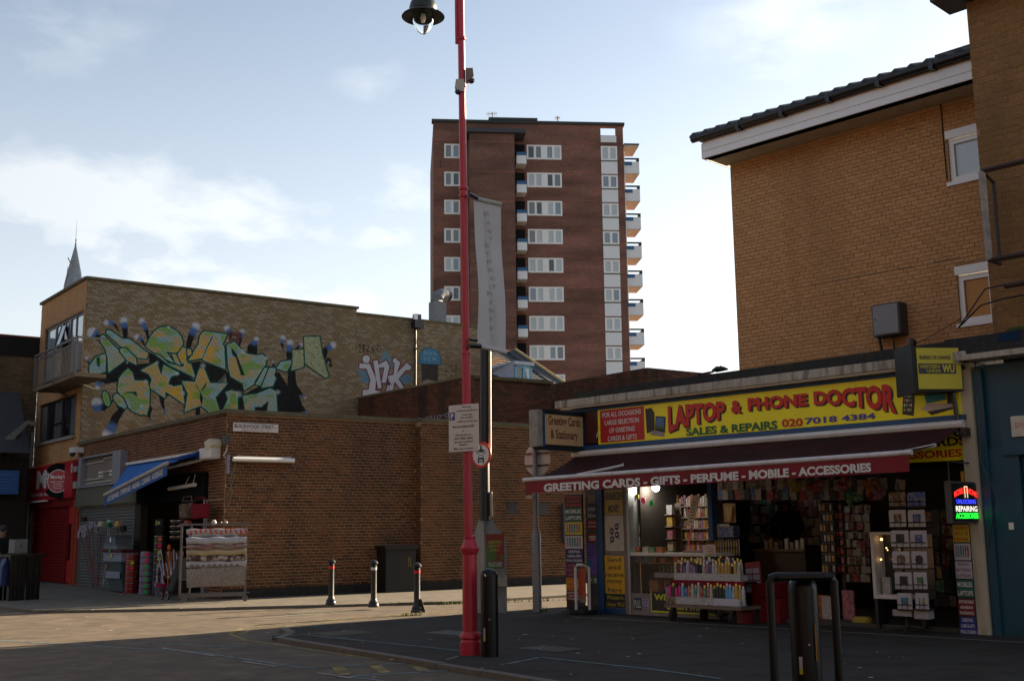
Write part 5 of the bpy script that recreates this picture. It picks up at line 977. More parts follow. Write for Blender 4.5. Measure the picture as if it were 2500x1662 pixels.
# ------------------------------------------------------------------ teal shop at the right edge
TEAL = mat('teal_paint', (.002, .055, .095), .42, var=.15, scale=3); TEALD = mat('deep_teal_shutter', (.003, .05, .075), .45)
ts = thing('teal_shopfront', 'teal painted shopfront with a dark fascia at the right edge', 'shopfront', RB, (7, 0, 0)); pa, pb = RB.p(2358, 1000)[0], RB.p(2402, 1200)[0]
part(ts, 'fascia', MB().box(pb+.02, 11, -.02, .2, 2.55, 3.75), TEAL); part(ts, 'frame', MB().box(pb+.02, pb+.55, -.06, .2, 0, 2.55).box(pb+.02, pb+.14, -.1, -.06, 0, 3.7).box(pb+.35, 11, -.1, -.02, 2.45, 3.05), TEAL)
part(ts, 'ledge', MB().box(pa+.1, 11, -.4, 0, 3.80, 3.88), CORN); part(ts, 'roof_debris', MB().box(pa-.1, 11, -.3, .0, 3.88, 4.14), FELT); part(ts, 'debris', MB().ball((7.4, -.2, 4.15), .12, 8, .5, 1.5).ball((8, -.2, 4.2), .14, 8, .6, 2), mat('green_moss', (.05, .07, .02), .9)); part(ts, 'tarpaulin', MB().add([(7.2, -.31, 4.12), (7.5, -.31, 4.15), (7.45, -.31, 4.0), (7.15, -.31, 4.02)], [(0, 1, 2, 3)]), mat('faded_tarpaulin', (.01, .03, .07), .8)); part(ts, 'backing', MB().box(7.0, 11, .21, .3, 0, 4), BLACKP)  # black backing added to block sky light through the shutter gap
a = RB.r(2470, 1015, 2520, 1066, -.12); sg2 = thing('small_white_sign', 'small cream sign with faint red print on the teal fascia', 'sign', RB, (a[0], -.12, a[2])); zz0, zz1_ = RB.p(2475, 1066, -.12)[1], RB.p(2475, 1016, -.12)[1]; part(sg2, 'plate', MB().box(a[0], a[0]+1, -.14, -.1, zz0, zz1_), mat('cream_plate', (.52, .49, .42), .5)); part(sg2, 'lettering', MB().text('Milk Float', a[0]+.06, a[0]+.5, zz1_-.14, zz1_-.09, -.142, .0).text('Bra Fitting', a[0]+.06, a[0]+.5, zz0+.1, zz0+.15, -.142, .0), mat('faded_red_print', (.4, .12, .1), .6))
shutter('teal roller shutter of the closed shop at right', RB, pb+.62, 10, .1, 2.42, .08, TEALD, pitch=.08)
solo('shutter_lock', 'tiny brass lock on the teal shutter frame', 'lock', MB().ball((RB.p(2491, 1415)[0], -.02, RB.p(2491, 1415)[1]), .02, 8), mat('brass', (.5, .38, .15), .3, .8), RB, (8, 0, 1)); a = RB.r(2463, 1275, 2475, 1292, -.07); solo('small_notice', 'small white notice stuck on the teal frame', 'notice', MB().box(a[0], a[1], -.075, -.065, a[2], a[3]), UPVC, RB, (a[0], -.07, a[2]))
pil = thing('cream_pilaster', 'dirty cream pilaster between the phone shop and the teal shopfront', 'pilaster', S, (6.8, 0, 0)); part(pil, 'shaft', MB().box(S.p(2366, 1200)[0], pb-.0, -.1, .4, 0, 3.82), mat('cream_render', (.46, .42, .32), .8, var=.12, scale=5, dirt=.6, dirtcol=(.16, .14, .10), streak=True)); part(pil, 'cap', MB().box(S.p(2362, 1200)[0]-.05, pb+.02, -.16, .4, 3.82, 3.9), CONC)
part(pil, 'cable', MB().tube([(6.75, -.13, 3.9), (6.8, -.13, 3.2), (6.72, -.13, 2.4), (6.9, -.13, 1.9), (6.75, -.13, 1.2)], .01, 4), BLACKP)
# ------------------------------------------------------------------ phone shop building
ps = thing('phone_shop', 'single storey phone repair and greeting card shop with a long yellow fascia', 'building', S, (2.5, 0, 0))
SL, SR = -1.45, 6.62
NAVY = mat('navy_frame', (.006, .045, .13), .5, var=.2); NAVYT = mat('blue_trim', (.008, .065, .17), .5, dirt=.3)
part(ps, 'roof_slab', MB().box(-1.38, 6.7, -.32, 9, 3.80, 3.94), CORN, bevel=.006); part(ps, 'roof_felt', MB().prism([(-1.1, 3.941), (-.9, 4.08), (6.7, 4.12), (6.7, 3.941)], -.2, 9), FELT)
part(ps, 'soffit', MB().box(SL+.2, 6.6, -.3, .0, 3.765, 3.799), mat('cream_soffit', (.42, .36, .27), .7)); part(ps, 'fascia_backing', MB().box(SL+.3, 6.6, -.06, .25, 2.86, 3.76), NAVY)
part(ps, 'fascia_top_trim', MB().box(SL+.3, 6.6, -.14, -.06, 3.705, 3.76), NAVYT); part(ps, 'fascia_bottom_trim', MB().box(SL+.3, 6.56, -.16, -.06, 2.985, 3.055), NAVYT); part(ps, 'lower_board', MB().box(SL+.3, 6.6, -.09, -.061, 2.84, 2.984), mat('cream_board', (.42, .37, .28), .7, dirt=.3)); part(ps, 'beam', MB().box(SL+.4, 6.6, 0, .3, 2.55, 2.84), mat('dark_beam', (.02, .02, .022), .7))
part(ps, 'end_wall', MB().box(SL+.25, SL+.5, .3, 9, 0, 3.8), MORT)
part(ps, 'party_wall', MB().box(6.62, 6.8, .4, 9, 0, 3.8), mat('dark_wall', (0, 0, 0)))
YEL = mat('yellow_sign_face', (.88, .78, .012), .38, var=.06, scale=2, dirt=.12, dirtcol=(.45, .36, .05)); REDL = mat('red_letters', (.55, .018, .012), .45, var=.06); DKL = mat('dark_letter_shadow', (.03, .015, .01), .6); GRNL = mat('green_letters', (.01, .12, .03), .5); BLUL = mat('blue_letters', (.06, .05, .28), .5)
fs = thing('fascia_sign', 'long yellow LAPTOP & PHONE DOCTOR fascia sign with red letters', 'sign', S, (2.5, -.15, 3.0)); ya, yb = S.p(1460, 1045, -.15)[0], S.p(2345, 1015, -.15)[0]; z0y, z1y = 3.06, 3.70
part(fs, 'panel', MB().box(ya, yb, -.15, -.1, z0y, z1y), YEL)
sx = lambda x, y=1000: S.p(x, y, -.16)[0]; sz = lambda x, y: S.p(x, y, -.16)[1]
rp0, rp1 = sx(1464), sx(1571); part(fs, 'red_panel', MB().box(rp0, rp1, -.156, -.151, z0y+.025, z1y-.015), mat('red_panel_face', (.46, .012, .012), .45))
for i, t in enumerate(('FOR ALL OCCASIONS', 'LARGE SELECTION', 'OF GREETING', 'CARDS & GIFTS')):
    w_ = (.88, .78, .58, .66)[i]; m_ = (rp0+rp1)/2; hw = (rp1-rp0)*w_/2; zt = z1y-.06-i*.148; part(fs, 'white_line', MB().text(t, m_-hw, m_+hw, zt-.09, zt, -.158, .02), LETW)
# the big words swell towards the ends
def bow(x0, x1, T0, T1, B0, B1, ph=1.0):
    u0, u1 = sx(x0), sx(x1)
    def f(a, c):
        top = sz(x0, T0)+(sz(x1, T1)-sz(x0, T0))*a; bot = sz(x0, B0)+(sz(x1, B1)-sz(x0, B0))*a; return (u0+(u1-u0)*a, bot+(top-bot)*c)
    return f
big = MB(); shd = MB()
specs = [('LAPTOP', 1630, 1770, 993, 980, 1058, 1022), ('&', 1785, 1811, 977, 974, 1008, 1005), ('PHONE', 1826, 1972, 971, 957, 1000, 991), ('DOCTOR', 1988, 2188, 956, 932, 988, 1008)]
def profile(t, x0, x1, y0t, y1t, y0b, y1b):
    u0, u1 = sx(x0), sx(x1)
    def f(a, c):
        x = x0+(x1-x0)*a; u = u0+(u1-u0)*a
        if t == 'LAPTOP': tp, bt = 991-13*a**.8, 1057-35*a**.75
        elif t == 'DOCTOR': tp, bt = 955-21*a, 988+21*a**2
        elif t == 'PHONE': tp, bt = 971-12*a, 1003-13*a
        else: tp, bt = 977, 1008
        return (u, sz(x, bt)+(sz(x, tp)-sz(x, bt))*c)
    return f
for t, *q_ in specs:
    f_ = profile(t, *q_); w_ = part(fs, 'red_word', MB().text(t, 0, 1, 0, 1, -.162, .05, warp=f_), REDL); part(w_, 'letter_shadow', MB().text(t, 0, 1, 0, 1, -.158, .055, warp=lambda a, c, f_=f_: (f_(a, c)[0]+.028, f_(a, c)[1]-.022)), DKL)
gm = MB().text('SALES & REPAIRS', 0, 1, 0, 1, -.16, .035, warp=bow(1673, 1896, 1045, 1026, 1064, 1047)); part(fs, 'green_lettering', gm, GRNL)
part(fs, 'phone_number', MB().text('020', 0, 1, 0, 1, -.16, .03, warp=bow(1907, 1958, 1023, 1020, 1043, 1040)), REDL); part(fs, 'phone_number', MB().text('7018 4384', 0, 1, 0, 1, -.16, .03, warp=bow(1964, 2136, 1020, 1007, 1036, 1022)), BLUL)
DKB = mat('printed_black', (.012, .012, .016), .4); SCR = mat('printed_blue_screen', (.05, .13, .30), .4, var=.5, scale=5); SCG = mat('printed_green', (.05, .12, .02), .5)
def qd(pts, y): return MB().add([(sx(x), y, sz(x, yy)) for x, yy in pts], [tuple(range(len(pts)))])
part(fs, 'printed_computer', qd([(1575, 998), (1590, 995), (1597, 1008), (1596, 1050), (1577, 1058)], -.157), DKB); part(fs, 'printed_laptop', qd([(1600, 1015), (1624, 1017), (1621, 1056), (1597, 1050)], -.158), DKB); part(fs, 'printed_screen', qd([(1602, 1018), (1621, 1020), (1619, 1042), (1600, 1038)], -.159), SCR); part(fs, 'printed_field', qd([(1600, 1038), (1619, 1042), (1619, 1047), (1599, 1045)], -.1592), SCG); part(fs, 'printed_keyboard', qd([(1594, 1050), (1620, 1056), (1618, 1066), (1583, 1060)], -.1582), mat('printed_grey', (.25, .24, .22), .5))
part(fs, 'printed_phone', qd([(2208, 955), (2236, 955), (2229, 1015), (2202, 1011)], -.158), DKB); ap_ = [mat('print_dot_%s' % n, c, .4) for n, c in (('green', (.1, .5, .1)), ('pink', (.5, .1, .1)), ('white', (.6, .6, .6)))]
for r_ in range(4):
    for c_ in range(4): part(fs, 'printed_icon', qd([(2210+c_*5.4-r_*1.2, 962+r_*11.5), (2213.4+c_*5.4-r_*1.2, 962+r_*11.5), (2213+c_*5.4-r_*1.2, 969+r_*11.5), (2209.6+c_*5.4-r_*1.2, 969+r_*11.5)], -.1595), ap_[(r_+c_) % 3])
part(fs, 'printed_monitor', qd([(2257, 955), (2312, 955), (2312, 975), (2263, 985)], -.158), mat('printed_teal_screen', (.03, .22, .26), .4)); part(fs, 'printed_tower', qd([(2314, 955), (2327, 955), (2327, 984), (2314, 986)], -.158), DKB); part(fs, 'printed_desk', qd([(2248, 999), (2264, 985), (2330, 982), (2342, 990), (2266, 1004)], -.1575), mat('printed_pale', (.50, .42, .40), .5)); part(fs, 'printed_keyboard', qd([(2263, 1005), (2325, 993), (2332, 996), (2273, 1013)], -.1585), DKB)
rb_ = solo('maroon_sign', 'dark maroon sign panel with a single pale letter beside the greeting cards box', 'sign', MB().box(sx(1425), sx(1459), -.12, -.1, 3.1, 3.69), mat('maroon_face', (.075, .01, .008), .5), S, (-1, -.1, 3.1)); part(rb_, 'lettering', MB().text('A', sx(1450), sx(1460), sz(1455, 1068), sz(1455, 1052), -.122, .03), LETW)
# lower yellow board seen at the right end
yl = thing('lower_yellow_sign', 'shaded yellow board with partly hidden words CARDS and ACCESSORIES above the doorway', 'sign', S, (6, -.05, 2.5)); part(yl, 'panel', MB().box(4.2, 6.55, -.03, -.005, 2.42, 2.8), mat('yellow_sign_face', (0, 0, 0))); part(yl, 'lettering', MB().text('GREETING CARDS', 4.5, 6.5, 2.63, 2.76, -.033, .03), DKL); part(yl, 'lettering', MB().text('MOBILE ACCESSORIES', 4.3, 6.42, 2.47, 2.58, -.034, .03), REDL)
# projecting boxes
def projbox(name, label, u, ext, th, z0, z1, facem, sidem, words):
    P_ = Frame(S.w(u, 0, 0), math.degrees(math.atan2(S.n[0], S.n[1]))); o = thing(name, label, 'sign', P_, (0, 0, z0))   # u of this frame runs into the shop; x<0 is over the pavement
    part(o, 'casing', MB().box(-ext-.02, -.12, -.02, th, z0-.03, z1+.03).box(-ext-.05, -ext-.02, -.04, th+.02, z0-.06, z1+.06), sidem); part(o, 'face', MB().box(-ext+.03, -.15, -.035, -.021, z0+.02, z1-.02), facem)
    part(o, 'bracket', MB().box(-.12, 0, .02, .06, z0, z0+.06).box(-.12, 0, .02, .06, z1-.06, z1), DKMETAL); words(o, P_); return o
# the face that we see looks along +u of the shop: frame built so that its y axis points away from us
PA = lambda u: Frame(S.w(u, 0, 0), 136.05-90)
def wds_card(o, P_):
    part(o, 'lettering', MB().text('Greeting Cards', -1.09, -.23, 3.36, 3.58, -.038, .02).text('& Stationary', -1.03, -.30, 3.11, 3.33, -.038, .02), mat('plum_letters', (.15, .025, .02), .6))
    part(o, 'end_block', MB().box(-1.38, -1.24, -.05, .18, 3.0, 3.67), CONC, bevel=.01); part(o, 'rusty_edge', MB().box(-1.23, -.1, -.03, .2, 2.96, 2.995).box(-1.23, -.1, -.03, .2, 3.655, 3.69), mat('flaking_dark_edge', (.02, .03, .045), .9, dirt=.8, dirtcol=(.08, .05, .03), scale=20)); part(o, 'blue_edge', MB().box(-1.235, -1.18, -.045, -.036, 3.0, 3.64), NAVYT)
projbox('greeting_cards_sign', 'beige box sign reading Greeting Cards & Stationary projecting at the left end of the phone shop', -.85, 1.22, .16, 3.03, 3.62, mat('beige_face', (.56, .38, .18), .6, var=.08, scale=1.5, dirt=.3, dirtcol=(.4, .26, .06)), mat('worn_dark_edge', (.03, .028, .025), .8), wds_card)
YWU = mat('yellow_box_face', (.52, .46, .012), .45, var=.08, scale=2)
WUF = Frame(S.w(6.5, -.3, 0), 85); x0, x1 = WUF.p(2229, 900)[0], WUF.p(2347, 900)[0]; z0, z1 = WUF.p(2290, 955)[1], WUF.p(2290, 845)[1]; wu = thing('bureau_de_change_sign', 'yellow and black BUREAU DE CHANGE box sign projecting above the doorway', 'sign', WUF, (x0, 0, z0))
part(wu, 'casing', MB().box(x0, x1, -.02, .5, z0, z1).box(x0-.03, x0, -.05, .53, z0-.03, z1+.03), mat('black_casing', (.010, .010, .010), .6)); part(wu, 'face', MB().box(x0+.05, x1-.02, -.035, -.021, z0+.03, z1-.03), YWU); X_ = lambda x: WUF.p(x, 900, -.04)[0]; Z_ = lambda y: WUF.p(2290, y, -.04)[1]
part(wu, 'lettering', MB().text('BUREAU DE CHANGE', X_(2247), X_(2323), Z_(877), Z_(867.5), -.044, .02), DKB); bd = part(wu, 'black_band', MB().box(X_(2243), X_(2334), -.04, -.036, Z_(912), Z_(887)), DKB); by = mat('band_yellow', (.50, .45, .03), .5)
part(bd, 'lettering', MB().text('WESTERN', X_(2245), X_(2294), Z_(899), Z_(890), -.045, .02), by); part(bd, 'lettering', MB().text('UNION', X_(2262), X_(2295), Z_(909.5), Z_(901), -.045, .02), by); part(bd, 'lettering', MB().text('WU', X_(2300), X_(2330), Z_(909.5), Z_(889.5), -.045, .05), by)
part(wu, 'hook', MB().ball((x0+.1, .2, z1+.08), .07, 8).tube([(x1-.1, .1, z0), (x1-.06, .1, z0-.55)], .035, 6), BLACKP)
# main awning
MAR = mat('maroon_canvas', (.046, .014, .014), .85, var=.45, scale=3, dirt=.8, dirtcol=(.020, .017, .014)); MARV = mat('red_valance', (.19, .008, .014), .75, var=.12, scale=2)
ma = thing('maroon_awning', 'long maroon awning with white bars and white lettering across the phone shop', 'awning', S, (2.5, -.2, 2.8))
d_ = -1.45; fl_ = S.p(1283, 1171, d_); fr2 = S.p(2218, 1104, d_); bl_ = S.p(1402, 1112, -.2); br_ = S.p(2344, 1038, -.2)
A_, B_, C__, D_ = (bl_[0], -.2, bl_[1]-.03), (br_[0], -.2, br_[1]-.03), (fr2[0], d_, fr2[1]), (fl_[0], d_, fl_[1])
part(ma, 'canvas', cloth(MB(), A_, B_, C__, D_, 30, 8, .07), MAR, smooth=True); part(ma, 'cassette', MB().tube([(A_[0]-.03, -.2, A_[2]+.05), (B_[0]+.05, -.2, B_[2]+.05)], .06, 8), WHITE); bar = part(ma, 'front_bar', MB().tube([(D_[0]-.05, d_, D_[2]), (C__[0]+.05, d_, C__[2])], .038, 10), mat('awning_white_bar', (.60, .60, .60), .5, dirt=.4, dirtcol=(.25, .22, .2), scale=12), smooth=True)
lo_l = S.p(1283, 1204, d_)[1]; lo_r = S.p(2215, 1151, d_)[1]
nv = 40; vs = []
for i in range(nv+1):
    t = i/nv; u_ = D_[0]+(C__[0]-D_[0])*t; zt = D_[2]+(C__[2]-D_[2])*t-.03; zb = lo_l+(lo_r-lo_l)*t; w_ = .008*math.sin(i*1.3); vs += [(u_, d_-.01, zt), (u_, d_-.01+w_*.5, (zt+zb)/2), (u_, d_-.01+w_, zb)]
part(ma, 'valance', MB().add(vs, [(3*i+j, 3*i+j+1, 3*i+4+j, 3*i+3+j) for i in range(nv) for j in (0, 1)]), MARV, smooth=True)
def vw(x0, x1, yt0, yt1, yb0, yb1):
    def f(a, c):
        x = x0+(x1-x0)*a; u_ = S.p(x, 1160, d_)[0]; yt = yt0+(yt1-yt0)*a; yb = yb0+(yb1-yb0)*a; return (u_, S.p(x, yb, d_)[1]+(S.p(x, yt, d_)[1]-S.p(x, yb, d_)[1])*c)
    return f
part(ma, 'lettering', MB().text('GREETING CARDS - GIFTS - PERFUME - MOBILE - ACCESSORIES', 0, 1, 0, 1, d_-.022, .045, warp=vw(1329, 2130, 1180.5, 1129, 1201, 1151.5)), LETW)
part(ma, 'end_mount', MB().box(B_[0]+.02, B_[0]+.1, -.25, -.05, 2.74, 2.86).ball((B_[0]-.02, -.26, 2.78), .05, 8), BLACKP)
for u_ in (0.2, 5.9): part(ma, 'folding_arm', MB().tube([(u_, -.2, 2.72), (u_+.5, -.8, 2.6), (u_, d_, 2.44)], .025, 6), WHITE)
# frontage: left pillar, door panel, counter window
rS = lambda x0, y0, x1, y1, off=0.: S.r(x0, y0, x1, y1, off)
pl = thing('sticker_pillar', 'shopfront pillar covered with alarm stickers and a purple phone poster', 'pillar', S, (-.75, 0, 0)); a0, a1 = S.p(1436, 1350)[0], S.p(1462, 1350)[0]
part(pl, 'post', MB().box(a0, a1, -.05, .25, 0, 2.6), mat('chipped_grey_post', (.12, .11, .10), .7, dirt=.5)); part(pl, 'blue_jamb', MB().box(a1+.002, S.p(1478, 1350)[0], -.07, .3, 0, 2.6), NAVYT)
def stk(root, name, x0, y0, x1, y1, m, off=-.056, txt=None, tm=None, bold=.02):
    u0, u1 = S.p(x0, (y0+y1)/2, off)[0], S.p(x1, (y0+y1)/2, off)[0]; z0, z1 = S.p((x0+x1)/2, y1, off)[1], S.p((x0+x1)/2, y0, off)[1]
    o = part(root, name, MB().box(u0, u1, off-.004, off, z0, z1), m)
    if txt:
        n_ = len(txt); mb = MB(); w = u1-u0; h = (z1-z0)/n_; mxl = max(len(t) for t in txt)
        for i, t in enumerate(txt):
            hw = w*.46*(.45+.55*len(t)/mxl); mb.text(t, (u0+u1)/2-hw, (u0+u1)/2+hw, z1-h*(i+.82), z1-h*(i+.2), off-.006, bold)
        part(o, 'lettering', mb, tm)
    return o
STW = mat('sticker_white', (.50, .50, .48), .5); STR = mat('sticker_red', (.45, .02, .02), .5); WT = LETW
stk(pl, 'sticker', 1435, 1207, 1456, 1228, mat('kraft_sticker', (.28, .2, .12), .6)); stk(pl, 'sticker', 1435, 1238, 1457, 1262, STW, txt=['versapak'], tm=DKB); stk(pl, 'sticker', 1435, 1269, 1457, 1290, STR, txt=['Alarm', 'system'], tm=WT); stk(pl, 'sticker', 1436, 1303, 1457, 1322, STR, txt=['!'], tm=WT); stk(pl, 'purple_poster', 1433, 1325, 1459, 1403, mat('purple_poster', (.16, .09, .38), .5, var=.5, scale=5, alt=(.04, .2, .42)))
stk(pl, 'sticker', 1437, 1408, 1459, 1424, mat('green_sticker', (.12, .2, .1), .6), txt=['!!'], tm=WT)
dpn = thing('poster_door', 'narrow door panel with yellow MONEY posters and a Send and receive money here sign', 'door', S, (-.2, 0, 0)); e0, e1 = S.p(1478, 1350)[0], S.p(1536, 1350)[0]
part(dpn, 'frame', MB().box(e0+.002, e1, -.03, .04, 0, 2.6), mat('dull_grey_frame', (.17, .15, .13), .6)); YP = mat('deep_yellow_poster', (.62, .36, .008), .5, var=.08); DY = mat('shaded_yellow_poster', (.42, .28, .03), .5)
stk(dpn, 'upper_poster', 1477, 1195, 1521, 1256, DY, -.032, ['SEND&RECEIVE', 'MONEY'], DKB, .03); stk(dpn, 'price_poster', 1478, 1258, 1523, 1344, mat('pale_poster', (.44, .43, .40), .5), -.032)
HEXC = mat('dark_hexagon', (.02, .015, .05), .5)
for x, y, t in ((1505, 1285, '10'), (1493, 1296, '25'), (1506, 1305, '40'), (1494, 1316, '15')):
    u_, z_ = S.p(x, y, -.04); part(dpn, 'hexagon', MB().add([(u_+.058*math.cos(k_*math.pi/3+.52), -.0375, z_+.068*math.sin(k_*math.pi/3+.52)) for k_ in range(6)], [tuple(range(6))]), HEXC); part(dpn, 'lettering', MB().text(t, u_-.03, u_+.02, z_-.02, z_+.025, -.039, .02), WT)
for x, y, c in ((1512, 1276, 'cyan'), (1487, 1287, 'orange'), (1512, 1314, 'cyan'), (1489, 1325, 'green')):
    u_, z_ = S.p(x, y, -.04); part(dpn, 'small_hexagon', MB().add([(u_+.022*math.cos(k_*math.pi/3), -.0373, z_+.026*math.sin(k_*math.pi/3)) for k_ in range(6)], [tuple(range(6))]), mat('hex_'+c, {'cyan': (.05, .3, .5), 'orange': (.6, .3, .02), 'green': (.15, .4, .05)}[c], .5))
stk(dpn, 'lower_poster', 1477, 1356, 1525, 1448, YP, -.033, ['Send', 'and', 'receive', 'money', 'here'], DKB, .01); stk(dpn, 'black_poster', 1478, 1449, 1526, 1482, DKB, -.033, ['Western', 'Union WU'], mat('band_yellow', (0, 0, 0)), .0); stk(dpn, 'blue_kick_panel', 1478, 1483, 1527, 1497, NAVYT, -.033)
# glazed counter window
cw = thing('counter_window', 'shop window with a glass display counter lit from inside', 'shop window', S, (.9, .1, 0)); w0, w1 = S.p(1541, 1350)[0], 2.05; zc = S.p(1600, 1352)[1]; zsill = S.p(1560, 1447)[1]
part(cw, 'stall_riser', MB().box(w0, w1, -.02, .1, .0, zsill), mat('grey_riser', (.22, .2, .19), .6, dirt=.3)); part(cw, 'counter_top', MB().box(w0, w1, -.03, .5, zc-.03, zc+.02), WHITE); part(cw, 'counter_shelf', MB().box(w0+.05, w1-.03, .05, .45, S.p(1600, 1375, .1)[1], S.p(1600, 1375, .1)[1]+.02), GLASSD)
part(cw, 'counter_back', MB().box(w0, w1, .5, .54, zsill, zc-.03), mat('brown_board', (.11, .07, .04), .7)); part(cw, 'window_post', MB().box(w0-.05, w0, -.04, .1, 0, 2.6).box(e1+.002, w0-.052, .05, .3, 0, 2.6), GALV); part(cw, 'window_post', MB().box(S.p(1736, 1300)[0]-.03, S.p(1736, 1300)[0]+.06, -.03, .1, 1.3, 2.6), NAVYT)
part(cw, 'glazing', MB().box(w0+.01, w1, .0, .008, zsill+.02, zc-.04), glass('clear_glass', (.05, .05, .05), .03, .18))
stk(cw, 'leaflet', 1548, 1458, 1566, 1488, mat('dark_leaflet', (.02, .05, .09), .5), -.022, ['PULL'], STW); stk(cw, 'leaflet', 1569, 1462, 1586, 1484, mat('lilac_leaflet', (.35, .3, .45), .5), -.022, ['FULL', 'CALL', 'PULL'], DKB)
u0, z0 = S.p(1592, 1491, -.03); u1, z1 = S.p(1720, 1462, -.03); wb_ = part(cw, 'black_board', MB().box(u0, 2.0, -.03, -.021, .09, .42), DKB); part(wb_, 'lettering', MB().text('WESTERN', u0+.06, u0+.9, .27, .38, -.033, .04).text('UNION WU', u0+.33, u0+1.05, .12, .23, -.033, .04), mat('bright_yellow_print', (.55, .6, .02), .5)); part(wb_, 'border', MB().box(u0, 2.0, -.032, -.0295, .06, .09).box(u0-.02, u0, -.032, -.0295, .06, .42), mat('bright_yellow_print', (0, 0, 0)))
# the room
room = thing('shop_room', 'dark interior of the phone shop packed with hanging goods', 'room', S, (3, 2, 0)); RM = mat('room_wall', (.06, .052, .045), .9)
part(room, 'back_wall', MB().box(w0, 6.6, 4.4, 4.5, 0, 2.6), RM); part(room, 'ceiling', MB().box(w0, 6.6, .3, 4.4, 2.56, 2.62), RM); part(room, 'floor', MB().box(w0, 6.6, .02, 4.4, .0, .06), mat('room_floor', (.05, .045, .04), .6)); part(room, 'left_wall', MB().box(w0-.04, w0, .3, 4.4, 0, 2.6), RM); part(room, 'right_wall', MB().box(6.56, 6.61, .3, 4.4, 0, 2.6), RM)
GC = [mat('goods_%s' % n, c, .5, var=.5, scale=28, alt=tuple(.5*x+.5*y for x, y in zip(c, ((.35, .3, .25) if sum(c) < .5 else (.06, .04, .05)))) if n not in ('black', 'white', 'cream', 'gold') else None) for n, c in dict(cream=(.42, .36, .26), pink=(.42, .16, .2), red=(.34, .02, .02), gold=(.42, .27, .06), brown=(.14, .07, .03), white=(.40, .40, .40), blue=(.05, .1, .3), green=(.04, .2, .07), black=(.02, .02, .02), lilac=(.3, .2, .4), teal=(.05, .25, .3), orange=(.5, .16, .03)).items()]
GN = ['cream', 'pink', 'red', 'gold', 'brown', 'white', 'blue', 'green', 'black', 'lilac', 'teal', 'orange']; GM = dict(zip(GN, GC))
boxmesh = {}
def smallbox(name, label, cat, m, u, y, z, w, d, h, group):
    key = (name, m.name, round(w, 3), round(d, 3), round(h, 3))
    if key not in boxmesh: mb = MB().box(-w/2, w/2, -d/2, d/2, 0, h); boxmesh[key] = mesh(mb, name, m)
    o = bpy.data.objects.new(name, boxmesh[key]); COL.objects.link(o); o.location = S.w(u, y, z); o.rotation_euler = (0, 0, S.rot); return tag(o, label, cat, group)
# perfume wall unit behind the counter window
def shelfunit(name, label, u0, u1, y, z0, z1, n, m, depth=.3):
    s_ = thing(name, label, 'shelves', S, ((u0+u1)/2, y, z0)); part(s_, 'back', MB().box(u0, u1, y+depth, y+depth+.02, z0, z1), m)
    zs = [z0+(z1-z0)*i/n for i in range(n)]
    for z_ in zs: part(s_, 'shelf', MB().box(u0, u1, y, y+depth, z_, z_+.02), m)
    return zs
gx = lambda x, y, off: S.p(x, y, off)
yy_ = 1.3
ua, ub = gx(1642, 1300, yy_)[0], gx(1742, 1300, yy_)[0]; za_, zb_ = gx(1690, 1346, yy_)[1], gx(1690, 1210, yy_)[1]
zs = shelfunit('perfume_shelves', 'tall shelf unit of small perfume boxes behind the counter window', ua, ub, yy_, za_, zb_, 5, mat('pale_shelf', (.25, .2, .17), .7)); names = ['cream', 'pink', 'gold', 'red', 'white', 'orange', 'lilac', 'brown']
for r_, z_ in enumerate(zs):
    n_ = 17
    for i in range(n_):
        m_ = names[(i*3+r_*5+int(i/3)) % 8] if r_ else names[(i+3) % 8]; smallbox('perfume_box', 'small %s carton on the %s perfume shelf behind the counter' % (m_, ['lowest', 'second', 'middle', 'fourth', 'top'][r_]), 'carton', GM[m_], ua+.04+(ub-ua-.08)*i/(n_-1), yy_+.1, z_+.021, (ub-ua)/n_*.8, .06, .15+.06*((i*7+r_) % 3)/2, '%s cartons on perfume shelf %d' % (m_, r_+1))
ua, ub = gx(1612, 1300, 1.)[0], gx(1640, 1300, 1.)[0]; zs = shelfunit('accessory_shelves', 'narrow shelves of flat packed accessories left of the perfume shelves', ua, ub, 1., gx(1625, 1346, 1.)[1], gx(1625, 1228, 1.)[1], 4, mat('pale_shelf', (0, 0, 0)))
for r_, z_ in enumerate(zs): smallbox('carton', ['wide cream carton on the lowest narrow shelf', 'wide pink carton on the second narrow shelf', 'wide gold carton on the third narrow shelf', 'wide white carton on the top narrow shelf'][r_], 'carton', GM[['cream', 'pink', 'gold', 'white'][r_]], (ua+ub)/2, 1.1, z_+.021, (ub-ua)*.85, .1, .17, None)
ua, ub = gx(1538, 1280, .9)[0]+.05, gx(1580, 1280, .9)[0]; zs = shelfunit('phone_case_shelves', 'dark shelves of slanting phone cases beside the door posters', ua, ub, .9, gx(1560, 1346, .9)[1], gx(1560, 1200, .9)[1], 4, mat('grey_wall', (0, 0, 0)))
for r_, z_ in enumerate(zs[:3]):
    for i in range(5): o = smallbox('phone_case', 'flat phone case lying on the dark shelves by the door', 'phone case', GM[['black', 'white', 'gold', 'cream', 'black'][(i+r_) % 5]], ua+.08+(ub-ua-.1)*i/4.6, 1.0, z_+.03, .1, .16, .015, 'phone cases on the dark shelves'); o.rotation_euler = (.3, 0, S.rot)
pp = solo('grey_poster', 'tall grey photo poster hanging behind the counter window', 'poster', MB().box(gx(1582, 1290, 1.)[0], gx(1606, 1290, 1.)[0], 1., 1.02, gx(1595, 1330, 1.)[1], gx(1595, 1240, 1.)[1]), mat('grey_photo', (.22, .22, .22), .6, var=.8, scale=5, alt=(.04, .04, .04)), S, (.6, 1, 1))
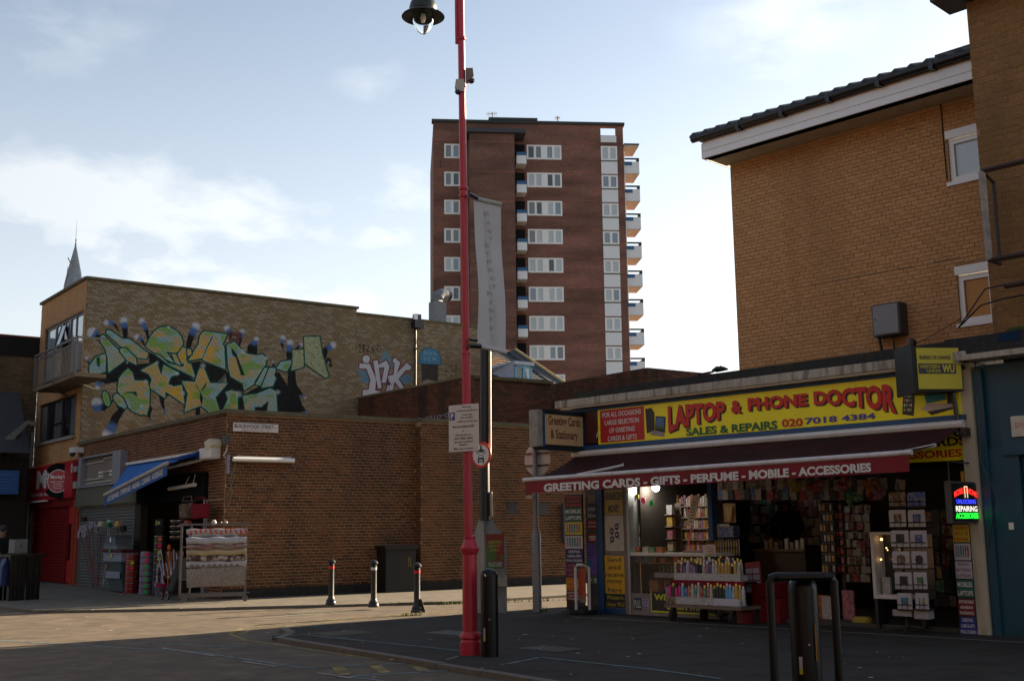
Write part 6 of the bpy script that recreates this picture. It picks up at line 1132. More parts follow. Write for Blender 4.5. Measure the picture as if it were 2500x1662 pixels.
def flat(name, label, cat, pts, off, m, th=.01, group=None):
    P_ = [S.p(x, y, off) for x, y in pts]; u_ = sum(p[0] for p in P_)/len(P_); z_ = min(p[1] for p in P_); return solo(name, label, cat, MB().prism(P_, off, off+th), m, S, (u_, off, z_), group)
n0 = flat('leaning_price_list', 'pale handwritten price list leaning at an angle inside the window', 'paper', [(1692, 1208), (1708, 1209), (1700, 1250), (1690, 1279), (1675, 1282), (1684, 1245)], .3, mat('lit_paper', (.72, .66, .52), .7))
mb = MB()
for i in range(7): a_ = S.p(1686-i*1.2+8, 1225+i*8, .29); mb.box(a_[0]-.04, a_[0]+.04, .292, .294, a_[1]-.006, a_[1]+.006)
part(n0, 'handwriting', mb, DKB)
flat('pink_ribbon', 'thin coral ribbon strip hanging below the leaning price list', 'ribbon', [(1687, 1282), (1691, 1282), (1679, 1345), (1675, 1345)], .31, mat('coral_card', (.65, .16, .13), .6)); flat('coral_card', 'coral strip of card hanging inside the glass counter', 'card', [(1643, 1350), (1656, 1350), (1658, 1386), (1645, 1386)], .06, mat('coral_card', (0, 0, 0)))
def star(label, x, y, r, m, k_=9):
    u_, z_ = S.p(x, y, .25); R_ = r*18.5/FPX; solo('price_star', label, 'price tag', MB().prism([(u_+R_*(1 if i % 2 else .72)*math.cos(math.pi*i/k_)*.8, z_+R_*(1 if i % 2 else .72)*math.sin(math.pi*i/k_)) for i in range(2*k_)], .25, .26), m, S, (u_, .25, z_))
star('fluorescent pink star price tag hanging in the window', 1570, 1221, 11, mat('neon_pink', (.85, .02, .12), .5, emit=.15)); star('fluorescent green star price tag hanging in the window', 1590, 1228, 10, mat('neon_green', (.0, .5, .03), .5, emit=.12))  # slight emission makes the tags glow, they are no lamps
flat('yellow_price_card', 'small yellow price card hanging at the top left of the window', 'card', [(1545, 1206), (1559, 1206), (1559, 1217), (1545, 1217)], .25, mat('yellow_card', (.45, .42, .05), .6))
BULB = mat('lit_bulb', (1, .97, .92), .5, emit=9, var=0); lb = thing('ceiling_spotlight', 'bright white lit lamp under the awning lettering', 'lamp', S, (1, .5, 2.4)); bu, bz = S.p(1601, 1190, .6); part(lb, 'bulb', MB().ball((bu, .6, bz), .075, 12), BULB); part(lb, 'cap', MB().lathe([(.03, bz+.06), (.05, bz+.1), (.05, bz+.2)], bu, .6, 10), BLACKP)
pt = bpy.data.lights.new('spotlight_bulb', 'POINT'); pt.energy = 5; pt.shadow_soft_size = .08; pt.color = (1, .93, .8); po = bpy.data.objects.new('spotlight_bulb', pt); COL.objects.link(po); po.parent = lb; po.location = (bu-1, -.05, bz-2.4-.05)
# goods inside the glass counter
for i, (x, y, w, h, c, lab) in enumerate([(1588, 1366, .22, .16, 'teal', 'turquoise cartons on the counter shelf'), (1603, 1371, .14, .1, 'brown', 'brown carton on the counter shelf'), (1565, 1368, .2, .1, 'blue', 'blue carton on the counter shelf left of the turquoise one'), (1627, 1373, .12, .08, 'orange', 'orange carton on the counter shelf')]):
    u_, z_ = S.p(x, y, .2); smallbox('counter_carton', lab, 'carton', GM[c], u_, .2, S.p(1600, 1375, .1)[1]+.021, w, .2, h, None)
for i, (x, c, lab) in enumerate([(1548, 'orange', 'orange box standing on the counter top at its left end'), (1576, 'white', 'white box standing on the counter top'), (1592, 'green', 'green boxes standing on the counter top'), (1610, 'orange', 'small orange box on the counter top by the perfume shelves')]): smallbox('counter_box', lab, 'box', GM[c], S.p(x, 1345, .2)[0], .25, zc+.021, .13, .12, .1, None)
for k_, (x, y, s) in enumerate([(1607, 1435, .2), (1630, 1425, .16)]): u_, z_ = S.p(x, y, .3); smallbox('kraft_box', ['square kraft gift box at the bottom of the glass counter', 'second kraft gift box behind the first in the glass counter'][k_], 'box', mat('kraft_box', (.45, .19, .09), .7), u_, .25+k_*.12, zsill+.02+k_*.04, s, .15, s, None)
for i in range(12): smallbox('lotion_tube', 'small black and green tube in the counter tray', 'tube', GM['black' if i % 2 else 'green'], S.p(1612, 1405, .2)[0]+i*.045, .2, zsill+.36, .03, .03, .13, 'tubes in the counter tray')
smallbox('counter_tray', 'white tray on the lower counter shelf', 'tray', GM['white'], S.p(1612, 1405, .2)[0]+.25, .2, zsill+.28, .62, .18, .08, None)
# perfume cart
ct = thing('perfume_cart', 'wheeled two tier display cart crowded with perfume and spray bottles', 'cart', S, (1.7, -.6, 0)); co_ = -.75
cu0, cu1 = S.p(1622, 1485, co_)[0], S.p(1822, 1485, co_)[0]; zl_ = .27; zu = .70
REDC = mat('red_cloth', (.20, .012, .02), .85); part(ct, 'lower_deck', MB().box(cu0, cu1-.1, co_, co_+.55, zl_-.05, zl_), mat('brown_deck', (.16, .11, .08), .7)); part(ct, 'upper_deck', MB().box(cu0+.08, cu1-.12, co_+.12, co_+.5, zu-.10, zu-.05), BLACKP); part(ct, 'cloth_edge', MB().box(cu0+.06, cu1-.1, co_+.1, co_+.12, zu-.12, zu-.04), REDC)
for u_ in (cu0+.2, cu1-.25): part(ct, 'upright', MB().box(u_-.02, u_+.02, co_+.25, co_+.29, zl_, zu-.1), BLACKP)
for u_, y_ in ((cu0+.12, co_+.07), (cu1-.32, co_+.07), (cu0+.45, co_+.48), (cu1-.15, co_+.45)): w_ = part(ct, 'castor', MB().box(u_-.03, u_+.03, y_-.02, y_+.06, .13, zl_-.05), BLACKP); part(w_, 'wheel', MB().tube([(u_-.03, y_, .085), (u_+.03, y_, .085)], .085, 14), mat('rubber', (.03, .03, .03), .8))
def bottle(u_, y_, z_, r, h, body, cap, label, group):
    key = ('b', body.name, cap.name, r, h)
    if key not in boxmesh:
        mb = MB(); mb.lathe([(r*.95, 0), (r, .01), (r, h*.78), (r*.55, h*.84)], 0, 0, 10); mb.mi = 1; mb.lathe([(r*.6, h*.83), (r*.6, h*.98), (r*.5, h)], 0, 0, 10); boxmesh[key] = mesh(mb, 'bottle', [body, cap], smooth=True)
    o = bpy.data.objects.new('bottle', boxmesh[key]); COL.objects.link(o); o.location = S.w(u_, y_, z_); o.rotation_euler = (0, 0, S.rot); return tag(o, label, 'bottle', group)
def tray(u0, u1, y0, z_, label, m=None): m = m or GM['white']; solo('carton_tray', label, 'tray', MB().box(u0, u1, y0, y0+.01, z_, z_+.12).box(u0, u0+.01, y0+.01, y0+.2, z_, z_+.1).box(u1-.01, u1, y0+.01, y0+.2, z_, z_+.1).box(u0, u1, y0, y0+.21, z_, z_+.01), m, S, ((u0+u1)/2, y0, z_))
tU = [1634, 1665, 1695, 1727, 1769, 1796]; tn = ['first', 'second', 'third', 'fourth', 'fifth']
for i in range(5): tray(S.p(tU[i], 1420, co_)[0]+.004, S.p(tU[i+1], 1420, co_)[0], co_+.13, zu-.045, '%s white open carton from the left on the upper cart deck' % tn[i])
tl_ = [1624, 1648, 1695, 1717, 1742, 1802]; 
for i in range(5): tray(S.p(tl_[i], 1478, co_)[0]+.004, S.p(tl_[i+1], 1478, co_)[0], co_+.02, zl_+.003, '%s open carton from the left on the lower cart deck' % tn[i], GM['brown'] if i == 0 else mat('cool_white_card', (.46, .47, .52), .6) if i == 4 else GM['white'])
bodies = dict(black=GM['black'], white=GM['white'], pink=GM['pink'], navy=GM['blue'], gold=GM['gold'], lilac=GM['lilac'], green=GM['green'], red=GM['red'], orange=GM['orange'], cream=GM['cream'], sky=mat('sky_blue_can', (.1, .35, .6), .4), magenta=mat('magenta_can', (.5, .01, .12), .4)); GOLDC = mat('gold_cap', (.6, .45, .1), .35, .6); BLC = mat('black_cap', (.01, .01, .01), .4); WHC = mat('white_cap', (.6, .6, .6), .4)
upper = ['cream', 'black', 'pink', 'navy', 'white', 'lilac', 'lilac', 'black', 'black', 'white', 'pink', 'navy', 'white', 'cream', 'gold', 'gold', 'gold', 'gold', 'black', 'gold', 'white']; lower = ['lilac', 'magenta', 'black', 'magenta', 'magenta', 'sky', 'navy', 'orange', 'white', 'green', 'white', 'red', 'green', 'pink', 'cream', 'black', 'black', 'black', 'black', 'sky', 'sky', 'white', 'gold', 'gold', 'white']; top = ['white', 'pink', 'gold', 'lilac', 'black', 'white', 'pink']
def rowb(lst, x0, x1, yref, off, z_, tier, r, h, caps=None):
    for i, c in enumerate(lst):
        x = x0+(x1-x0)*i/(len(lst)-1); cap = GOLDC if c in ('black', 'gold', 'green', 'cream') else (WHC if c in ('white', 'sky', 'pink') else BLC); bottle(S.p(x, yref, off)[0], off+rng.uniform(-.01, .01), z_, r, round(h+.02*((i*5) % 3), 3), bodies[c], cap, 'slim %s bottle in the %s row of the perfume cart' % (c, tier), '%s bottles in the %s row of the perfume cart' % (c, tier))
rowb(upper, 1650, 1805, 1410, co_+.2, zu-.03, 'upper front', .032, .27); rowb(lower, 1630, 1815, 1460, co_+.1, zl_+.02, 'lower front', .031, .30); rowb([c for c in reversed(upper)], 1660, 1810, 1400, co_+.32, zu-.02, 'upper middle', .031, .30); rowb([c for c in reversed(lower)], 1640, 1815, 1455, co_+.22, zl_+.02, 'lower back', .031, .33); rowb(top, 1705, 1790, 1388, co_+.42, zu+.1, 'raised top', .03, .22)
rz_ = thing('top_riser', 'black riser block behind the upper bottle row on the cart', 'riser', S, (1.8, co_+.42, zu)); part(rz_, 'block', MB().box(S.p(1695, 1390, co_+.42)[0], S.p(1800, 1390, co_+.42)[0], co_+.37, co_+.48, zu-.05, zu+.1), BLACKP)
c_ = flat('price_card', 'white handwritten price card standing above the bottles on the cart', 'card', [(1716, 1330), (1745, 1328), (1747, 1353), (1717, 1355)], -.2, mat('pale_card', (.50, .48, .45), .7)); mb = MB()
for i in range(4): a_ = S.p(1731, 1335+i*5, -.21); mb.box(a_[0]-.09+.01*i, a_[0]+.08, -.206, -.203, a_[1]-.004, a_[1]+.004)
part(c_, 'handwriting', mb, STR); part(c_, 'green_stem', MB().box(S.p(1731, 1365, -.19)[0]-.03, S.p(1731, 1365, -.19)[0]+.03, -.19, -.18, S.p(1731, 1366, -.2)[1], S.p(1731, 1352, -.2)[1]), GM['green'])
# calendar stands
def calendar(label, pts, off):
    P_ = [S.p(x, y, off) for x, y in pts]; o = thing('calendar_board', label, 'board', S, (P_[3][0], off, P_[3][1])); part(o, 'board', MB().prism(P_, off, off+.02), mat('calendar_red', (.26, .04, .05), .6)); lerp = lambda s, t: ((P_[0][0]*(1-s)+P_[1][0]*s)*(1-t)+(P_[3][0]*(1-s)+P_[2][0]*s)*t, (P_[0][1]*(1-s)+P_[1][1]*s)*(1-t)+(P_[3][1]*(1-s)+P_[2][1]*s)*t)
    for i in range(2):
        for j in range(4): q_ = [lerp(a_, b_) for a_, b_ in ((.08+i*.46, .2+j*.2), (.46+i*.46, .2+j*.2), (.46+i*.46, .36+j*.2), (.08+i*.46, .36+j*.2))]; part(o, 'pocket', MB().prism(q_, off-.012, off), mat('pale_pocket', (.36, .36, .44), .6))
calendar('tall red calendar board with pale grids leaning right of the perfume cart', [(1818, 1373), (1854, 1369), (1862, 1450), (1820, 1447)], -.1); calendar('small red calendar board with pale grids behind the bottles', [(1755, 1360), (1782, 1357), (1786, 1385), (1757, 1388)], .1)
for i in range(3): smallbox('red_carton', ['large red carton on the ground under the calendar board', 'red carton stacked on the large red one', 'small red carton right of the cart wheels'][i], 'carton', mat('glossy_red_carton', (.16, .008, .012), .35), [3.05, 3.02, 2.85][i], [.05, .05, -.3][i], [0.002, .40, .002][i], [.5, .45, .25][i], .35, [.39, .22, .18][i], None)
# hanging stock rack of pens
pr = thing('pen_basket', 'wire basket crammed with white and gold wrapped sticks beside the blue post', 'basket', S, (2.5, .5, 1.1)); pu0, pu1 = S.p(1742, 1340, .5)[0], S.p(1800, 1340, .5)[0]; pz0, pz1 = S.p(1770, 1356, .5)[1], S.p(1770, 1318, .5)[1]
part(pr, 'wire', MB().tube([(pu0, .5, pz1), (pu1, .5, pz1)], .008, 4).tube([(pu0, .5, pz0), (pu1, .5, pz0)], .008, 4).tube([(pu0, .5, (pz0+pz1)/2), (pu1, .5, (pz0+pz1)/2)], .008, 4).box(pu0, pu1, .5, .75, pz0-.02, pz0), DKMETAL)
for i in range(26): smallbox('wrapped_stick', 'wrapped white and gold stick standing in the wire basket', 'stick', GM['white' if i % 3 else 'gold'], pu0+.02+(pu1-pu0-.04)*i/25, .55+.04*(i % 3), pz0, .014, .014, pz1-pz0+.03*(i % 4)/4, 'wrapped sticks in the wire basket')
flat('display_board', 'upright brown wooden display panel with hanging sachets behind the basket', 'panel', [(1765, 1228), (1795, 1228), (1797, 1275), (1768, 1275)], .9, mat('lit_wood', (.30, .15, .05), .7)); flat('small_label', 'small white shelf label under the wooden display panel', 'label', [(1756, 1279), (1780, 1278), (1780, 1286), (1756, 1287)], .6, STW)
stb = flat('wrapped_pyramid', 'clear wrapped gift sachets pinned on the wooden panel', 'sachet', [(1770, 1238), (1788, 1236), (1784, 1270), (1776, 1270)], .88, GM['gold'])
smallbox('blue_carton_case', 'dark blue carton on the shelf beside the wire basket', 'carton', GM['blue'], S.p(1770, 1310, .7)[0]+.1, .7, pz1+.05, .3, .2, .2, None); smallbox('book_row', 'row of pale pink paperbacks on the shelf right of the window post', 'books', mat('dull_pink', (.28, .2, .16), .7), S.p(1750, 1300, .7)[0]+.02, .7, pz1+.05, .24, .2, .22, None)
# counter with stationery and shopkeeper
k0, k1 = S.p(1838, 1350, 2.2)[0], S.p(1962, 1350, 2.2)[0]; zk = S.p(1900, 1340, 2.2)[1]
sc_ = thing('shop_counter', 'dark wooden counter in front of the shopkeeper', 'counter', S, ((k0+k1)/2, 2.3, 0)); part(sc_, 'body', MB().box(k0, k1, 2.25, 2.8, .0, zk-.04), mat('dark_wood', (.05, .03, .018), .6)); part(sc_, 'top', MB().box(k0-.03, k1+.03, 2.2, 2.85, zk-.04, zk), mat('worn_wood', (.12, .07, .035), .5))
for i in range(9): smallbox('counter_booklet', 'upright booklet in the row along the shop counter', 'booklet', GM[['black', 'white', 'gold', 'cream', 'black', 'white', 'brown', 'white', 'cream'][i]], k0+.1+i*(k1-k0-.2)/8, 2.35, zk+.001, .07, .05, .13+.03*(i % 3), 'booklets along the shop counter')
for i in range(7): smallbox('stacked_book', 'red edged book stacked on the floor in the shop behind the black hoop guard', 'book', GM['red' if i % 2 else 'cream'], S.p(1905, 1450, 1.5)[0], 1.5, .062+i*.05, .26, .2, .046, 'books stacked behind the hoop guard')
def gxw(u, y, z): return S.w(u, y, z)
# wall stock: packets hung in rows on the back and side walls (each a thing, shared labels where nothing tells them apart)
RN = ['top', 'second', 'third', 'fourth', 'fifth', 'sixth', 'seventh', 'eighth', 'bottom']
def rackgrid(x0, x1, y0, y1, off, nx, ny, cols, name, label, group, w=.11, h=.14):
    for j in range(ny):
        for i in range(nx):
            u_, z_ = S.p(x0+(x1-x0)*(i+.5)/nx, y0+(y1-y0)*(j+.5)/ny, off); c = cols[(i*3+j*5+(i*j) % 3) % len(cols)]
            smallbox(name, (label % c)+', %s row' % RN[j], 'packet', GM[c], u_+rng.uniform(-.02, .02), off+rng.uniform(0, .05), z_-h/2, w*rng.uniform(.75, 1), .02, h*rng.uniform(.75, 1), (group % c)+', %s row' % RN[j])
rackgrid(1830, 1915, 1185, 1325, 3.4, 9, 6, ['white', 'cream', 'teal', 'brown', 'white', 'black'], 'hanging_packet', 'flat %s packet hanging on the wall left of the shopkeeper', '%s packets on the wall left of the shopkeeper', .16, .18)
rackgrid(1930, 2000, 1190, 1330, 3.4, 8, 6, ['cream', 'red', 'white', 'brown', 'pink', 'white'], 'hanging_packet', 'flat %s packet hanging on the wall right of the shopkeeper', '%s packets on the wall right of the shopkeeper', .15, .18)
rackgrid(2065, 2120, 1230, 1420, 2.6, 6, 9, ['white', 'pink', 'cream', 'brown', 'white', 'red'], 'hanging_packet', 'flat %s packet hanging between the trinket stand and the mirror', '%s packets between the trinket stand and the mirror', .12, .15)
rackgrid(1748, 2160, 1168, 1216, .7, 30, 2, ['brown', 'black', 'red', 'cream', 'black', 'blue'], 'hanging_packet', 'dim %s packet hanging under the shop lintel', 'dim %s packets under the shop lintel', .13, .22)
rackgrid(2264, 2325, 1240, 1480, .9, 5, 7, ['brown', 'black', 'green', 'black', 'gold', 'black'], 'shelf_packet', 'dim %s packet behind the card spinner by the tinsel', 'dim %s packets behind the card spinner', .16, .2)
def cardstand(label, x0, x1, y0, y1, off, nx, ny, cols, what, wid):
    u0, u1 = S.p(x0, 1350, off)[0], S.p(x1, 1350, off)[0]; z1 = S.p((x0+x1)/2, y0, off)[1]; z0 = S.p((x0+x1)/2, y1, off)[1]; o = thing('display_stand', label, 'stand', S, ((u0+u1)/2, off, 0)); part(o, 'back_panel', MB().box(u0, u1, off+.05, off+.07, z0, z1), GM['black'])
    part(o, 'foot', MB().box(u0+.03, u1-.03, off-.1, off+.2, 0.06, .1).box((u0+u1)/2-.03, (u0+u1)/2+.03, off+.07, off+.1, .1, z0+.1), DKMETAL); mb = MB()
    for j in range(ny): zz_ = z0+(z1-z0)*(j+.95)/ny; mb.tube([(u0, off, zz_), (u1, off, zz_)], .006, 4)
    part(o, 'hook_rails', mb, GALV)
    for j in range(ny):
        for i in range(nx): c = cols[(i+j*2) % len(cols)]; smallbox(what, '%s %s hanging on the %s, %s row' % (c, what.replace('_', ' '), wid, RN[ny-1-j]), what.split('_')[-1], GM[c], u0+(u1-u0)*(i+.5)/nx, off+.01, z0+(z1-z0)*(j+.2)/ny, (u1-u0)/nx*.6, .03, (z1-z0)/ny*.6, '%s %s on the %s, %s row' % (c, what.replace('_', ' ')+'s', wid, RN[ny-1-j]))
cardstand('narrow black stand of sparkling trinkets right of the shopkeeper', 2004, 2038, 1226, 1400, .6, 4, 7, ['cream', 'gold', 'black', 'white'], 'glass_trinket', 'narrow trinket stand'); cardstand('narrow stand of red packets beside the trinket stand', 2040, 2062, 1226, 1400, .7, 2, 8, ['red', 'red', 'black', 'pink'], 'red_rack_packet', 'red packet stand')
smallbox('red_folder', 'orange red folder standing on the floor below the trinket stand', 'folder', GM['orange'], S.p(2010, 1475, .5)[0], .5, .062, .28, .1, .36, None); smallbox('white_pad', 'white pad standing beside the orange red folder', 'pad', GM['white'], S.p(2030, 1478, .45)[0], .4, .062, .25, .06, .35, None); smallbox('pink_calendar', 'small pink framed calendar on the shop floor left of the card spinner', 'calendar', GM['pink'], S.p(2072, 1465, .5)[0], .5, .062, .2, .05, .45, None)
o = smallbox('yellow_bag', 'crumpled yellow bag on the shop floor left of the card spinner', 'bag', mat('dull_yellow', (.35, .28, .03), .7), S.p(2105, 1490, .2)[0], .2, .002, .3, .2, .14, None); o.modifiers.new('b', 'BEVEL').width = .05
# hanging toys and tinsel under the lintel
for i, (x, y, c, lab) in enumerate([(2056, 1178, 'red', 'red paper flower ball hanging under the awning'), (2130, 1190, 'orange', 'orange paper garland ball hanging near the card spinner'), (2150, 1206, 'pink', 'pink heart balloon hanging near the card spinner'), (2080, 1215, 'green', 'shiny green ornament hanging under the awning'), (1935, 1180, 'gold', 'gold wrapped bundle hanging above the shopkeeper'), (1995, 1185, 'red', 'red ribbon bundle hanging right of the shopkeeper')]):
    u_, z_ = S.p(x, y, .5); ob = thing('hanging_ornament', lab, 'ornament', S, (u_, .5, z_)); m_ = MB()
    for k_ in range(9): m_.ball((u_+rng.gauss(0, .06), .5+rng.gauss(0, .04), z_+rng.gauss(0, .05)), .055, 6)
    part(ob, 'petals', m_, GM[c]); part(ob, 'string', MB().tube([(u_, .5, z_), (u_, .5, 2.55)], .004, 4), BLACKP)
fo = flat('clear_bag_picture', 'clear bag with two round photos hanging above the shopkeeper', 'bag', [(1899, 1186), (1928, 1185), (1926, 1215), (1901, 1214)], 1.2, mat('hazy_bag', (.22, .22, .22), .3)); part(fo, 'photo', MB().disc((S.p(1907, 1203, 1.19)[0], 1.19, S.p(1907, 1203, 1.19)[1]), .05).disc((S.p(1919, 1202, 1.19)[0], 1.19, S.p(1919, 1202, 1.19)[1]), .05), GM['brown'])
flat('paper_notice', 'beige paper notice hanging above the card spinner', 'notice', [(2188, 1168), (2210, 1172), (2208, 1196), (2184, 1194)], -.2, mat('beige_paper', (.27, .19, .11), .7))
TINS = mat('red_tinsel', (.30, .01, .012), .3, .5); mb = MB(); pts = [S.p(2305, 1265, .1), S.p(2312, 1290, .1), S.p(2302, 1320, .1), S.p(2310, 1350, .1), S.p(2313, 1390, .1)]
for i in range(500):
    t = rng.random()*3.99; j = int(t); a_, b_ = pts[j], pts[j+1]; f = t-j; u_, z_ = a_[0]*(1-f)+b_[0]*f, a_[1]*(1-f)+b_[1]*f; d = nrm(np.array([rng.gauss(0, 1), rng.gauss(0, 1), rng.gauss(0, 1)]))*.06; e_ = nrm(np.cross(d, (0, 0, 1)))*.004; p0 = np.array([u_, .1, z_]); mb.add([p0-e_, p0+e_, p0+d+e_, p0+d-e_], [(0, 1, 2, 3)])
solo('red_tinsel_garland', 'red tinsel garland hanging down beside the LED sign', 'garland', mb, TINS, S, (6.3, .1, 1.5))
# mirror cabinet
mo = -.05; mu0, mu1 = S.p(2130, 1380, mo)[0], S.p(2180, 1380, mo)[0]; mz0, mz1 = S.p(2140, 1460, mo)[1], S.p(2132, 1298, mo)[1]; mc = thing('glass_display_case', 'white framed glass display case with painted warm bulb reflections behind the card spinner', 'display case', S, ((mu0+mu1)/2, mo, mz0))
part(mc, 'frame', MB().box(mu0, mu0+.05, mo-.02, mo+.3, mz0, mz1).box(mu0+.05, mu1+.2, mo-.02, mo+.3, mz1-.04, mz1).box(mu0+.05, mu1+.2, mo-.02, mo+.3, mz0, mz0+.06), WHITE); part(mc, 'back', MB().box(mu0+.05, mu1+.5, mo+.28, mo+.3, mz0, mz1-.04), GLASSD)
part(mc, 'legs', MB().box(mu0, mu0+.05, mo, mo+.3, 0, mz0).box(mu1+.4, mu1+.45, mo, mo+.3, 0, mz0), DKMETAL)
GLINT = mat('painted_bulb_glint', (1, .55, .2), .4, emit=4, var=0)
for i, (x, y, r) in enumerate([(2152, 1316, .022), (2164, 1337, .012), (2167, 1342, .01), (2151, 1365, .016)]): u_, z_ = S.p(x, y, mo+.1); part(mc, 'bulb_glint', MB().ball((u_, mo+.1, z_), r, 8), GLINT)  # glowing balls stand in for reflections of small bulbs
smallbox('card_packet', 'white and red packet at the bottom of the glass display case', 'packet', GM['white'], mu0+.16, mo+.1, mz0+.061, .12, .05, .25, None)
# card spinner
so = -.45; spx = S.p(2212, 1480, so)[0]; sp_ = thing('card_spinner', 'black wire spinner rack holding two columns of greeting cards', 'rack', S, (spx, so, 0)); part(sp_, 'pole', MB().tube([(spx, so, .03), (spx, so, 2.12)], .02, 8), DKMETAL); mb = MB()
for k_ in range(4): a_ = k_*math.pi/2+.4; mb.tube([(spx, so, .08), (spx+.35*math.cos(a_), so+.35*math.sin(a_), .03)], .016, 5)
part(sp_, 'base_legs', mb, DKMETAL)
tiers = [(1201, 1234), (1244, 1285), (1294, 1334), (1345, 1386), (1396, 1437), (1447, 1486)]
colsx = [((2172, 2210), (2217, 2258)), ((2172, 2211), (2218, 2258)), ((2176, 2218), (2224, 2262)), ((2180, 2220), (2227, 2262)), ((2186, 2226), (2232, 2262)), ((2192, 2226), (2236, 2266))]
desc = [('brown and red', 'dark blue striped'), ('white cards with a tan picture', 'pale card with a grey blue picture'), ('white card with a small black figure', 'cream card with a blue flower'), ('white card with a round brown picture', 'white card with a dark picture'), ('white card with a grey picture', 'white card with a lime green picture'), ('white card with a pale blue swirl', 'plain pale grey card')]
ctint = [('brown', 'blue'), ('brown', 'blue'), ('black', 'blue'), ('brown', 'black'), ('black', 'green'), ('teal', 'cream')]
CARDW = mat('card_white', (.40, .39, .40), .5, var=.06); ring = MB()
for t, ((y0, y1), cx2) in enumerate(zip(tiers, colsx)):
    for c_ in (0, 1):
        x0, x1 = cx2[c_]; u0, u1 = S.p(x0, (y0+y1)/2, so-.15)[0], S.p(x1, (y0+y1)/2, so-.15)[0]; z0, z1 = S.p((x0+x1)/2, y1, so-.15)[1], S.p((x0+x1)/2, y0, so-.15)[1]
        lab = '%s greeting card%s on tier %d of the spinner, %s column' % (desc[t][c_] if t else desc[t][c_]+' coloured', '', t+1, ('left', 'right')[c_]); lab = lab.replace(' greeting card on', ' on') if t else lab
        ca = thing('greeting_card', lab.replace('tier %d' % (t+1), 'the %s tier' % ['top', 'second', 'third', 'fourth', 'fifth', 'bottom'][t]), 'card', S, ((u0+u1)/2, so-.15, z0)); 
        part(ca, 'card', MB().box(u0, u1, so-.15, so-.13, z0, z1), CARDW if t else GM[['brown', 'blue'][c_]]); m_ = GM[ctint[t][c_]]; um, zm = (u0+u1)/2, (z0+z1)/2; w = (u1-u0)
        part(ca, 'picture', MB().disc((um, so-.153, zm), w*.28, 12, rz=w*.3) if t in (3,) else MB().box(um-w*.22, um+w*.25, so-.155, so-.151, zm-w*.2, zm+w*.25), m_)
        part(ca, 'backing_cards', MB().box(u0-.02, u0-.004, so-.13, so-.02, z0, z1-.02), CARDW)
        ring.tube([(u0, so-.17, z0+.06), (u1, so-.17, z0+.06)], .006, 4).tube([(u0+w*.33, so-.17, z0), (u0+w*.33, so-.17, z1-.06)], .005, 4).tube([(u0+w*.7, so-.17, z0), (u0+w*.7, so-.17, z1-.06)], .005, 4).box(u0-.02, u1+.01, so-.16, so+.1, z0-.02, z0-.005)
part(sp_, 'wire_pockets', ring, BLACKP)
for i, (x0, x1, y0, y1) in enumerate([(2181, 2227, 1488, 1503), (2233, 2268, 1488, 1510)]): a_ = S.r(x0, y0, x1, y1, so-.1); part(sp_, 'bottom_tray', MB().box(a_[0], a_[1], so-.12, so+.05, a_[2], a_[3]), mat('pale_tray', (.3, .29, .28), .6))
# poster columns
def column(name, label, fr, x0, x1, rows, off, tilt=0.):
    u0, u1 = fr.p(x0, 1350, off)[0], fr.p(x1, 1350, off)[0]; o = thing(name, label, 'poster column', fr, ((u0+u1)/2, off, 0)); zt = fr.p((x0+x1)/2, rows[0][0], off)[1]; part(o, 'backing_board', MB().box(u0, u1, off, off+.03, .05, zt+.01), DKB)
    for (y0, y1, m, lines, tm) in rows:
        z0, z1 = fr.p((x0+x1)/2, y1, off)[1]+.004, fr.p((x0+x1)/2, y0, off)[1]-.004; p_ = part(o, 'poster', MB().box(u0+.004, u1-.004, off-.008, off-.001, z0, z1), m); mb = MB(); w = u1-u0
        if lines:
            n_ = len(lines); h = (z1-z0)/n_; mx_ = max(map(len, lines))
            for i, t in enumerate(lines): hw = w*.44*(.5+.5*len(t)/mx_); mb.text(t, (u0+u1)/2-hw, (u0+u1)/2+hw, z1-h*(i+.8), z1-h*(i+.22), off-.0095, .02)
            part(p_, 'lettering', mb, tm)
        else:
            for i in range(6): b_ = MB().box(u0+w*(.1+i*.14), u0+w*(.1+i*.14)+w*.09, off-.0105, off-.0082, z0+.04, z1-.03); part(p_, 'book_print', b_, GM[['pink', 'teal', 'blue', 'green', 'blue', 'red'][i]])
    return o
pmn = lambda n, c: mat('poster_'+n, c, .5, var=.08)
PR = dict(g=pmn('green', (.01, .11, .07)), y=pmn('yellow', (.48, .40, .02)), n=pmn('navy', (.012, .015, .11)), p=pmn('purple', (.10, .015, .10)), r=pmn('maroon', (.16, .008, .012)), w=pmn('pale', (.42, .44, .46)), o=pmn('orange', (.52, .26, .01)), b=pmn('blue', (.015, .03, .22)), d=pmn('dark_maroon', (.05, .006, .008)))
column('poster_column', 'tall stack of coloured advert posters left of the sticker pillar', S, 1381, 1424, [(1207, 1238, PR['d'], ['AFFORDABLE', 'ARABIAN', 'FRAGRANCE'], STR), (1239, 1272, PR['g'], ['MOBILES', 'LAPTOPS'], WT), (1273, 1305, PR['y'], None, None), (1307, 1339, PR['w'], None, None), (1340, 1373, PR['n'], ['GREETING', 'CARDS & GIFTS', 'FOR ALL OCCASIONS'], WT), (1374, 1408, PR['p'], ['3 FOR', 'THE PRICE', 'OF 2'], GM['orange']), (1409, 1441, PR['o'], ['WE BUY', 'SELL &', 'REPAIR'], STR), (1442, 1465, PR['r'], ['AFFORDABLE', 'ARABIAN', 'FRAGRANCE'], WT)], -.3)
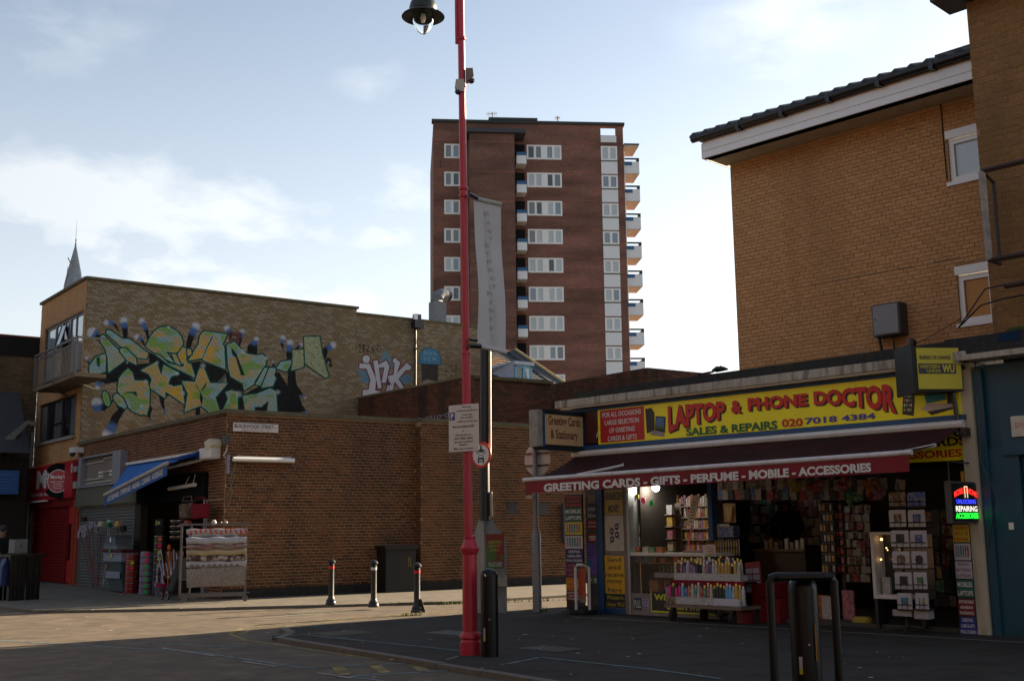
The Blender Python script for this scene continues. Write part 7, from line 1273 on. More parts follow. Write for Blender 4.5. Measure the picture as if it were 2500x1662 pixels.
column('poster_column', 'tall stack of coloured advert posters under the LED sign by the pilaster', S, 2330, 2371, [(1280, 1323, PR['y'], ['WE BUY', 'SELL &', 'REPAIR'], STR), (1325, 1367, PR['w'], None, None), (1369, 1412, PR['w'], ['WATCH', 'BATTERIES', '& STRAPS'], mat('print_plum', (.2, .03, .12), .5)), (1414, 1458, PR['g'], ['MOBILES', 'LAPTOPS'], WT), (1460, 1502, PR['r'], ['AFFORDABLE', 'ARABIAN', 'FRAGRANCE'], WT), (1504, 1548, PR['b'], ['GREETING', 'CARDS & GIFTS', 'FOR ALL OCCASIONS'], WT)], -.12)
# LED sign
LF = PA(6.62); lx0, lx1 = LF.p(2327, 1225)[0], LF.p(2389, 1225)[0]; lz0, lz1 = LF.p(2358, 1271)[1], LF.p(2350, 1180)[1]
ls = thing('led_sign', 'lit LED window sign in red blue white and green beside the pilaster', 'sign', LF, ((lx0+lx1)/2, 0, lz0)); part(ls, 'casing', MB().box(lx0-.04, lx1+.02, .01, .09, lz0-.03, lz1+.03), mat('worn_casing', (.07, .06, .055), .6)); part(ls, 'face', MB().box(lx0, lx1, -.0, .008, lz0, lz1), BLACKP)
LW2 = lx1-lx0; LH = lz1-lz0; led = lambda n, c, e: mat('led_'+n, c, .5, emit=e, var=.35, scale=60)
part(ls, 'led_text', MB().text('ACCESSORIES', lx0+.06*LW2, lx1-.06*LW2, lz0+.06*LH, lz0+.22*LH, -.004, .05), led('green', (.02, 1, .05), 1.6)); part(ls, 'led_text', MB().text('REPAIRING', lx0+.08*LW2, lx1-.08*LW2, lz0+.25*LH, lz0+.40*LH, -.004, .02), led('white', (1, .95, .8), 1.3)); part(ls, 'led_text', MB().text('UNLOCKING', lx0+.12*LW2, lx1-.12*LW2, lz0+.46*LH, lz0+.58*LH, -.004, .03), led('blue', (.04, .06, 1), 1.8))
part(ls, 'led_text', MB().text('MOBILE PHONE', 0, 1, 0, 1, -.004, .03, warp=lambda a, c: (lx0+LW2*(.06+.88*a), lz0+LH*(.62+.16*c+.12*math.sin(math.pi*a)))), led('red', (1, .03, .02), 1.8)); part(ls, 'led_outline', MB().box(lx0+.46*LW2, lx0+.48*LW2, -.006, -.003, lz0+.62*LH, lz0+.92*LH).box(lx0+.56*LW2, lx0+.58*LW2, -.006, -.003, lz0+.62*LH, lz0+.92*LH).box(lx0+.46*LW2, lx0+.58*LW2, -.0065, -.0035, lz0+.91*LH, lz0+.935*LH), led('amber', (1, .75, .4), 1.2))
part(ls, 'hanger', MB().tube([(lx0+.1, .08, lz1+.03), (lx0+.1, .08, lz1+.3), (lx1+.1, .08, lz1+.3)], .012, 5), BLACKP); flat('yellow_frame_strip', 'narrow yellow strip beside the doorway above the LED sign', 'strip', [(2345, 1150), (2353, 1150), (2355, 1180), (2347, 1180)], -.05, YP, .02)
# A-board
ab = thing('a_board', 'white framed advertising board with a dark base beside the poster column', 'sign board', S, (-1.0, -.55, 0)); ao = -.55; au0, au1 = S.p(1406, 1440, ao)[0], S.p(1428, 1440, ao)[0]; az1 = S.p(1416, 1378, ao)[1]
part(ab, 'frame', MB().tube([(au0, ao, .03), (au0, ao, az1-.05), (au0+.05, ao, az1), (au1-.05, ao, az1), (au1, ao+.12, az1-.05), (au1, ao+.12, .05)], .025, 8), WHITE, smooth=True); part(ab, 'poster', MB().box(au0+.03, au1-.03, ao+.05, ao+.06, .2, az1-.04), mat('dull_poster', (.16, .13, .11), .6, var=.6, scale=6, alt=(.35, .05, .02))); part(ab, 'base', MB().add([(au0-.25, ao-.2, .03), (au1+.1, ao-.15, .03), (au1+.15, ao+.35, .12), (au0-.1, ao+.3, .12)], [(0, 1, 2, 3)]).box(au0-.05, au1+.05, ao-.1, ao+.25, .0, .08), mat('rubber', (0, 0, 0)))
# lamp on the roof
rl0 = S.p(1705, 925, 1.5); rlx = S.p(1775, 900, 1.5); rlm = thing('roof_lamp', 'small dark lamp on an angled arm above the phone shop roof', 'lamp', S, (rl0[0], 1.5, 3.9)); part(rlm, 'post', MB().box(rl0[0]-.03, rl0[0]+.03, 1.47, 1.53, 3.9, S.p(1705, 911, 1.5)[1]), BLACKP)
pz = lambda x, y: (S.p(x, y, 1.5)[0], 1.5, S.p(x, y, 1.5)[1]); part(rlm, 'arm', MB().tube([pz(1705, 914), pz(1742, 907)], .02, 6), BLACKP); part(rlm, 'head', MB().tube([pz(1739, 904), pz(1750, 901), pz(1766, 900), pz(1777, 901)], [.02, .06, .045, .015], 8), BLACKP); part(rlm, 'sensor', MB().ball(pz(1760, 896), .03, 6), BLACKP)
# ------------------------------------------------------------------ street furniture
def ground(x, y): g = G(x, y); return Frame((g[0], g[1]), 90)
# red lamp post
rp = G(1148, 1597); RP = Frame(rp, 90); ppm = math.dist(rp, C)/FPX; zz_ = lambda y, x=1142: RP.p(x, y)[1]
lpz = thing('red_lamp_post', 'tall fluted red lamp post with a stepped base', 'lamp post', RP, (0, 0, 0)); zc1, zc0 = zz_(1312), zz_(1343)
lean = lambda x_, z_: x_
part(lpz, 'base', MB().lathe([(.128, -.02), (.128, .155), (.118, .165), (.115, .185), (.130, .20), (.132, .23), (.112, .265), (.096, .28)], 0, 0, 28), REDP, smooth=True); part(lpz, 'lower_column', MB().lathe([(.094, .27), (.090, zc0-.03)], 0, 0, 28), REDP, smooth=True)
part(lpz, 'collar', MB().lathe([(.092, zc0-.05), (.118, zc0), (.120, zc0+.03), (.096, zc0+.06), (.078, zc0+.12), (.068, zc1-.02), (.074, zc1), (.074, zc1+.02), (.055, zc1+.03)], 0, 0, 28), REDP, smooth=True)
ztop = 9.6; dxl = -.055
def flutes(z0, z1, r, n=10, seg=60):
    mb = MB(); vs = []
    for z_ in (z0, z1):
        for k_ in range(seg): a_ = 2*math.pi*k_/seg; rr = r*(1-.10*max(0, math.cos(n*a_))**2); vs.append((dxl*z_/ztop*1.5+rr*math.cos(a_), rr*math.sin(a_), z_))
    return mb.add(vs, [(k_, (k_+1) % seg, seg+(k_+1) % seg, seg+k_) for k_ in range(seg)])
zj1, zj2 = zz_(862), zz_(478)
part(lpz, 'fluted_shaft', flutes(zc1+.02, zj1, .056), REDP, smooth=False); part(lpz, 'middle_shaft', flutes(zj1+.02, zj2, .050), REDP); part(lpz, 'upper_shaft', MB().tube([(dxl*zj2/ztop*1.5, 0, zj2), (dxl*1.5, 0, ztop)], .047, 24), REDP, smooth=True)
for z_ in (zj1, zj2, zz_(460), zz_(210), zz_(95)): x_ = dxl*z_/ztop*1.5; part(lpz, 'joint_ring', MB().lathe([(.05, z_-.03), (.062, z_-.015), (.062, z_+.015), (.05, z_+.03)], x_, 0, 20), REDP, smooth=True)
xr = RP.p(1115, 50)[0]; part(lpz, 'side_rod', MB().tube([(xr, 0, zz_(107)), (xr-.01, 0, ztop)], .022, 10), REDP, smooth=True); part(lpz, 'rod_bracket', MB().box(xr+.02, -.11, -.012, .012, zz_(80), zz_(65)), REDP)
part(lpz, 'arm', MB().tube([(dxl*1.5, 0, ztop-.1), (-.3, 0, ztop+.1), (-.62, 0, ztop-.05), (RP.p(1033, 0)[0], 0, zz_(0)+.1)], .025, 8), REDP)
ln = thing('street_lantern', 'dark dish street lantern with a clear pear shaped glass hanging at the top', 'lantern', RP, (RP.p(1033, 40)[0], 0, zz_(40))); lx = RP.p(1033, 40)[0]; zr_ = zz_(40); pmx = 15.6/FPX
DKG = mat('dark_green_metal', (.02, .028, .028), .35, .3)
part(ln, 'dish', MB().lathe([(.0, zr_+.12), (.16, zr_+.1), (.20, zr_+.06), (.285, zr_+.005), (.292, zr_-.005), (.27, zr_-.002), (.16, zr_+.045), (.13, zr_+.06)], lx, 0, 36), DKG, smooth=True); part(ln, 'housing', MB().lathe([(.17, zr_+.05), (.19, zr_+.12), (.17, zr_+.2), (.13, zr_+.24), (.09, zr_+.3), (.05, zr_+.4)], lx, 0, 28), DKG, smooth=True)
bm = bpy.data.materials.new('lantern_glass'); bm.use_nodes = True; q_ = bm.node_tree.nodes['Principled BSDF']; q_.inputs['Transmission Weight'].default_value = 1; q_.inputs['Roughness'].default_value = .02; q_.inputs['IOR'].default_value = 1.12; q_.inputs['Base Color'].default_value = (.9, .95, .95, 1)
part(ln, 'glass', MB().lathe([(.148, zr_+.04), (.152, zr_), (.140, zr_-.08), (.11, zr_-.16), (.07, zr_-.22), (.025, zr_-.25), (.001, zr_-.255)], lx, 0, 28), bm, smooth=True); part(ln, 'lamp', MB().lathe([(.03, zr_+.05), (.045, zr_-.02), (.03, zr_-.08)], lx, 0, 12), UPVC, smooth=True)
def cctv(label, x, y, s, flip):
    u_, z_ = RP.p(x, y); o = thing('pole_camera_box', label, 'camera', RP, (u_, -.02, z_)); part(o, 'housing', MB().prism([(u_-.055*s, z_-.03), (u_-.04*s, z_+.085), (u_+.07*s, z_+.085), (u_+.07*s, z_-.09), (u_-.02*s, z_-.07)], -.07, .05), mat('off_white_housing', (.40, .39, .36), .5) if not flip else mat('tan_housing', (.18, .14, .10), .5)); part(o, 'lens', MB().ball((u_-.01*s, -.03, z_-.075), .045, 10, sx=1.1), mat('blue_black_dome', (.02, .035, .07), .15)); part(o, 'strap', MB().box(min(u_+.06*s, u_+.08*s), max(u_+.06*s, u_+.08*s), -.06, .05, z_-.09, z_+.09), BLACKP)
cctv('off white camera box on the left of the red lamp post', 1121, 213, 1, 0); cctv('tan camera box on the right of the red lamp post', 1149, 186, -.8, 1)
# banner
BF = Frame(RP.w(RP.p(1160, 500)[0]-.0, 0, 0), 49.5); bn = thing('street_banner', 'grey hanging fabric banner reading EAST STREET MARKET on the red lamp post', 'banner', BF, (0, 0, 5)); cs = [BF.p(*p_) for p_ in ((1156, 484), (1223, 499), (1235, 860), (1164, 843))]
GRY = mat('grey_banner_cloth', (.50, .50, .51), .8, var=.07, scale=2); nbx, nby = 6, 24; vs = []
def bp_(s, t):
    x = (cs[0][0]*(1-s)+cs[1][0]*s)*(1-t)+(cs[3][0]*(1-s)+cs[2][0]*s)*t; z_ = (cs[0][1]*(1-s)+cs[1][1]*s)*(1-t)+(cs[3][1]*(1-s)+cs[2][1]*s)*t; return (x+(.035 if s < .01 else .012)*math.sin(math.pi*t)*(1-s), .03*math.sin(t*5.5+.6)*math.sin(math.pi*t), z_)
for j in range(nby+1):
    for i in range(nbx+1): vs.append(bp_(i/nbx, j/nby))
part(bn, 'cloth', MB().add(vs, [(j*(nbx+1)+i, j*(nbx+1)+i+1, (j+1)*(nbx+1)+i+1, (j+1)*(nbx+1)+i) for j in range(nby) for i in range(nbx)]), GRY, smooth=True)
part(bn, 'top_hem', MB().tube([bp_(0, .0), bp_(1, .0)], .032, 8), mat('banner_hem', (.36, .37, .34), .7)); part(bn, 'bottom_hem', MB().tube([bp_(0, 1), bp_(1, 1)], .03, 8), GRY); part(bn, 'bracket', MB().tube([(-.12, -.03, cs[0][1]+.03), (.02, -.02, cs[0][1]+.0)], .03, 6).tube([(-.14, -.03, cs[3][1]-.02), (.05, -.02, cs[3][1]-.01)], .035, 6).tube([(-.14, -.03, cs[3][1]+.06), (.0, -.02, cs[3][1]+.06)], .02, 6).tube([bp_(1, 0), (bp_(1, 0)[0]+.05, 0, bp_(1, 0)[2])], .012, 6).tube([bp_(1, 1), (bp_(1, 1)[0]+.05, 0, bp_(1, 1)[2])], .012, 6), BLACKP)
lt = MB(); GL = mat('banner_letters', (.33, .33, .345), .8); st = MB()
seq = [('E', .085, .46), ('A', .145, .52), ('S', .20, .57), ('T', .255, .61), ('S', .305, .44), ('T', .36, .47), ('R', .415, .52), ('E', .47, .55), ('E', .525, .59), ('T', .58, .62), ('M', .635, .44), ('A', .69, .47), ('R', .745, .49), ('K', .80, .51), ('E', .86, .53), ('T', .915, .54)]
for ch, t, s in seq:
    p_ = bp_(s, t); w_ = .042; lt.text(ch, p_[0]-w_, p_[0]+w_*.9, p_[2]-.026, p_[2]+.026, 0, .0); n_ = len(glyphs(ch, .0)[0]); lt.v[-n_:] = [(x, p_[1]-.008, z) for x, y, z in lt.v[-n_:]]
part(bn, 'lettering', lt, GL); vs = []
for j in range(nby+1): t = .07+.9*j/nby; a_, b_ = bp_(.38+.1*t, t), bp_(.55+.15*t, t); vs += [(a_[0], a_[1]-.004, a_[2]), (b_[0], b_[1]-.004, b_[2])]
part(bn, 'printed_stripe', MB().add(vs, [(2*j, 2*j+1, 2*j+3, 2*j+2) for j in range(nby)]), mat('banner_stripe', (.46, .46, .47), .8))
# parking sign
PF = Frame(RP.w(0, -.1, 0), 122); c4 = [PF.p(*p_) for p_ in ((1096, 990), (1170, 984.5), (1169, 1102), (1096.5, 1102))]; pu0 = (c4[0][0]+c4[3][0])/2; pu1 = (c4[1][0]+c4[2][0])/2; pz0, pz1 = (c4[2][1]+c4[3][1])/2, (c4[0][1]+c4[1][1])/2
pk = thing('parking_sign', 'white parking hours sign with a blue P fixed to the red lamp post', 'sign', PF, (pu0, 0, pz0)); part(pk, 'plate', MB().box(pu0, pu1, -.01, 0, pz0, pz1), mat('parking_white', (.60, .59, .58), .45, var=.05), bevel=.006); part(pk, 'clamp', MB().box((pu0+pu1)/2-.06, (pu0+pu1)/2+.06, .0, .06, pz1-.12, pz1-.09).box((pu0+pu1)/2-.06, (pu0+pu1)/2+.06, .0, .06, pz0+.09, pz0+.12), GALV)
PW_, PH_ = pu1-pu0, pz1-pz0; BPR = mat('sign_black', (.012, .012, .014), .5); tx = MB()
for t, cx__, w_, y_, h_ in [('Monday', .62, .30, .055, .045), ('8.30 am-6.30 pm', .63, .68, .135, .05), ('Tues-Sun', .62, .36, .215, .042), ('No parking', .62, .42, .285, .05), ('6.00 am-6.30 pm', .63, .68, .365, .05), ('Permit holders', .42, .55, .465, .05), ('or', .49, .07, .565, .032), ('Pay by phone', .5, .50, .65, .052), ('020 7005 0055', .5, .62, .72, .042), ('quoting location', .5, .62, .795, .052), ('84694', .5, .26, .855, .04), ('Max stay 2 hours', .5, .64, .94, .052)]: tx.text(t, pu0+PW_*(cx__-w_/2), pu0+PW_*(cx__+w_/2), pz1-PH_*(y_+h_/2), pz1-PH_*(y_-h_/2), -.0125, .018)
part(pk, 'lettering', tx, BPR); part(pk, 'blue_square', MB().box(pu0+PW_*.03, pu0+PW_*.215, -.0115, -.0105, pz1-PH_*.32, pz1-PH_*.155), mat('sign_blue', (.005, .05, .30), .5)); part(pk, 'lettering', MB().text('P', pu0+PW_*.08, pu0+PW_*.175, pz1-PH_*.30, pz1-PH_*.175, -.013, .05), WT); part(pk, 'permit_box', MB().box(pu0+PW_*.71, pu0+PW_*.84, -.012, -.0105, pz1-PH_*.49, pz1-PH_*.44), BPR); part(pk, 'lettering', MB().text('M2', pu0+PW_*.725, pu0+PW_*.825, pz1-PH_*.482, pz1-PH_*.448, -.0135, .02), WT)
# black column on the boxy cabinet base
bg_ = G(1192, 1496); BP = Frame(bg_, 90); bz = lambda y, x=1185: BP.p(x, y)[1]; bx = lambda x, y=1300: BP.p(x, y)[0]
cb2 = thing('cabinet_post', 'black column rising from a grey weathered steel cabinet base at the kerb', 'post', BP, (0, 0, 0)); GRC = mat('weathered_grey_steel', (.23, .225, .21), .6, .1, var=.2, scale=9, dirt=.5, dirtcol=(.09, .085, .075), streak=True); BLK2 = mat('chipped_black_steel', (.014, .014, .016), .4, var=.3, dirt=.3, dirtcol=(.05, .05, .05))
xa, xm, xb = bx(1153, 1400), bx(1183, 1400), bx(1237, 1400); zs1, zs2 = bz(1320), bz(1257)
foot = [(xa, .15), (xm, -.12), (xb, .05), (xm+(xb-xm)*.5, .35)]; topq = [(-.09, .0), (-.02, -.09), (.09, -.0), (.02, .09)]
topq = [(x+bx(1183, 1257)+.0, y) for x, y in topq]
part(cb2, 'cabinet', MB().add([(x, y, 0) for x, y in foot]+[(x, y, zs1) for x, y in foot]+[(x, y, zs2) for x, y in topq], [(0, 1, 5, 4), (1, 2, 6, 5), (2, 3, 7, 6), (3, 0, 4, 7), (4, 5, 9, 8), (5, 6, 10, 9), (6, 7, 11, 10), (7, 4, 8, 11), (8, 9, 10, 11), (0, 3, 2, 1)]), GRC)
ptx = bx(1183, 1250); pt0 = bx(1181, 500)
part(cb2, 'column', MB().tube([(ptx, 0, zs2-.1), (ptx, 0, bz(1110))], .10, 20).tube([(ptx, 0, bz(1110)), (pt0, 0, 6.6)], .082, 20), BLK2, smooth=True); part(cb2, 'lit_edge_strip', MB().tube([(ptx+.13, 0, zs2-.02), (ptx+.12, 0, bz(1200))], .03, 8).tube([(ptx+.11, 0, bz(1110)), (pt0+.10, 0, 6.4)], .03, 8), mat('painted_lit_edge', (.48, .42, .32), .5))  # cream strips paint the sunlit right edge of the column
dvx, dvy = foot[2][0]-foot[1][0], foot[2][1]-foot[1][1]; dl_ = math.hypot(dvx, dvy)
CFc = Frame(BP.w(foot[1][0], foot[1][1], 0), 90-math.degrees(math.atan2(dvy, dvx))); po_ = thing('cabinet_poster', 'red and green music event poster pasted on the grey cabinet', 'poster', CFc, (.05, -.012, 1)); g4 = [CFc.p(*p_, -.01) for p_ in ((1187, 1303), (1230, 1303), (1229, 1387), (1187, 1385))]; gu0, gu1, gz0, gz1 = g4[0][0], min(g4[1][0], dl_-.03), g4[2][1], g4[0][1]
part(po_, 'sheet', MB().box(gu0, gu1, -.012, -.006, gz0, gz1), mat('poster_red_green', (.26, .02, .012), .5, var=.5, scale=5, alt=(.07, .16, .03))); gw, gh = gu1-gu0, gz1-gz0
part(po_, 'lettering', MB().text('SUMMER PARTY', gu0+gw*.12, gu1-gw*.12, gz1-gh*.27, gz1-gh*.2, -.0145, .03).text('DANCE FLOOR', gu0+gw*.14, gu1-gw*.2, gz1-gh*.38, gz1-gh*.31, -.0145, .03).text('LIVE MUSIC', gu0+gw*.2, gu1-gw*.25, gz1-gh*.5, gz1-gh*.43, -.0145, .03), mat('poster_gold', (.5, .33, .03), .5)); part(po_, 'lettering', MB().text('NEW LIST STANDARD', gu0+gw*.1, gu1-gw*.1, gz0+gh*.13, gz0+gh*.18, -.0145, .02).text('ELECTRIC AVENUE', gu0+gw*.14, gu1-gw*.14, gz0+gh*.07, gz0+gh*.11, -.0145, .02), WT)
part(cb2, 'hatch_latch', MB().box(xm+.18, xm+.42, -.14, -.06, bz(1430), bz(1408)), CONC)
RS = Frame(BP.w(ptx, -.12, 0), 128); ru, rz2 = RS.p(1175, 1110); Rr = .245; rsn = thing('no_vehicles_sign', 'round red bordered no motor vehicles sign with motorcycle above car', 'sign', RS, (ru, 0, rz2)); part(rsn, 'plate', MB().prism([(ru+Rr*math.cos(k_*2*math.pi/40), rz2+Rr*math.sin(k_*2*math.pi/40)) for k_ in range(40)], -.01, 0), mat('sign_red', (.48, .012, .015), .4)); part(rsn, 'white_disc', MB().disc((ru, -.0115, rz2), Rr*.80, 36), mat('parking_white', (0, 0, 0)))
pic = MB()
for dx in (-.075, .075): pic.add([(ru+dx+.038*math.cos(t*.5236)*r_, -.0135, rz2+.055+.038*math.sin(t*.5236)*r_) for r_ in (1, .62) for t in range(12)], [(t, (t+1) % 12, 12+(t+1) % 12, 12+t) for t in range(12)])
pic.add([(ru+x, -.0135, rz2+z) for x, z in ((-.07, .06), (-.05, .1), (-.02, .1), (-.01, .15), (.02, .155), (.03, .1), (.055, .105), (.08, .06), (.05, .065), (.03, .05), (-.02, .05), (-.04, .07))], [tuple(range(12))]); pic.disc((ru+.005, -.0137, rz2+.168), .02, 12)
pic.add([(ru+x, -.0135, rz2+z) for x, z in ((-.075, -.16), (-.075, -.07), (-.065, -.055), (-.05, .0), (.05, .0), (.065, -.055), (.075, -.07), (.075, -.16), (.05, -.16), (.05, -.135), (-.05, -.135), (-.05, -.16))], [tuple(range(12))]); part(rsn, 'symbol', pic, BPR)
part(rsn, 'symbol_windscreen', MB().add([(ru+x, -.0145, rz2+z) for x, z in ((-.048, -.05), (-.038, -.012), (.038, -.012), (.048, -.05))], [(0, 1, 2, 3)]).box(ru-.04, ru+.04, -.0145, -.0142, rz2-.115, rz2-.09), mat('parking_white', (0, 0, 0))); part(rsn, 'clamp', MB().box(ru-.05, ru+.1, 0, .06, rz2+.08, rz2+.11).box(ru-.05, ru+.1, 0, .06, rz2-.14, rz2-.11), UPVC)
# grey signpost
gg = G(1312, 1493); GP_ = Frame(gg, 90); gz = lambda y, x=1308: GP_.p(x, y)[1]; gpx = lambda x, y: GP_.p(x, y)[0]; gs = thing('grey_signpost', 'grey steel signpost with a thicker lower section at the kerb', 'signpost', GP_, (0, 0, 0))
GRS = mat('grey_signpost_paint', (.20, .21, .225), .45, .2, var=.12, dirt=.3, dirtcol=(.12, .11, .08)); part(gs, 'lower_tube', MB().lathe([(.085, 0), (.085, gz(1305)), (.052, gz(1290))], 0, 0, 20), GRS, smooth=True); part(gs, 'upper_tube', MB().tube([(0, 0, gz(1292)), (gpx(1305, 1080), 0, gz(1071))], .045, 16), GRS, smooth=True); part(gs, 'cap', MB().box(gpx(1294, 1080), gpx(1308, 1080), -.06, .06, gz(1088), gz(1070)), GRS); part(gs, 'lamp_arm', MB().tube([(gpx(1307, 1076), 0, gz(1075)), (gpx(1325, 1076), 0, gz(1076))], .018, 6), UPVC)
RB2 = Frame(GP_.w(0, .05, 0), 128); bu_, bz_ = RB2.p(1309.6, 1121); Rb = .31; bsg = thing('traffic_sign', 'round traffic sign seen from its grey back on the grey signpost', 'sign', RB2, (bu_, .03, bz_)); part(bsg, 'plate', MB().prism([(bu_+Rb*math.cos(k_*2*math.pi/40), bz_+Rb*math.sin(k_*2*math.pi/40)) for k_ in range(40)], .03, .045), mat('grey_sign_back', (.42, .42, .38), .6)); part(bsg, 'rail', MB().box(bu_-.27, bu_+.27, .0, .03, bz_+.1, bz_+.13).box(bu_-.27, bu_+.27, .0, .03, bz_-.13, bz_-.1), DKMETAL)
hb = thing('sensor_box', 'small cream box clamped to the grey signpost below the awning corner', 'box', GP_, (gpx(1291, 1213), 0, gz(1213))); part(hb, 'body', MB().prism([(gpx(1284, 1213), gz(1216)), (gpx(1284, 1213), gz(1212)), (gpx(1289, 1213), gz(1208.5)), (gpx(1299, 1213), gz(1208.5)), (gpx(1299, 1213), gz(1217))], -.08, .08), mat('cream_box', (.6, .53, .38), .5)); part(hb, 'clamp', MB().box(gpx(1299, 1213), gpx(1303, 1213), -.04, .04, gz(1215), gz(1211)), GALV)
# three market bollards
BOLM = mat('bollard_black', (.010, .010, .010), .38, var=.3, scale=20, dirt=.25, dirtcol=(.05, .045, .035)); RBAND = mat('red_reflector', (.55, .01, .008), .35); WBAND = mat('white_reflector', (.55, .55, .57), .35)
def bollard(x, y, h, band, label):
    f_ = ground(x, y); o = thing('bollard', label, 'bollard', f_, (0, 0, 0), 'black bollards with coloured bands'); k_ = h/.93
    part(o, 'post', MB().lathe([(.118, 0), (.118, .03), (.105, .045), (.10, .075), (.108, .085), (.092, .105), (.068, .14), (.060, .18), (.058, .72*k_), (.058, .79*k_)], 0, 0, 20), BOLM, smooth=True); part(o, 'cap', MB().lathe([(.058, .785*k_), (.072, .80*k_), (.052, .825*k_), (.088, .85*k_), (.09, .872*k_), (.07, .90*k_), (.035, .922*k_), (.001, .93*k_)], 0, 0, 20), BOLM, smooth=True); part(o, 'reflective_band', MB().lathe([(.0605, .725*k_), (.061, .73*k_), (.061, .775*k_), (.0605, .78*k_)], 0, 0, 20), band, smooth=True); return o
bollard(808, 1475, .96, RBAND, 'left bollard of the three, with a red band, near the brick wall'); bollard(912, 1481, .95, WBAND, 'middle bollard of the three, the only one with a white band'); bollard(1018, 1494, .93, RBAND, 'right bollard of the three, red banded, with a dark wedge at its foot')
wf = ground(1030, 1494); solo('metal_wedge', 'thin dark triangular plate leaning on the foot of the right bollard', 'wedge', MB().prism([(-.06, 0), (.07, 0), (.0, .24), (-.06, .26)], -.01, .01), mat('rusty_plate', (.025, .015, .012), .7), wf)
# smooth black service bollards
SERV = mat('gloss_black_steel', (.004, .004, .005), .34, var=.2, spec=.3)
def service(fr, r, h, label, lab_u=-.06):
    o = thing('service_bollard', label, 'bollard', fr, (0, 0, 0)); part(o, 'body', MB().lathe([(r, -.02), (r, h-r*.95)]+[(r*math.cos(t), h-r*.95+r*.95*math.sin(t)) for t in np.linspace(.15, 1.5, 8)]+[(.001, h)], 0, 0, 32), SERV, smooth=True); part(o, 'lock', MB().ball((.0, -r, h*.42), .012, 8), GALV)
    a_ = -.62; vs = []; 
    for z_ in (.19, .34): vs += [(r*1.01*math.sin(a_+t), -r*1.01*math.cos(a_+t), z_) for t in (-.12, .0, .12)]
    part(o, 'sticker', MB().add(vs, [(0, 1, 4, 3), (1, 2, 5, 4)]), mat('pale_sticker', (.35, .33, .36), .5)); vs = [(r*1.015*math.sin(a_+t), -r*1.015*math.cos(a_+t), z_) for z_ in (.185, .235) for t in (-.12, 0, .12)]; part(o, 'yellow_strip', MB().add(vs, [(0, 1, 4, 3), (1, 2, 5, 4)]), mat('yellow_strip', (.4, .36, .02), .5)); return o
service(ground(1196, 1601), .107, 1.05, 'smooth round topped black bollard just right of the red lamp post')
# hoop guard with bollard at the lower right
hl, hr = G(1893, 1702), G(2052, 1700); HFm = Frame(hl, 90-math.degrees(math.atan2(hr[1]-hl[1], hr[0]-hl[0]))); wH = math.dist(hl[:2], hr[:2]); hh = thing('hoop_guard', 'square black steel hoop guard around a bollard in the right foreground', 'guard', HFm, (wH/2, 0, 0)); hz = HFm.p(1970, 1400)[1]; r_ = .038
part(hh, 'hoop', MB().tube([(0, 0, -.02), (0, 0, hz-.07), (.012, 0, hz-.035), (.05, 0, hz-.022), (wH-.05, 0, hz-.022), (wH-.012, 0, hz-.035), (wH, 0, hz-.07), (wH, 0, -.02)], r_, 12), SERV, smooth=True); part(hh, 'flat_top', MB().box(.06, wH-.06, -.05, .14, hz-.045, hz-.0), SERV, bevel=.01) if True else part(hh, 'rear_hoop', MB().tube([(0, 0, hz-.06), (-.02, .35, hz-.05), (0.05, .6, hz-.05), (wH-.05, .6, hz-.05), (wH+.02, .35, hz-.05), (wH, 0, hz-.06)], r_*.9, 10).tube([(.05, .6, hz-.05), (.05, .6, -.02)], r_*.9, 10).tube([(wH-.05, .6, hz-.05), (wH-.05, .6, -.02)], r_*.9, 10), SERV, smooth=True)
bc = HFm.at(wH*.60, .22); sv2 = service(bc, .135, hz-.02, 'black bollard with a flat angled lid inside the square hoop guard'); part(sv2, 'lid', MB().slab([(-.10, -.15), (.16, -.13), (.16, .12), (-.10, .12)], hz-.03, hz-.005), SERV, bevel=.01); part(sv2, 'orange_strip', MB().box(.058, .068, -.137, -.12, .3, .62), mat('amber_strip', (.35, .14, .01), .5))
# the same kind of guard at the far left
hl, hr = G(22, 1466), G(92, 1462); HG = Frame(hl, 90-math.degrees(math.atan2(hr[1]-hl[1], hr[0]-hl[0]))); wH = math.dist(hl[:2], hr[:2]); hg = thing('slatted_guard', 'black slatted steel guard standing on the pavement at the far left', 'guard', HG, (wH/2, 0, 0)); hz = HG.p(58, 1352)[1]
part(hg, 'top', MB().box(-.08, wH+.12, -.1, .5, hz-.06, hz), SERV); 
for t in (0, .14, .28, .42, .62, .78, .95): part(hg, 'slat', MB().box(wH*t-.035, wH*t+.055, -.03, .03, 0, hz-.06), SERV); part(hg, 'slat', MB().box(wH*t-.035, wH*t+.035, .4, .45, 0, hz-.06), SERV)
part(hg, 'middle_rail', MB().box(0, wH, -.02, .02, hz*.47, hz*.5), SERV)
a_ = HG.r(36, 1316, 68, 1350, .6); ub = thing('white_utility_box', 'white square utility box standing behind the black slatted guard', 'box', HG, (a_[0], .7, 0)); part(ub, 'box', MB().box(a_[0], a_[1], .6, .9, HG.p(50, 1350, .6)[1], HG.p(50, 1316, .6)[1]), mat('dull_white_box', (.16, .155, .15), .6), bevel=.01); part(ub, 'stand', MB().box(a_[0]+.1, a_[0]+.2, .65, .8, 0, HG.p(50, 1350, .6)[1]), GALV); part(ub, 'mark', MB().box((a_[0]+a_[1])/2-.02, (a_[0]+a_[1])/2+.02, .594, .599, HG.p(50, 1332, .6)[1]-.02, HG.p(50, 1332, .6)[1]+.02), BLACKP)
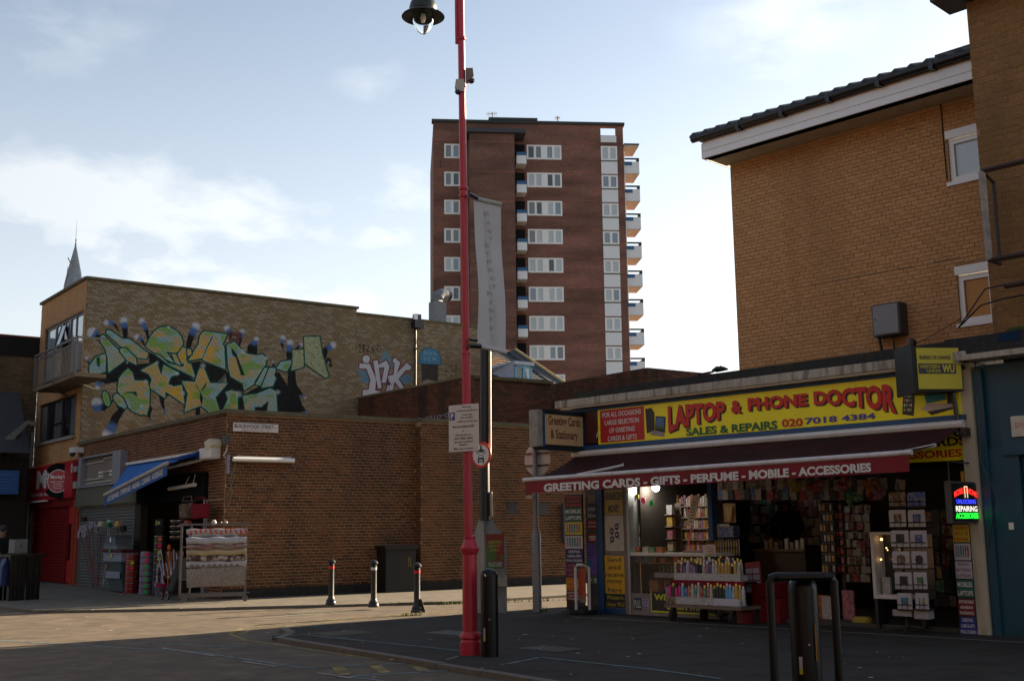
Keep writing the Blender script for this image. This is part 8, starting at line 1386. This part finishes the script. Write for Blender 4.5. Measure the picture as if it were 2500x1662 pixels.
# ------------------------------------------------------------------ goods outside the corner shop
def gl(x, y, fr=LC): g = G(x, y)-fr.o; return float(g@fr.u), float(g@fr.n)
def lz(x, y, off): return LC.p(x, y, off)[1]
def lu_(x, y, off): return LC.p(x, y, off)[0]
def lathe_thing(name, label, cat, u_, y_, z_, prof, mats, group=None, n=20, extra=None):
    key = (name, tuple(m.name for m in mats), tuple(round(a, 4) for p in prof for a in p))
    if key not in boxmesh:
        mb = MB().lathe(prof, 0, 0, n)
        if len(mats) > 1: mb.mi = 1; R = max(p[0] for p in prof); H = prof[-1][1]; mb.lathe([(R*1.0, H-.012), (R*1.05, H-.008), (R*1.05, H), (R*.9, H+.002)], 0, 0, n)
        if extra: extra(mb)
        boxmesh[key] = mesh(mb, name, list(mats), smooth=True)
    o = bpy.data.objects.new(name, boxmesh[key]); COL.objects.link(o); o.location = LC.w(u_, y_, z_); o.rotation_euler = (0, 0, LC.rot+rng.uniform(-.3, .3)); return tag(o, label, cat, group)
STEEL = mat('polished_steel', (.5, .5, .5), .2, .9); POTD = mat('dark_pot', (.03, .028, .03), .3, .3); POTR = mat('red_enamel_pot', (.20, .006, .012), .25, coat=.4); POTL = mat('lilac_enamel_pot', (.16, .15, .26), .3, coat=.3); 
STK = {c: mat('round_sticker_'+c, v, .5, var=.03) for c, v in dict(green=(.02, .5, .05), lime=(.45, .6, .02), pink=(.75, .01, .08), orange=(.7, .12, .02), yellow=(.6, .65, .03)).items()}
def stack(xc, ybot, ytop, n, wpx_, m, label, group, stickers, stname):
    u_, y_ = gl(xc, ybot); y_ = min(y_, -.42)-(.12 if xc in (320, 356) else 0); u_ = lu_(xc, ybot, y_); off = y_; r = wpx_/2*float(np.linalg.norm(G(xc, ybot)-C))/FPX; y_ = y_-0.0
    z1 = lz(xc, ytop, off); h = z1/n
    for i in range(n):
        hh = h*.94
        o = lathe_thing('cooking_pot', '%s %s' % (label, ['at the bottom', 'second from the bottom', 'third from the bottom', 'fourth from the bottom', 'fifth from the bottom', 'sixth from the bottom', 'seventh from the bottom', 'eighth from the bottom', 'ninth from the bottom', 'tenth from the bottom'][i]), 'pot', u_, y_, h*i+.003, [(r*.9, 0), (r*(1-.03*i/n), .01), (r*(1-.03*i/n), hh-.02), (r*(1-.03*i/n), hh)], [m, STEEL], group)
        if i < len(stickers) and stickers[i]:
            a_ = math.atan2(-LC.w(u_, y_, 0)[1], -LC.w(u_, y_, 0)[0])-o.rotation_euler[2]; sm = MB(); rs_ = .05; ts = np.linspace(0, 2*math.pi, 11)[:-1]
            sm.add([((r+.003)*math.cos(a_+rs_*math.cos(t)/r), (r+.003)*math.sin(a_+rs_*math.cos(t)/r), hh*.5+rs_*math.sin(t)) for t in ts], [tuple(range(10))]); me = mesh(sm, 'price_sticker', STK[stickers[i]]); s_ = bpy.data.objects.new('price_sticker', me); COL.objects.link(s_); s_.parent = o
stack(303, 1436, 1330, 10, 26, POTD, 'dark thin saucepan in the back stack beside the storage boxes,', 'pots of the dark stack beside the storage boxes', [], '')
stack(320, 1438, 1352, 7, 28, POTR, 'red enamel pot in the stack left of the lilac pots,', 'red pots stacked outside the corner shop', [None, None, None, None, 'pink', 'lime', None], '')
stack(356, 1436, 1345, 7, 28, POTL, 'lilac enamel pot in the tall stack outside the corner shop,', 'lilac pots stacked outside the corner shop', ['green', 'green', 'green', 'green', 'green', 'pink', 'pink'], '')
stack(386, 1428, 1307, 9, 22, POTD, 'dark pot in the stack behind the upright mop handles,', 'dark pots behind the mop handles', [None, None, None, None, 'yellow', 'lime', 'lime', 'pink', 'orange'], '')
for i in range(4):
    off = -.7; u_ = lu_(432, 1300, off); lathe_thing('frying_pan', 'black pan with a shiny rim hanging left of the fabric rack, %s' % ['lowest', 'second from the bottom', 'third from the bottom', 'topmost'][i], 'pan', u_, off, lz(432, 1318-i*13, off), [(.12, 0), (.17, .05), (.17, .09)], [POTD, STEEL])
pt_ = thing('wooden_pallet', 'low wooden pallet under the red pots', 'pallet', LC, (lu_(318, 1440, -.54), -.54, 0)); u_, y_ = lu_(318, 1442, -.54), -.54
for i in range(3): part(pt_, 'slat', MB().box(u_-.3, u_+.3, y_-.3+i*.18, y_-.18+i*.18, .0, .02), mat('pallet_wood', (.12, .08, .05), .8))
# storage boxes
PLG = mat('grey_blue_plastic', (.10, .13, .17), .35, var=.1); PLT = mat('teal_grey_plastic', (.06, .085, .095), .4); CLR = mat('cloudy_plastic', (.26, .28, .36), .3, var=.3, scale=10)
def pbox(label, x0, x1, y0, y1, off, m, lid=None, d=.45, flare=.0, name='storage_box'):
    u0, u1 = lu_(x0, (y0+y1)/2, off), lu_(x1, (y0+y1)/2, off); z0, z1 = max(lz((x0+x1)/2, y1, off), .003), lz((x0+x1)/2, y0, off); o = thing(name, label, 'box', LC, ((u0+u1)/2, off, z0)); f_ = flare*(u1-u0)
    part(o, 'tub', MB().add([(u0+f_, off+f_, z0), (u1-f_, off+f_, z0), (u1-f_, off+d-f_, z0), (u0+f_, off+d-f_, z0), (u0, off, z1-.03), (u1, off, z1-.03), (u1, off+d, z1-.03), (u0, off+d, z1-.03)], [(0, 3, 2, 1), (4, 5, 6, 7), (0, 1, 5, 4), (1, 2, 6, 5), (2, 3, 7, 6), (3, 0, 4, 7)]), m, bevel=.008); part(o, 'lid', MB().box(u0-.02, u1+.02, off-.02, off+d+.02, z1-.03, z1), lid or m, bevel=.006); return o, u0, u1, z0, z1
bo = -.75
o, u0, u1, z0, z1 = pbox('tall teal grey storage bin at the bottom of the box stack', 252, 294, 1371, 1443, bo, PLT, None, .5, .09); part(o, 'label', MB().box(u0+.22, u1-.05, bo-.01, bo, z0+.35, z1-.25), CLR); part(o, 'price_sticker', MB().disc((u0+.28, bo-.03, z1-.12), .055, 12), STK['orange'])
o, u0, u1, z0, z1 = pbox('clear striped storage box with a lime sticker second in the box stack', 252, 295, 1349, 1370, bo, CLR); part(o, 'price_sticker', MB().disc(((u0+u1)/2, bo-.022, z1-.08), .06, 12), STK['lime'])
o, u0, u1, z0, z1 = pbox('shallow maroon storage box with a green sticker in the box stack', 251, 296, 1341, 1348.5, bo, mat('maroon_plastic', (.10, .012, .025), .4)); part(o, 'price_sticker', MB().disc(((u0+u1)/2-.1, bo-.03, z1-.03), .05, 12), STK['green'])
pbox('pale curved storage box near the top of the box stack', 254, 284, 1328, 1340.5, bo, mat('pale_plastic', (.18, .21, .25), .35)); o, u0, u1, z0, z1 = pbox('grey blue storage box topmost of its stack', 256, 281, 1308, 1327.5, bo, PLG); part(o, 'label', MB().box((u0+u1)/2, (u0+u1)/2+.09, bo-.008, bo, (z0+z1)/2-.05, (z0+z1)/2+.08), UPVC)
# brooms and mop heads standing in bins along the shutter
MOPW = mat('white_mop_cloth', (.38, .38, .44), .9, var=.3, scale=30); HANDLE = mat('pale_handle', (.33, .34, .42), .45); HR_ = mat('red_handle', (.10, .01, .012), .5)
def broom(label, xh, yh, xf, yf, head, hm, off=-.55, name='mop'):
    u0, z0 = LC.p(xf, yf, off-.1); z0 = max(z0, .01); u1, z1 = LC.p(xh, yh, off); o = thing(name, label, name, LC, (u0, off, 0)); part(o, 'handle', MB().tube([(u0, off-.1, z0), (u1, off, z1)], .013, 6), hm)
    m_ = MB()
    if head == 'mop':
        for i in range(14): a_ = rng.uniform(0, 6.28); d = rng.uniform(.05, .17); m_.tube([(u1, off, z1), (u1+d*.7*math.cos(a_), off+d*.5*math.sin(a_), z1+.06), (u1+d*math.cos(a_), off+d*.7*math.sin(a_), z1-.08-rng.uniform(0, .08))], .022, 5)
        part(o, 'mop_head', m_, MOPW)
    elif head: m_.box(u1-.18, u1+.18, off-.05, off+.05, z1, z1+.07); m_.box(u1-.16, u1+.16, off-.04, off+.04, z1+.07, z1+.14); part(o, 'brush_head', m_, head)
    return o
for i, (x, y) in enumerate([(196, 1300), (203, 1288), (214, 1284), (224, 1278), (238, 1288), (210, 1300)]): broom('upturned white mop, %s of the cluster before the grey shutter' % ['leftmost low one', 'second from the left', 'third from the left', 'highest one', 'rightmost', 'lowest middle one'][i], x, y, 226+i*3, 1430, 'mop', HR_)
GB = mat('green_brush', (.02, .12, .05), .7)
broom('broom with a cream brush head upturned over the storage boxes', 247, 1284, 240, 1430, GM['cream'], HR_, name='broom'); broom('broom with a green brush head upturned over the storage boxes', 264, 1287, 252, 1430, GB, HANDLE, name='broom'); broom('broom with a pale green tipped brush over the storage boxes', 268, 1281, 262, 1430, mat('mint_brush', (.25, .4, .33), .7), HANDLE, name='broom', off=-.45); broom('broom with a tan bristle head above the dark pots', 288, 1284, 286, 1430, mat('tan_bristle', (.42, .28, .12), .8), HR_, name='broom'); broom('broom with a black brush head right of the tan one', 300, 1296, 294, 1420, BLACKP, HR_, name='broom', off=-.5)
broom('broom with a long dark brown head leaning on the shutter', 205, 1272, 232, 1430, mat('dark_bristle', (.05, .02, .015), .8), HR_, name='broom', off=-.2)
# upright handles right of the pots
mo_ = -.62
for i, (xt, yt, xb_, yb_) in enumerate([(393, 1342, 402, 1404), (386, 1350, 400, 1425), (388, 1372, 379, 1432), (397, 1372, 392, 1436), (410, 1347, 419, 1404), (405, 1374, 413, 1410), (417, 1372, 420, 1400), (424, 1340, 426, 1392), (431, 1350, 434, 1388), (436, 1360, 438, 1386), (400, 1378, 396, 1438), (384, 1378, 384, 1434)]):
    u0, z0 = LC.p(xb_, yb_, mo_); u1, z1 = LC.p(xt, yt, mo_+.1); solo('upright_mop', 'upright pale mop handle by the fabric rack, %s' % ['first and tallest', 'long leaning one beside the tallest', 'short left one', 'short one leaning left', 'tall one at mid right', 'middle short one', 'thin one by the trolley', 'tall one near the rack', 'second near the rack', 'nearest to the rack', 'low front one', 'low front one at far left'][i], 'mop handle', MB().tube([(u0, mo_, z0), (u1, mo_+.1, z1)], .014, 6).tube([(u0+(u1-u0)*.0, mo_, z0), (u0+(u1-u0)*.14, mo_, z0+(z1-z0)*.14)], .022, 6), HANDLE, LC, (u0, mo_, z0))
bk = thing('pink_bucket', 'pink bucket holding mop handles beside the shopping trolley', 'bucket', LC, (lu_(392, 1430, mo_), mo_, 0)); part(bk, 'pail', MB().lathe([(.12, .003), (.16, .32), (.17, .33)], lu_(392, 1430, mo_), mo_+.05, 18), mat('pink_plastic', (.35, .02, .10), .4), smooth=True); bk = thing('grey_bucket', 'small grey pail at the foot of the mop handles', 'bucket', LC, (lu_(388, 1446, mo_-.1), mo_-.1, 0)); part(bk, 'pail', MB().lathe([(.09, .003), (.11, .22), (.115, .23)], lu_(388, 1446, mo_-.1), mo_-.1, 18), PLG, smooth=True)
ob = solo('orange_flower_brush', 'orange topped brush standing among the mop handles', 'brush', MB().ball((lu_(413, 1336, mo_), mo_, lz(413, 1336, mo_)), .05, 8, 1.6).tube([(lu_(413, 1336, mo_), mo_, .1), (lu_(413, 1336, mo_), mo_, lz(413, 1336, mo_))], .014, 6), mat('orange_plastic', (.55, .10, .01), .5), LC, (lu_(413, 1400, mo_), mo_, 0)); solo('brown_carton', 'open brown carton behind the mop handles', 'carton', MB().box(lu_(400, 1360, -.3), lu_(420, 1360, -.3), -.3, .0, .4, lz(410, 1345, -.3)), mat('shaded_kraft', (.18, .09, .04), .8), LC, (lu_(410, 1360, -.3), -.3, .4))
bn2 = thing('black_display_panel', 'tall black panel with a yellow round sticker in the corner shop doorway', 'panel', LC, (lu_(382, 1300, .3), .3, .6)); part(bn2, 'panel', MB().box(lu_(366, 1300, .3), lu_(397, 1300, .3), .3, .34, .0, lz(382, 1266, .3)), BLACKP); part(bn2, 'sticker', MB().disc((lu_(382, 1276, .29), .29, lz(382, 1276, .29)), .07, 14), STK['lime']); part(bn2, 'white_print', MB().box(lu_(386, 1276, .29), lu_(391, 1276, .29), .28, .295, lz(388, 1280, .29), lz(388, 1272, .29)), GM['white'])
# shopping trolley
tu_, ty_ = gl(424, 1464); tr = thing('shopping_trolley', 'black two wheeled shopping trolley lying back against the mop handles', 'trolley', LC, (tu_, ty_, 0)); BAG = mat('black_nylon', (.014, .016, .018), .6, var=.3)
part(tr, 'bag', MB().prism([(tu_-.28, .30), (tu_-.05, .36), (tu_+.42, 1.0), (tu_+.46, .5), (tu_+.2, .16), (tu_-.2, .2)], ty_-.12, ty_+.2), BAG, bevel=.03)
for du, r_ in ((-.02, .115), (-.38, .09)):
    w_ = part(tr, 'wheel', MB().tube([(tu_+du, ty_-.16, r_), (tu_+du, ty_-.13, r_)], r_, 20), mat('rubber', (0, 0, 0))); part(w_, 'rim', MB().tube([(tu_+du, ty_-.168, r_), (tu_+du, ty_-.161, r_)], r_*.82, 20), mat('white_rim', (.40, .39, .36), .5)); part(w_, 'hub', MB().tube([(tu_+du, ty_-.175, r_), (tu_+du, ty_-.169, r_)], r_*.58, 16), BLACKP)
part(tr, 'frame', MB().tube([(tu_, ty_-.14, .11), (tu_+.3, ty_-.1, .6), (tu_+.5, ty_, 1.1)], .012, 6), STEEL)
# bags on the post
def hbag(label, x0, x1, y0, y1, m, off=-.25):
    u0, u1 = lu_(x0, y0, off), lu_(x1, y0, off); z0, z1 = lz((x0+x1)/2, y1, off), lz((x0+x1)/2, y0, off); o = thing('hanging_bag', label, 'bag', LC, ((u0+u1)/2, off, z0)); part(o, 'bag', MB().prism([(u0+.05, z0), (u1-.03, z0+.03), (u1, z0+(z1-z0)*.72), (u0, z0+(z1-z0)*.7)], off-.08, off+.08), m, bevel=.03); part(o, 'handle', MB().tube([(u0+.07, off, z0+(z1-z0)*.7), (u0+.12, off, z1), (u1-.12, off, z1), (u1-.06, off, z0+(z1-z0)*.7)], .014, 6), m)
    return o
hbag('brown patterned shopping bag hanging in the corner shop doorway', 444, 472, 1212, 1268, mat('brown_pattern', (.09, .05, .04), .8, var=.6, scale=12, alt=(.16, .12, .08))); hbag('dark red shopping bag hanging next to the brown one', 473, 506, 1214, 1267, mat('dark_red_cloth', (.16, .01, .018), .8), -.35); solo('small_red_gadget', 'small red and cream bundle hanging above the fabric rack', 'bundle', MB().box(lu_(446, 1280, -.4), lu_(452, 1280, -.4), -.4, -.3, lz(449, 1284, -.4), lz(449, 1270, -.4)).box(lu_(453, 1280, -.4), lu_(458, 1280, -.4), -.4, -.3, lz(455, 1280, -.4), lz(455, 1271, -.4)), GM['red'], LC, (lu_(450, 1280, -.4), -.4, 1.9))
# fabric roll rack
_a, _b = G(450, 1471), G(603, 1467); RK = Frame(_a, 90-math.degrees(math.atan2(_b[1]-_a[1], _b[0]-_a[0]))); rk = thing('fabric_rack', 'grey steel wheeled rack holding rolls of patterned oilcloth and carpet', 'rack', RK, (0, 0, 0)); px_ = lambda x, y, o_=0.: RK.p(x, y, o_); RKM = mat('rack_steel', (.13, .13, .135), .4, .5)
ux0, ux1 = px_(441, 1350)[0], px_(601, 1350)[0]; zt_ = px_(445, 1282)[1]; D_k = .55
for u_, y_ in ((ux0, 0), (ux0+.22, 0), (ux1, 0), (ux0, D_k), (ux1, D_k)): part(rk, 'upright', MB().box(u_-.02, u_+.02, y_-.02, y_+.02, .1, zt_), RKM)
part(rk, 'top_rail', MB().box(ux0-.05, ux1+.07, -.02, .02, zt_, zt_+.04).box(ux0-.02, ux1, D_k-.02, D_k+.02, zt_, zt_+.04).box(ux0-.02, ux0+.02, .02, D_k, zt_, zt_+.04), RKM); 
for y0 in (1334, 1412, 1447): z_ = px_(520, y0)[1]; part(rk, 'cross_rail', MB().tube([(ux0, -.06, z_), (ux1+.1, -.06, z_)], .015, 6), RKM)
part(rk, 'base', MB().box(ux0, ux1, -.02, .02, .12, .17).box(ux0, ux1, D_k-.02, D_k+.02, .12, .17).box(ux0-.02, ux0+.02, .02, D_k, .12, .17), RKM)
for u_, y_ in ((ux0+.1, 0), (ux1, 0), (ux0+.3, D_k)): w_ = part(rk, 'castor', MB().tube([(u_-.0, y_-.02, .07), (u_, y_+.02, .07)], .068, 14), RKM)
def roll(label, yc, hp_, m, x0=455, x1=601, off=-.04, cat='fabric roll'):
    ua, za = px_(x0, yc, off); ub, zb = px_(x1, yc-.0, off); r = hp_/2*float(np.linalg.norm(G(447, 1458)-C))/FPX; o = thing('fabric_roll', label, cat, RK, (ua, off, za)); zz_ = (za+zb)/2; n_ = 12; pts = [(ua+(ub-ua)*i/n_, off+.02, zz_+.012*math.sin(i*1.3)) for i in range(n_+1)]; part(o, 'roll', MB().tube(pts, [r*(1+.05*math.sin(i*2.1)) for i in range(n_+1)], 16), m, smooth=True); return o, ua, ub, zz_, r
o, ua, ub, zz_, r = roll('candy striped roll with red bands, topmost on the fabric rack', 1297, 11.5, mat('off_white_oilcloth', (.38, .34, .33), .4))
for i in range(12):
    u_ = ua+.06+(ub-ua)*i/12; n_ = 10; vs = []
    for t in range(n_): a_ = math.pi*t/(n_-1)+math.pi/2; vs += [(u_+.05*t/n_, off_*0-.02+(r+.004)*math.cos(a_), zz_+(r+.004)*math.sin(a_)), (u_+.035+.05*t/n_, -.02+(r+.004)*math.cos(a_), zz_+(r+.004)*math.sin(a_))]
    part(o, 'red_band', MB().add(vs, [(2*t, 2*t+1, 2*t+3, 2*t+2) for t in range(n_-1)]), STR)
roll('flat pale blue sheet roll under the candy striped roll', 1309, 7, mat('pale_blue_film', (.17, .21, .28), .3), 460, 580, .05); roll('thick white roll third from the top of the rack', 1319, 14, mat('cool_white_cloth', (.40, .42, .47), .45)); roll('beige roll with faint pink flowers on the fabric rack', 1334, 10, mat('pink_floral', (.28, .21, .19), .6, var=.2, scale=9, alt=(.28, .10, .13))); roll('gold and cream marbled roll on the fabric rack', 1348, 13, mat('gold_marble', (.36, .29, .17), .4, var=.4, scale=3)); roll('dark roll with brown and white swirls on the fabric rack', 1362, 12, mat('swirl_print', (.05, .03, .025), .4, var=.2, scale=13, alt=(.36, .32, .28)))
o, ua, ub, zz_, r = roll('white roll with grey diamond pattern above the carpet', 1376, 13, mat('diamond_base', (.36, .36, .38), .45))
for i in range(9):
    u_ = ua+.12+(ub-ua-.2)*i/9; part(o, 'diamond', MB().add([(u_-.07, -.02-r-.006, zz_-.07), (u_, -.02-r-.008, zz_+.01), (u_+.07, -.02-r-.006, zz_-.07)], [(0, 1, 2)]), mat('diamond_grey', (.13, .12, .13), .5))
cu = px_(455, 1410, -.1); cp = thing('carpet_sheet', 'mottled grey carpet sheet hanging at the bottom of the fabric rack', 'carpet', RK, (cu[0], -.1, .4)); P4_ = [px_(*q_, -.08) for q_ in ((455, 1388), (600, 1381), (597, 1427), (456, 1434))]; vs = []
for j in range(7):
    for i in range(13): s_, t_ = i/12, j/6; x = (P4_[0][0]*(1-s_)+P4_[1][0]*s_)*(1-t_)+(P4_[3][0]*(1-s_)+P4_[2][0]*s_)*t_; z = (P4_[0][1]*(1-s_)+P4_[1][1]*s_)*(1-t_)+(P4_[3][1]*(1-s_)+P4_[2][1]*s_)*t_; vs.append((x, -.08-.03*math.sin(t_*3.1)+.008*math.sin(s_*14), z))
part(cp, 'sheet', MB().add(vs, [(j*13+i, j*13+i+1, (j+1)*13+i+1, (j+1)*13+i) for j in range(6) for i in range(12)]), mat('mottled_carpet', (.22, .195, .175), .95, var=.25, scale=40, bump=.5, alt=(.28, .26, .24)), smooth=True)
for i, x in enumerate((522, 552, 540)): u_, z_ = px_(x, 1280, 0); solo('cloth_bundle', ['white cloth bundle on the top rail of the fabric rack', 'small pale knob on the right of the rack top rail', 'white tag hanging from the rack top rail'][i], 'bundle', MB().ball((u_, 0, z_+.05), (.06, .035, .02)[i], 8), GM['white'], RK, (u_, 0, z_))
# ------------------------------------------------------------------ people
def skin(name, pts, edges, radii, m, parent, root=0, sub=2):
    me = bpy.data.meshes.new(name); me.from_pydata(pts, edges, []); o = bpy.data.objects.new(name, me); COL.objects.link(o); sm = o.modifiers.new('skin', 'SKIN'); sm.use_smooth_shade = True
    for i, v in enumerate(me.skin_vertices[0].data): v.radius = radii[i] if isinstance(radii[i], tuple) else (radii[i], radii[i])
    me.skin_vertices[0].data[root].use_root = True; sb = o.modifiers.new('sub', 'SUBSURF'); sb.levels = sub; sb.render_levels = sub
    dg = bpy.context.evaluated_depsgraph_get(); dg.update(); m2 = bpy.data.meshes.new_from_object(o.evaluated_get(dg)); bpy.data.objects.remove(o); m2.materials.clear(); m2.materials.append(m); m2.polygons.foreach_set('use_smooth', [True]*len(m2.polygons)); q = bpy.data.objects.new(name, m2); COL.objects.link(q); q.parent = parent; OFF[q.name] = OFF[parent.name]; return q
SKIN = mat('skin', (.20, .105, .065), .5, var=.08); COAT = mat('black_coat', (.012, .012, .014), .8, var=.3, bump=.2); HAIR = mat('dark_hair', (.008, .006, .005), .6); TROU = mat('dark_trousers', (.012, .012, .016), .8); SHOE = mat('black_shoe', (.01, .01, .01), .4)
def person(label, world, rotz, pose):
    f_ = Frame(world, 90); o = thing('person', label, 'person', f_, (0, 0, world[2] if len(world) > 2 else 0)); o.rotation_euler = (0, 0, rotz); OFF[o.name] = (0, 0, 0)
    P = dict(pel=(0, 0, .95), wst=(0, 0, 1.10), chs=(0, -.01, 1.30), nck=(0, -.01, 1.47), hd0=(0, -.02, 1.56), hd1=(0, -.03, 1.68), ls=(-.17, 0, 1.42), rs=(.17, 0, 1.42), le=(-.24, .02, 1.14), re=(.24, .02, 1.14), lw=(-.22, -.16, .94), rw=(.22, -.16, .94), lh=(-.09, 0, .92), rh=(.09, 0, .92), lk=(-.11, -.02, .50), rk=(.11, -.02, .50), la=(-.11, .03, .09), ra=(.11, .03, .09), lt=(-.12, -.15, .04), rt=(.12, -.15, .04)); P.update(pose)
    names = list(P); idx = {n: i for i, n in enumerate(names)}; R = dict(pel=.15, wst=.145, chs=(.17, .125), nck=.055, hd0=.075, hd1=.085, ls=.08, rs=.08, le=.055, re=.055, lw=.035, rw=.035, lh=.095, rh=.095, lk=.062, rk=.062, la=.042, ra=.042, lt=.04, rt=.04)
    E_ = [('pel', 'wst'), ('wst', 'chs'), ('chs', 'nck'), ('nck', 'hd0'), ('hd0', 'hd1'), ('chs', 'ls'), ('chs', 'rs'), ('ls', 'le'), ('le', 'lw'), ('rs', 're'), ('re', 'rw'), ('pel', 'lh'), ('pel', 'rh'), ('lh', 'lk'), ('lk', 'la'), ('rh', 'rk'), ('rk', 'ra'), ('la', 'lt'), ('ra', 'rt')]
    skin('body', [P[n] for n in names], [(idx[a], idx[b_]) for a, b_ in E_], [R[n] for n in names], SKIN, o)
    cn = ['pel', 'wst', 'chs', 'nck', 'ls', 'rs', 'le', 're', 'lw', 'rw', 'lh', 'rh']; ci = {n: i for i, n in enumerate(cn)}; cr_ = dict(pel=.19, wst=.19, chs=(.22, .17), nck=.085, ls=.115, rs=.115, le=.085, re=.085, lw=.06, rw=.06, lh=.12, rh=.12)
    skin('coat', [P[n] for n in cn], [(ci[a], ci[b_]) for a, b_ in E_ if a in ci and b_ in ci], [cr_[n] for n in cn], COAT, o)
    tn_ = ['pel', 'lh', 'rh', 'lk', 'rk', 'la', 'ra']; ti = {n: i for i, n in enumerate(tn_)}; skin('trousers', [P[n] for n in tn_], [(ti[a], ti[b_]) for a, b_ in E_ if a in ti and b_ in ti], [dict(pel=.16, lh=.11, rh=.11, lk=.082, rk=.082, la=.07, ra=.07)[n] for n in tn_], TROU, o)
    h1 = np.array(P['hd1']); part(o, 'hair', MB().ball(h1+(0, .022, .038), .102, 14, 1.0, .93, 1.02), HAIR, smooth=True)
    part(o, 'face', MB().ball(h1+(0, -.098, -.035), .017, 8, 1.5).ball(h1+(-.032, -.082, -.005), .012, 8).ball(h1+(.032, -.082, -.005), .012, 8).ball(h1+(0, -.085, -.075), .018, 8, .4, 1.3).ball(h1+(-.088, 0, -.02), .02, 8, 1.6, .5).ball(h1+(.088, 0, -.02), .02, 8, 1.6, .5), SKIN, smooth=True)
    for s, w_, e_ in ((-1, 'lw', 'le'), (1, 'rw', 're')):
        wv = np.array(P[w_]); d = nrm(wv-np.array(P[e_])); side_ = nrm(np.cross(d, (0, 0, 1)) if abs(d[2]) < .95 else np.array((1., 0, 0))); pts = [tuple(wv), tuple(wv+d*.05), tuple(wv+d*.09)]; ed = [(0, 1), (1, 2)]; rr = [.026, (.032, .018), (.034, .016)]
        for k_, (off2, ln) in enumerate(((-.027, .062), (-.009, .075), (.009, .07), (.027, .055))):
            b0 = wv+d*.088+side_*off2; b1 = b0+d*ln*.55+np.array((0, -.004, -.008)); b2_ = b1+d*ln*.45+np.array((0, -.004, -.022)); n0_ = len(pts); pts += [tuple(b0), tuple(b1), tuple(b2_)]; ed += [(2, n0_), (n0_, n0_+1), (n0_+1, n0_+2)]; rr += [.0095, .009, .0075]
        t0 = wv+d*.03-side_*.03*s*-1; n0_ = len(pts); pts += [tuple(t0), tuple(t0+d*.035-side_*.012*s*-1)]; ed += [(1, n0_), (n0_, n0_+1)]; rr += [.011, .009]; skin('hand', pts, ed, rr, SKIN, o, sub=1)
    for a_, b_ in (('la', 'lt'), ('ra', 'rt')): A1_, B1_ = np.array(P[a_]), np.array(P[b_]); part(o, 'shoe', MB().tube([A1_+(0, .04, -.045), A1_+(0, 0, -.035), (A1_+B1_)/2+(0, 0, -.03), B1_+(0, -.02, -.005)], [.035, .048, .048, .03], 10), SHOE, smooth=True)
    return o
fl_z = .30
u_, z_ = S.p(1922, 1290, 3.25); w_ = S.w(u_, 3.25, fl_z); a_ = math.atan2(-w_[0], w_[1]); 
person('shopkeeper in a black coat standing behind the counter and looking down', tuple(w_), a_-.3, dict(hd1=(-.03, -.10, 1.665), hd0=(-.01, -.06, 1.57), lw=(-.12, -.30, 1.0), rw=(.10, -.32, 1.0), le=(-.27, -.05, 1.14), re=(.28, -.03, 1.15)))
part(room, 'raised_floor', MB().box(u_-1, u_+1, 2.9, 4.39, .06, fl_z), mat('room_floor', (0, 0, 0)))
gp_ = G(-3, 1452); pe = person('person in a dark coat half cut off by the left edge of the view', (gp_[0], gp_[1], 0), 1.0, dict(lk=(-.11, -.16, .52), la=(-.11, -.1, .12), lt=(-.12, -.27, .05), ra=(.11, .18, .13), rt=(.12, .02, .05), lw=(-.27, .05, .86), rw=(.27, -.1, .86)))
bgx = HG.p(12, 1395, .2); solo('blue_carrier_bag', 'blue carrier bag beside the person at the left edge', 'bag', MB().prism([(bgx[0]-.14, .35), (bgx[0]+.12, .35), (bgx[0]+.16, .85), (bgx[0]-.02, 1.0), (bgx[0]-.12, .8)], .1, .3), mat('blue_bag', (.005, .02, .10), .5), HG, (bgx[0], .2, .35))
# ------------------------------------------------------------------ terrace added out of frame across the street to shade the fronts
# unseen row behind the camera, put in to take sky from the fronts
OP = Frame((-2.5, -6.0), 142.76); orow = thing('added_shade_terrace', 'unseen brick terrace added behind the viewer to shade the shopfronts', 'building', OP, (0, 0, 0))
part(orow, 'wall', MB().box(-34, 34, -9, 0, 0, 13), mat('terrace_brick', (.06, .04, .03), .9)); part(orow, 'roof', MB().prism([(-34, 13), (34, 13), (34, 13.2), (-34, 13.2)], -9.3, .4), SLATE)
for i in range(16):
    for j in range(2): window(orow, OP, -32+i*4, -30.4+i*4, 4.4+j*3, 6.1+j*3, -.0, OFFW, [GLASSD], depth=-.06) if False else part(orow, 'window', MB().box(-32+i*4, -30.4+i*4, 0, .05, 4.4+j*3, 6.1+j*3), GLASSD)
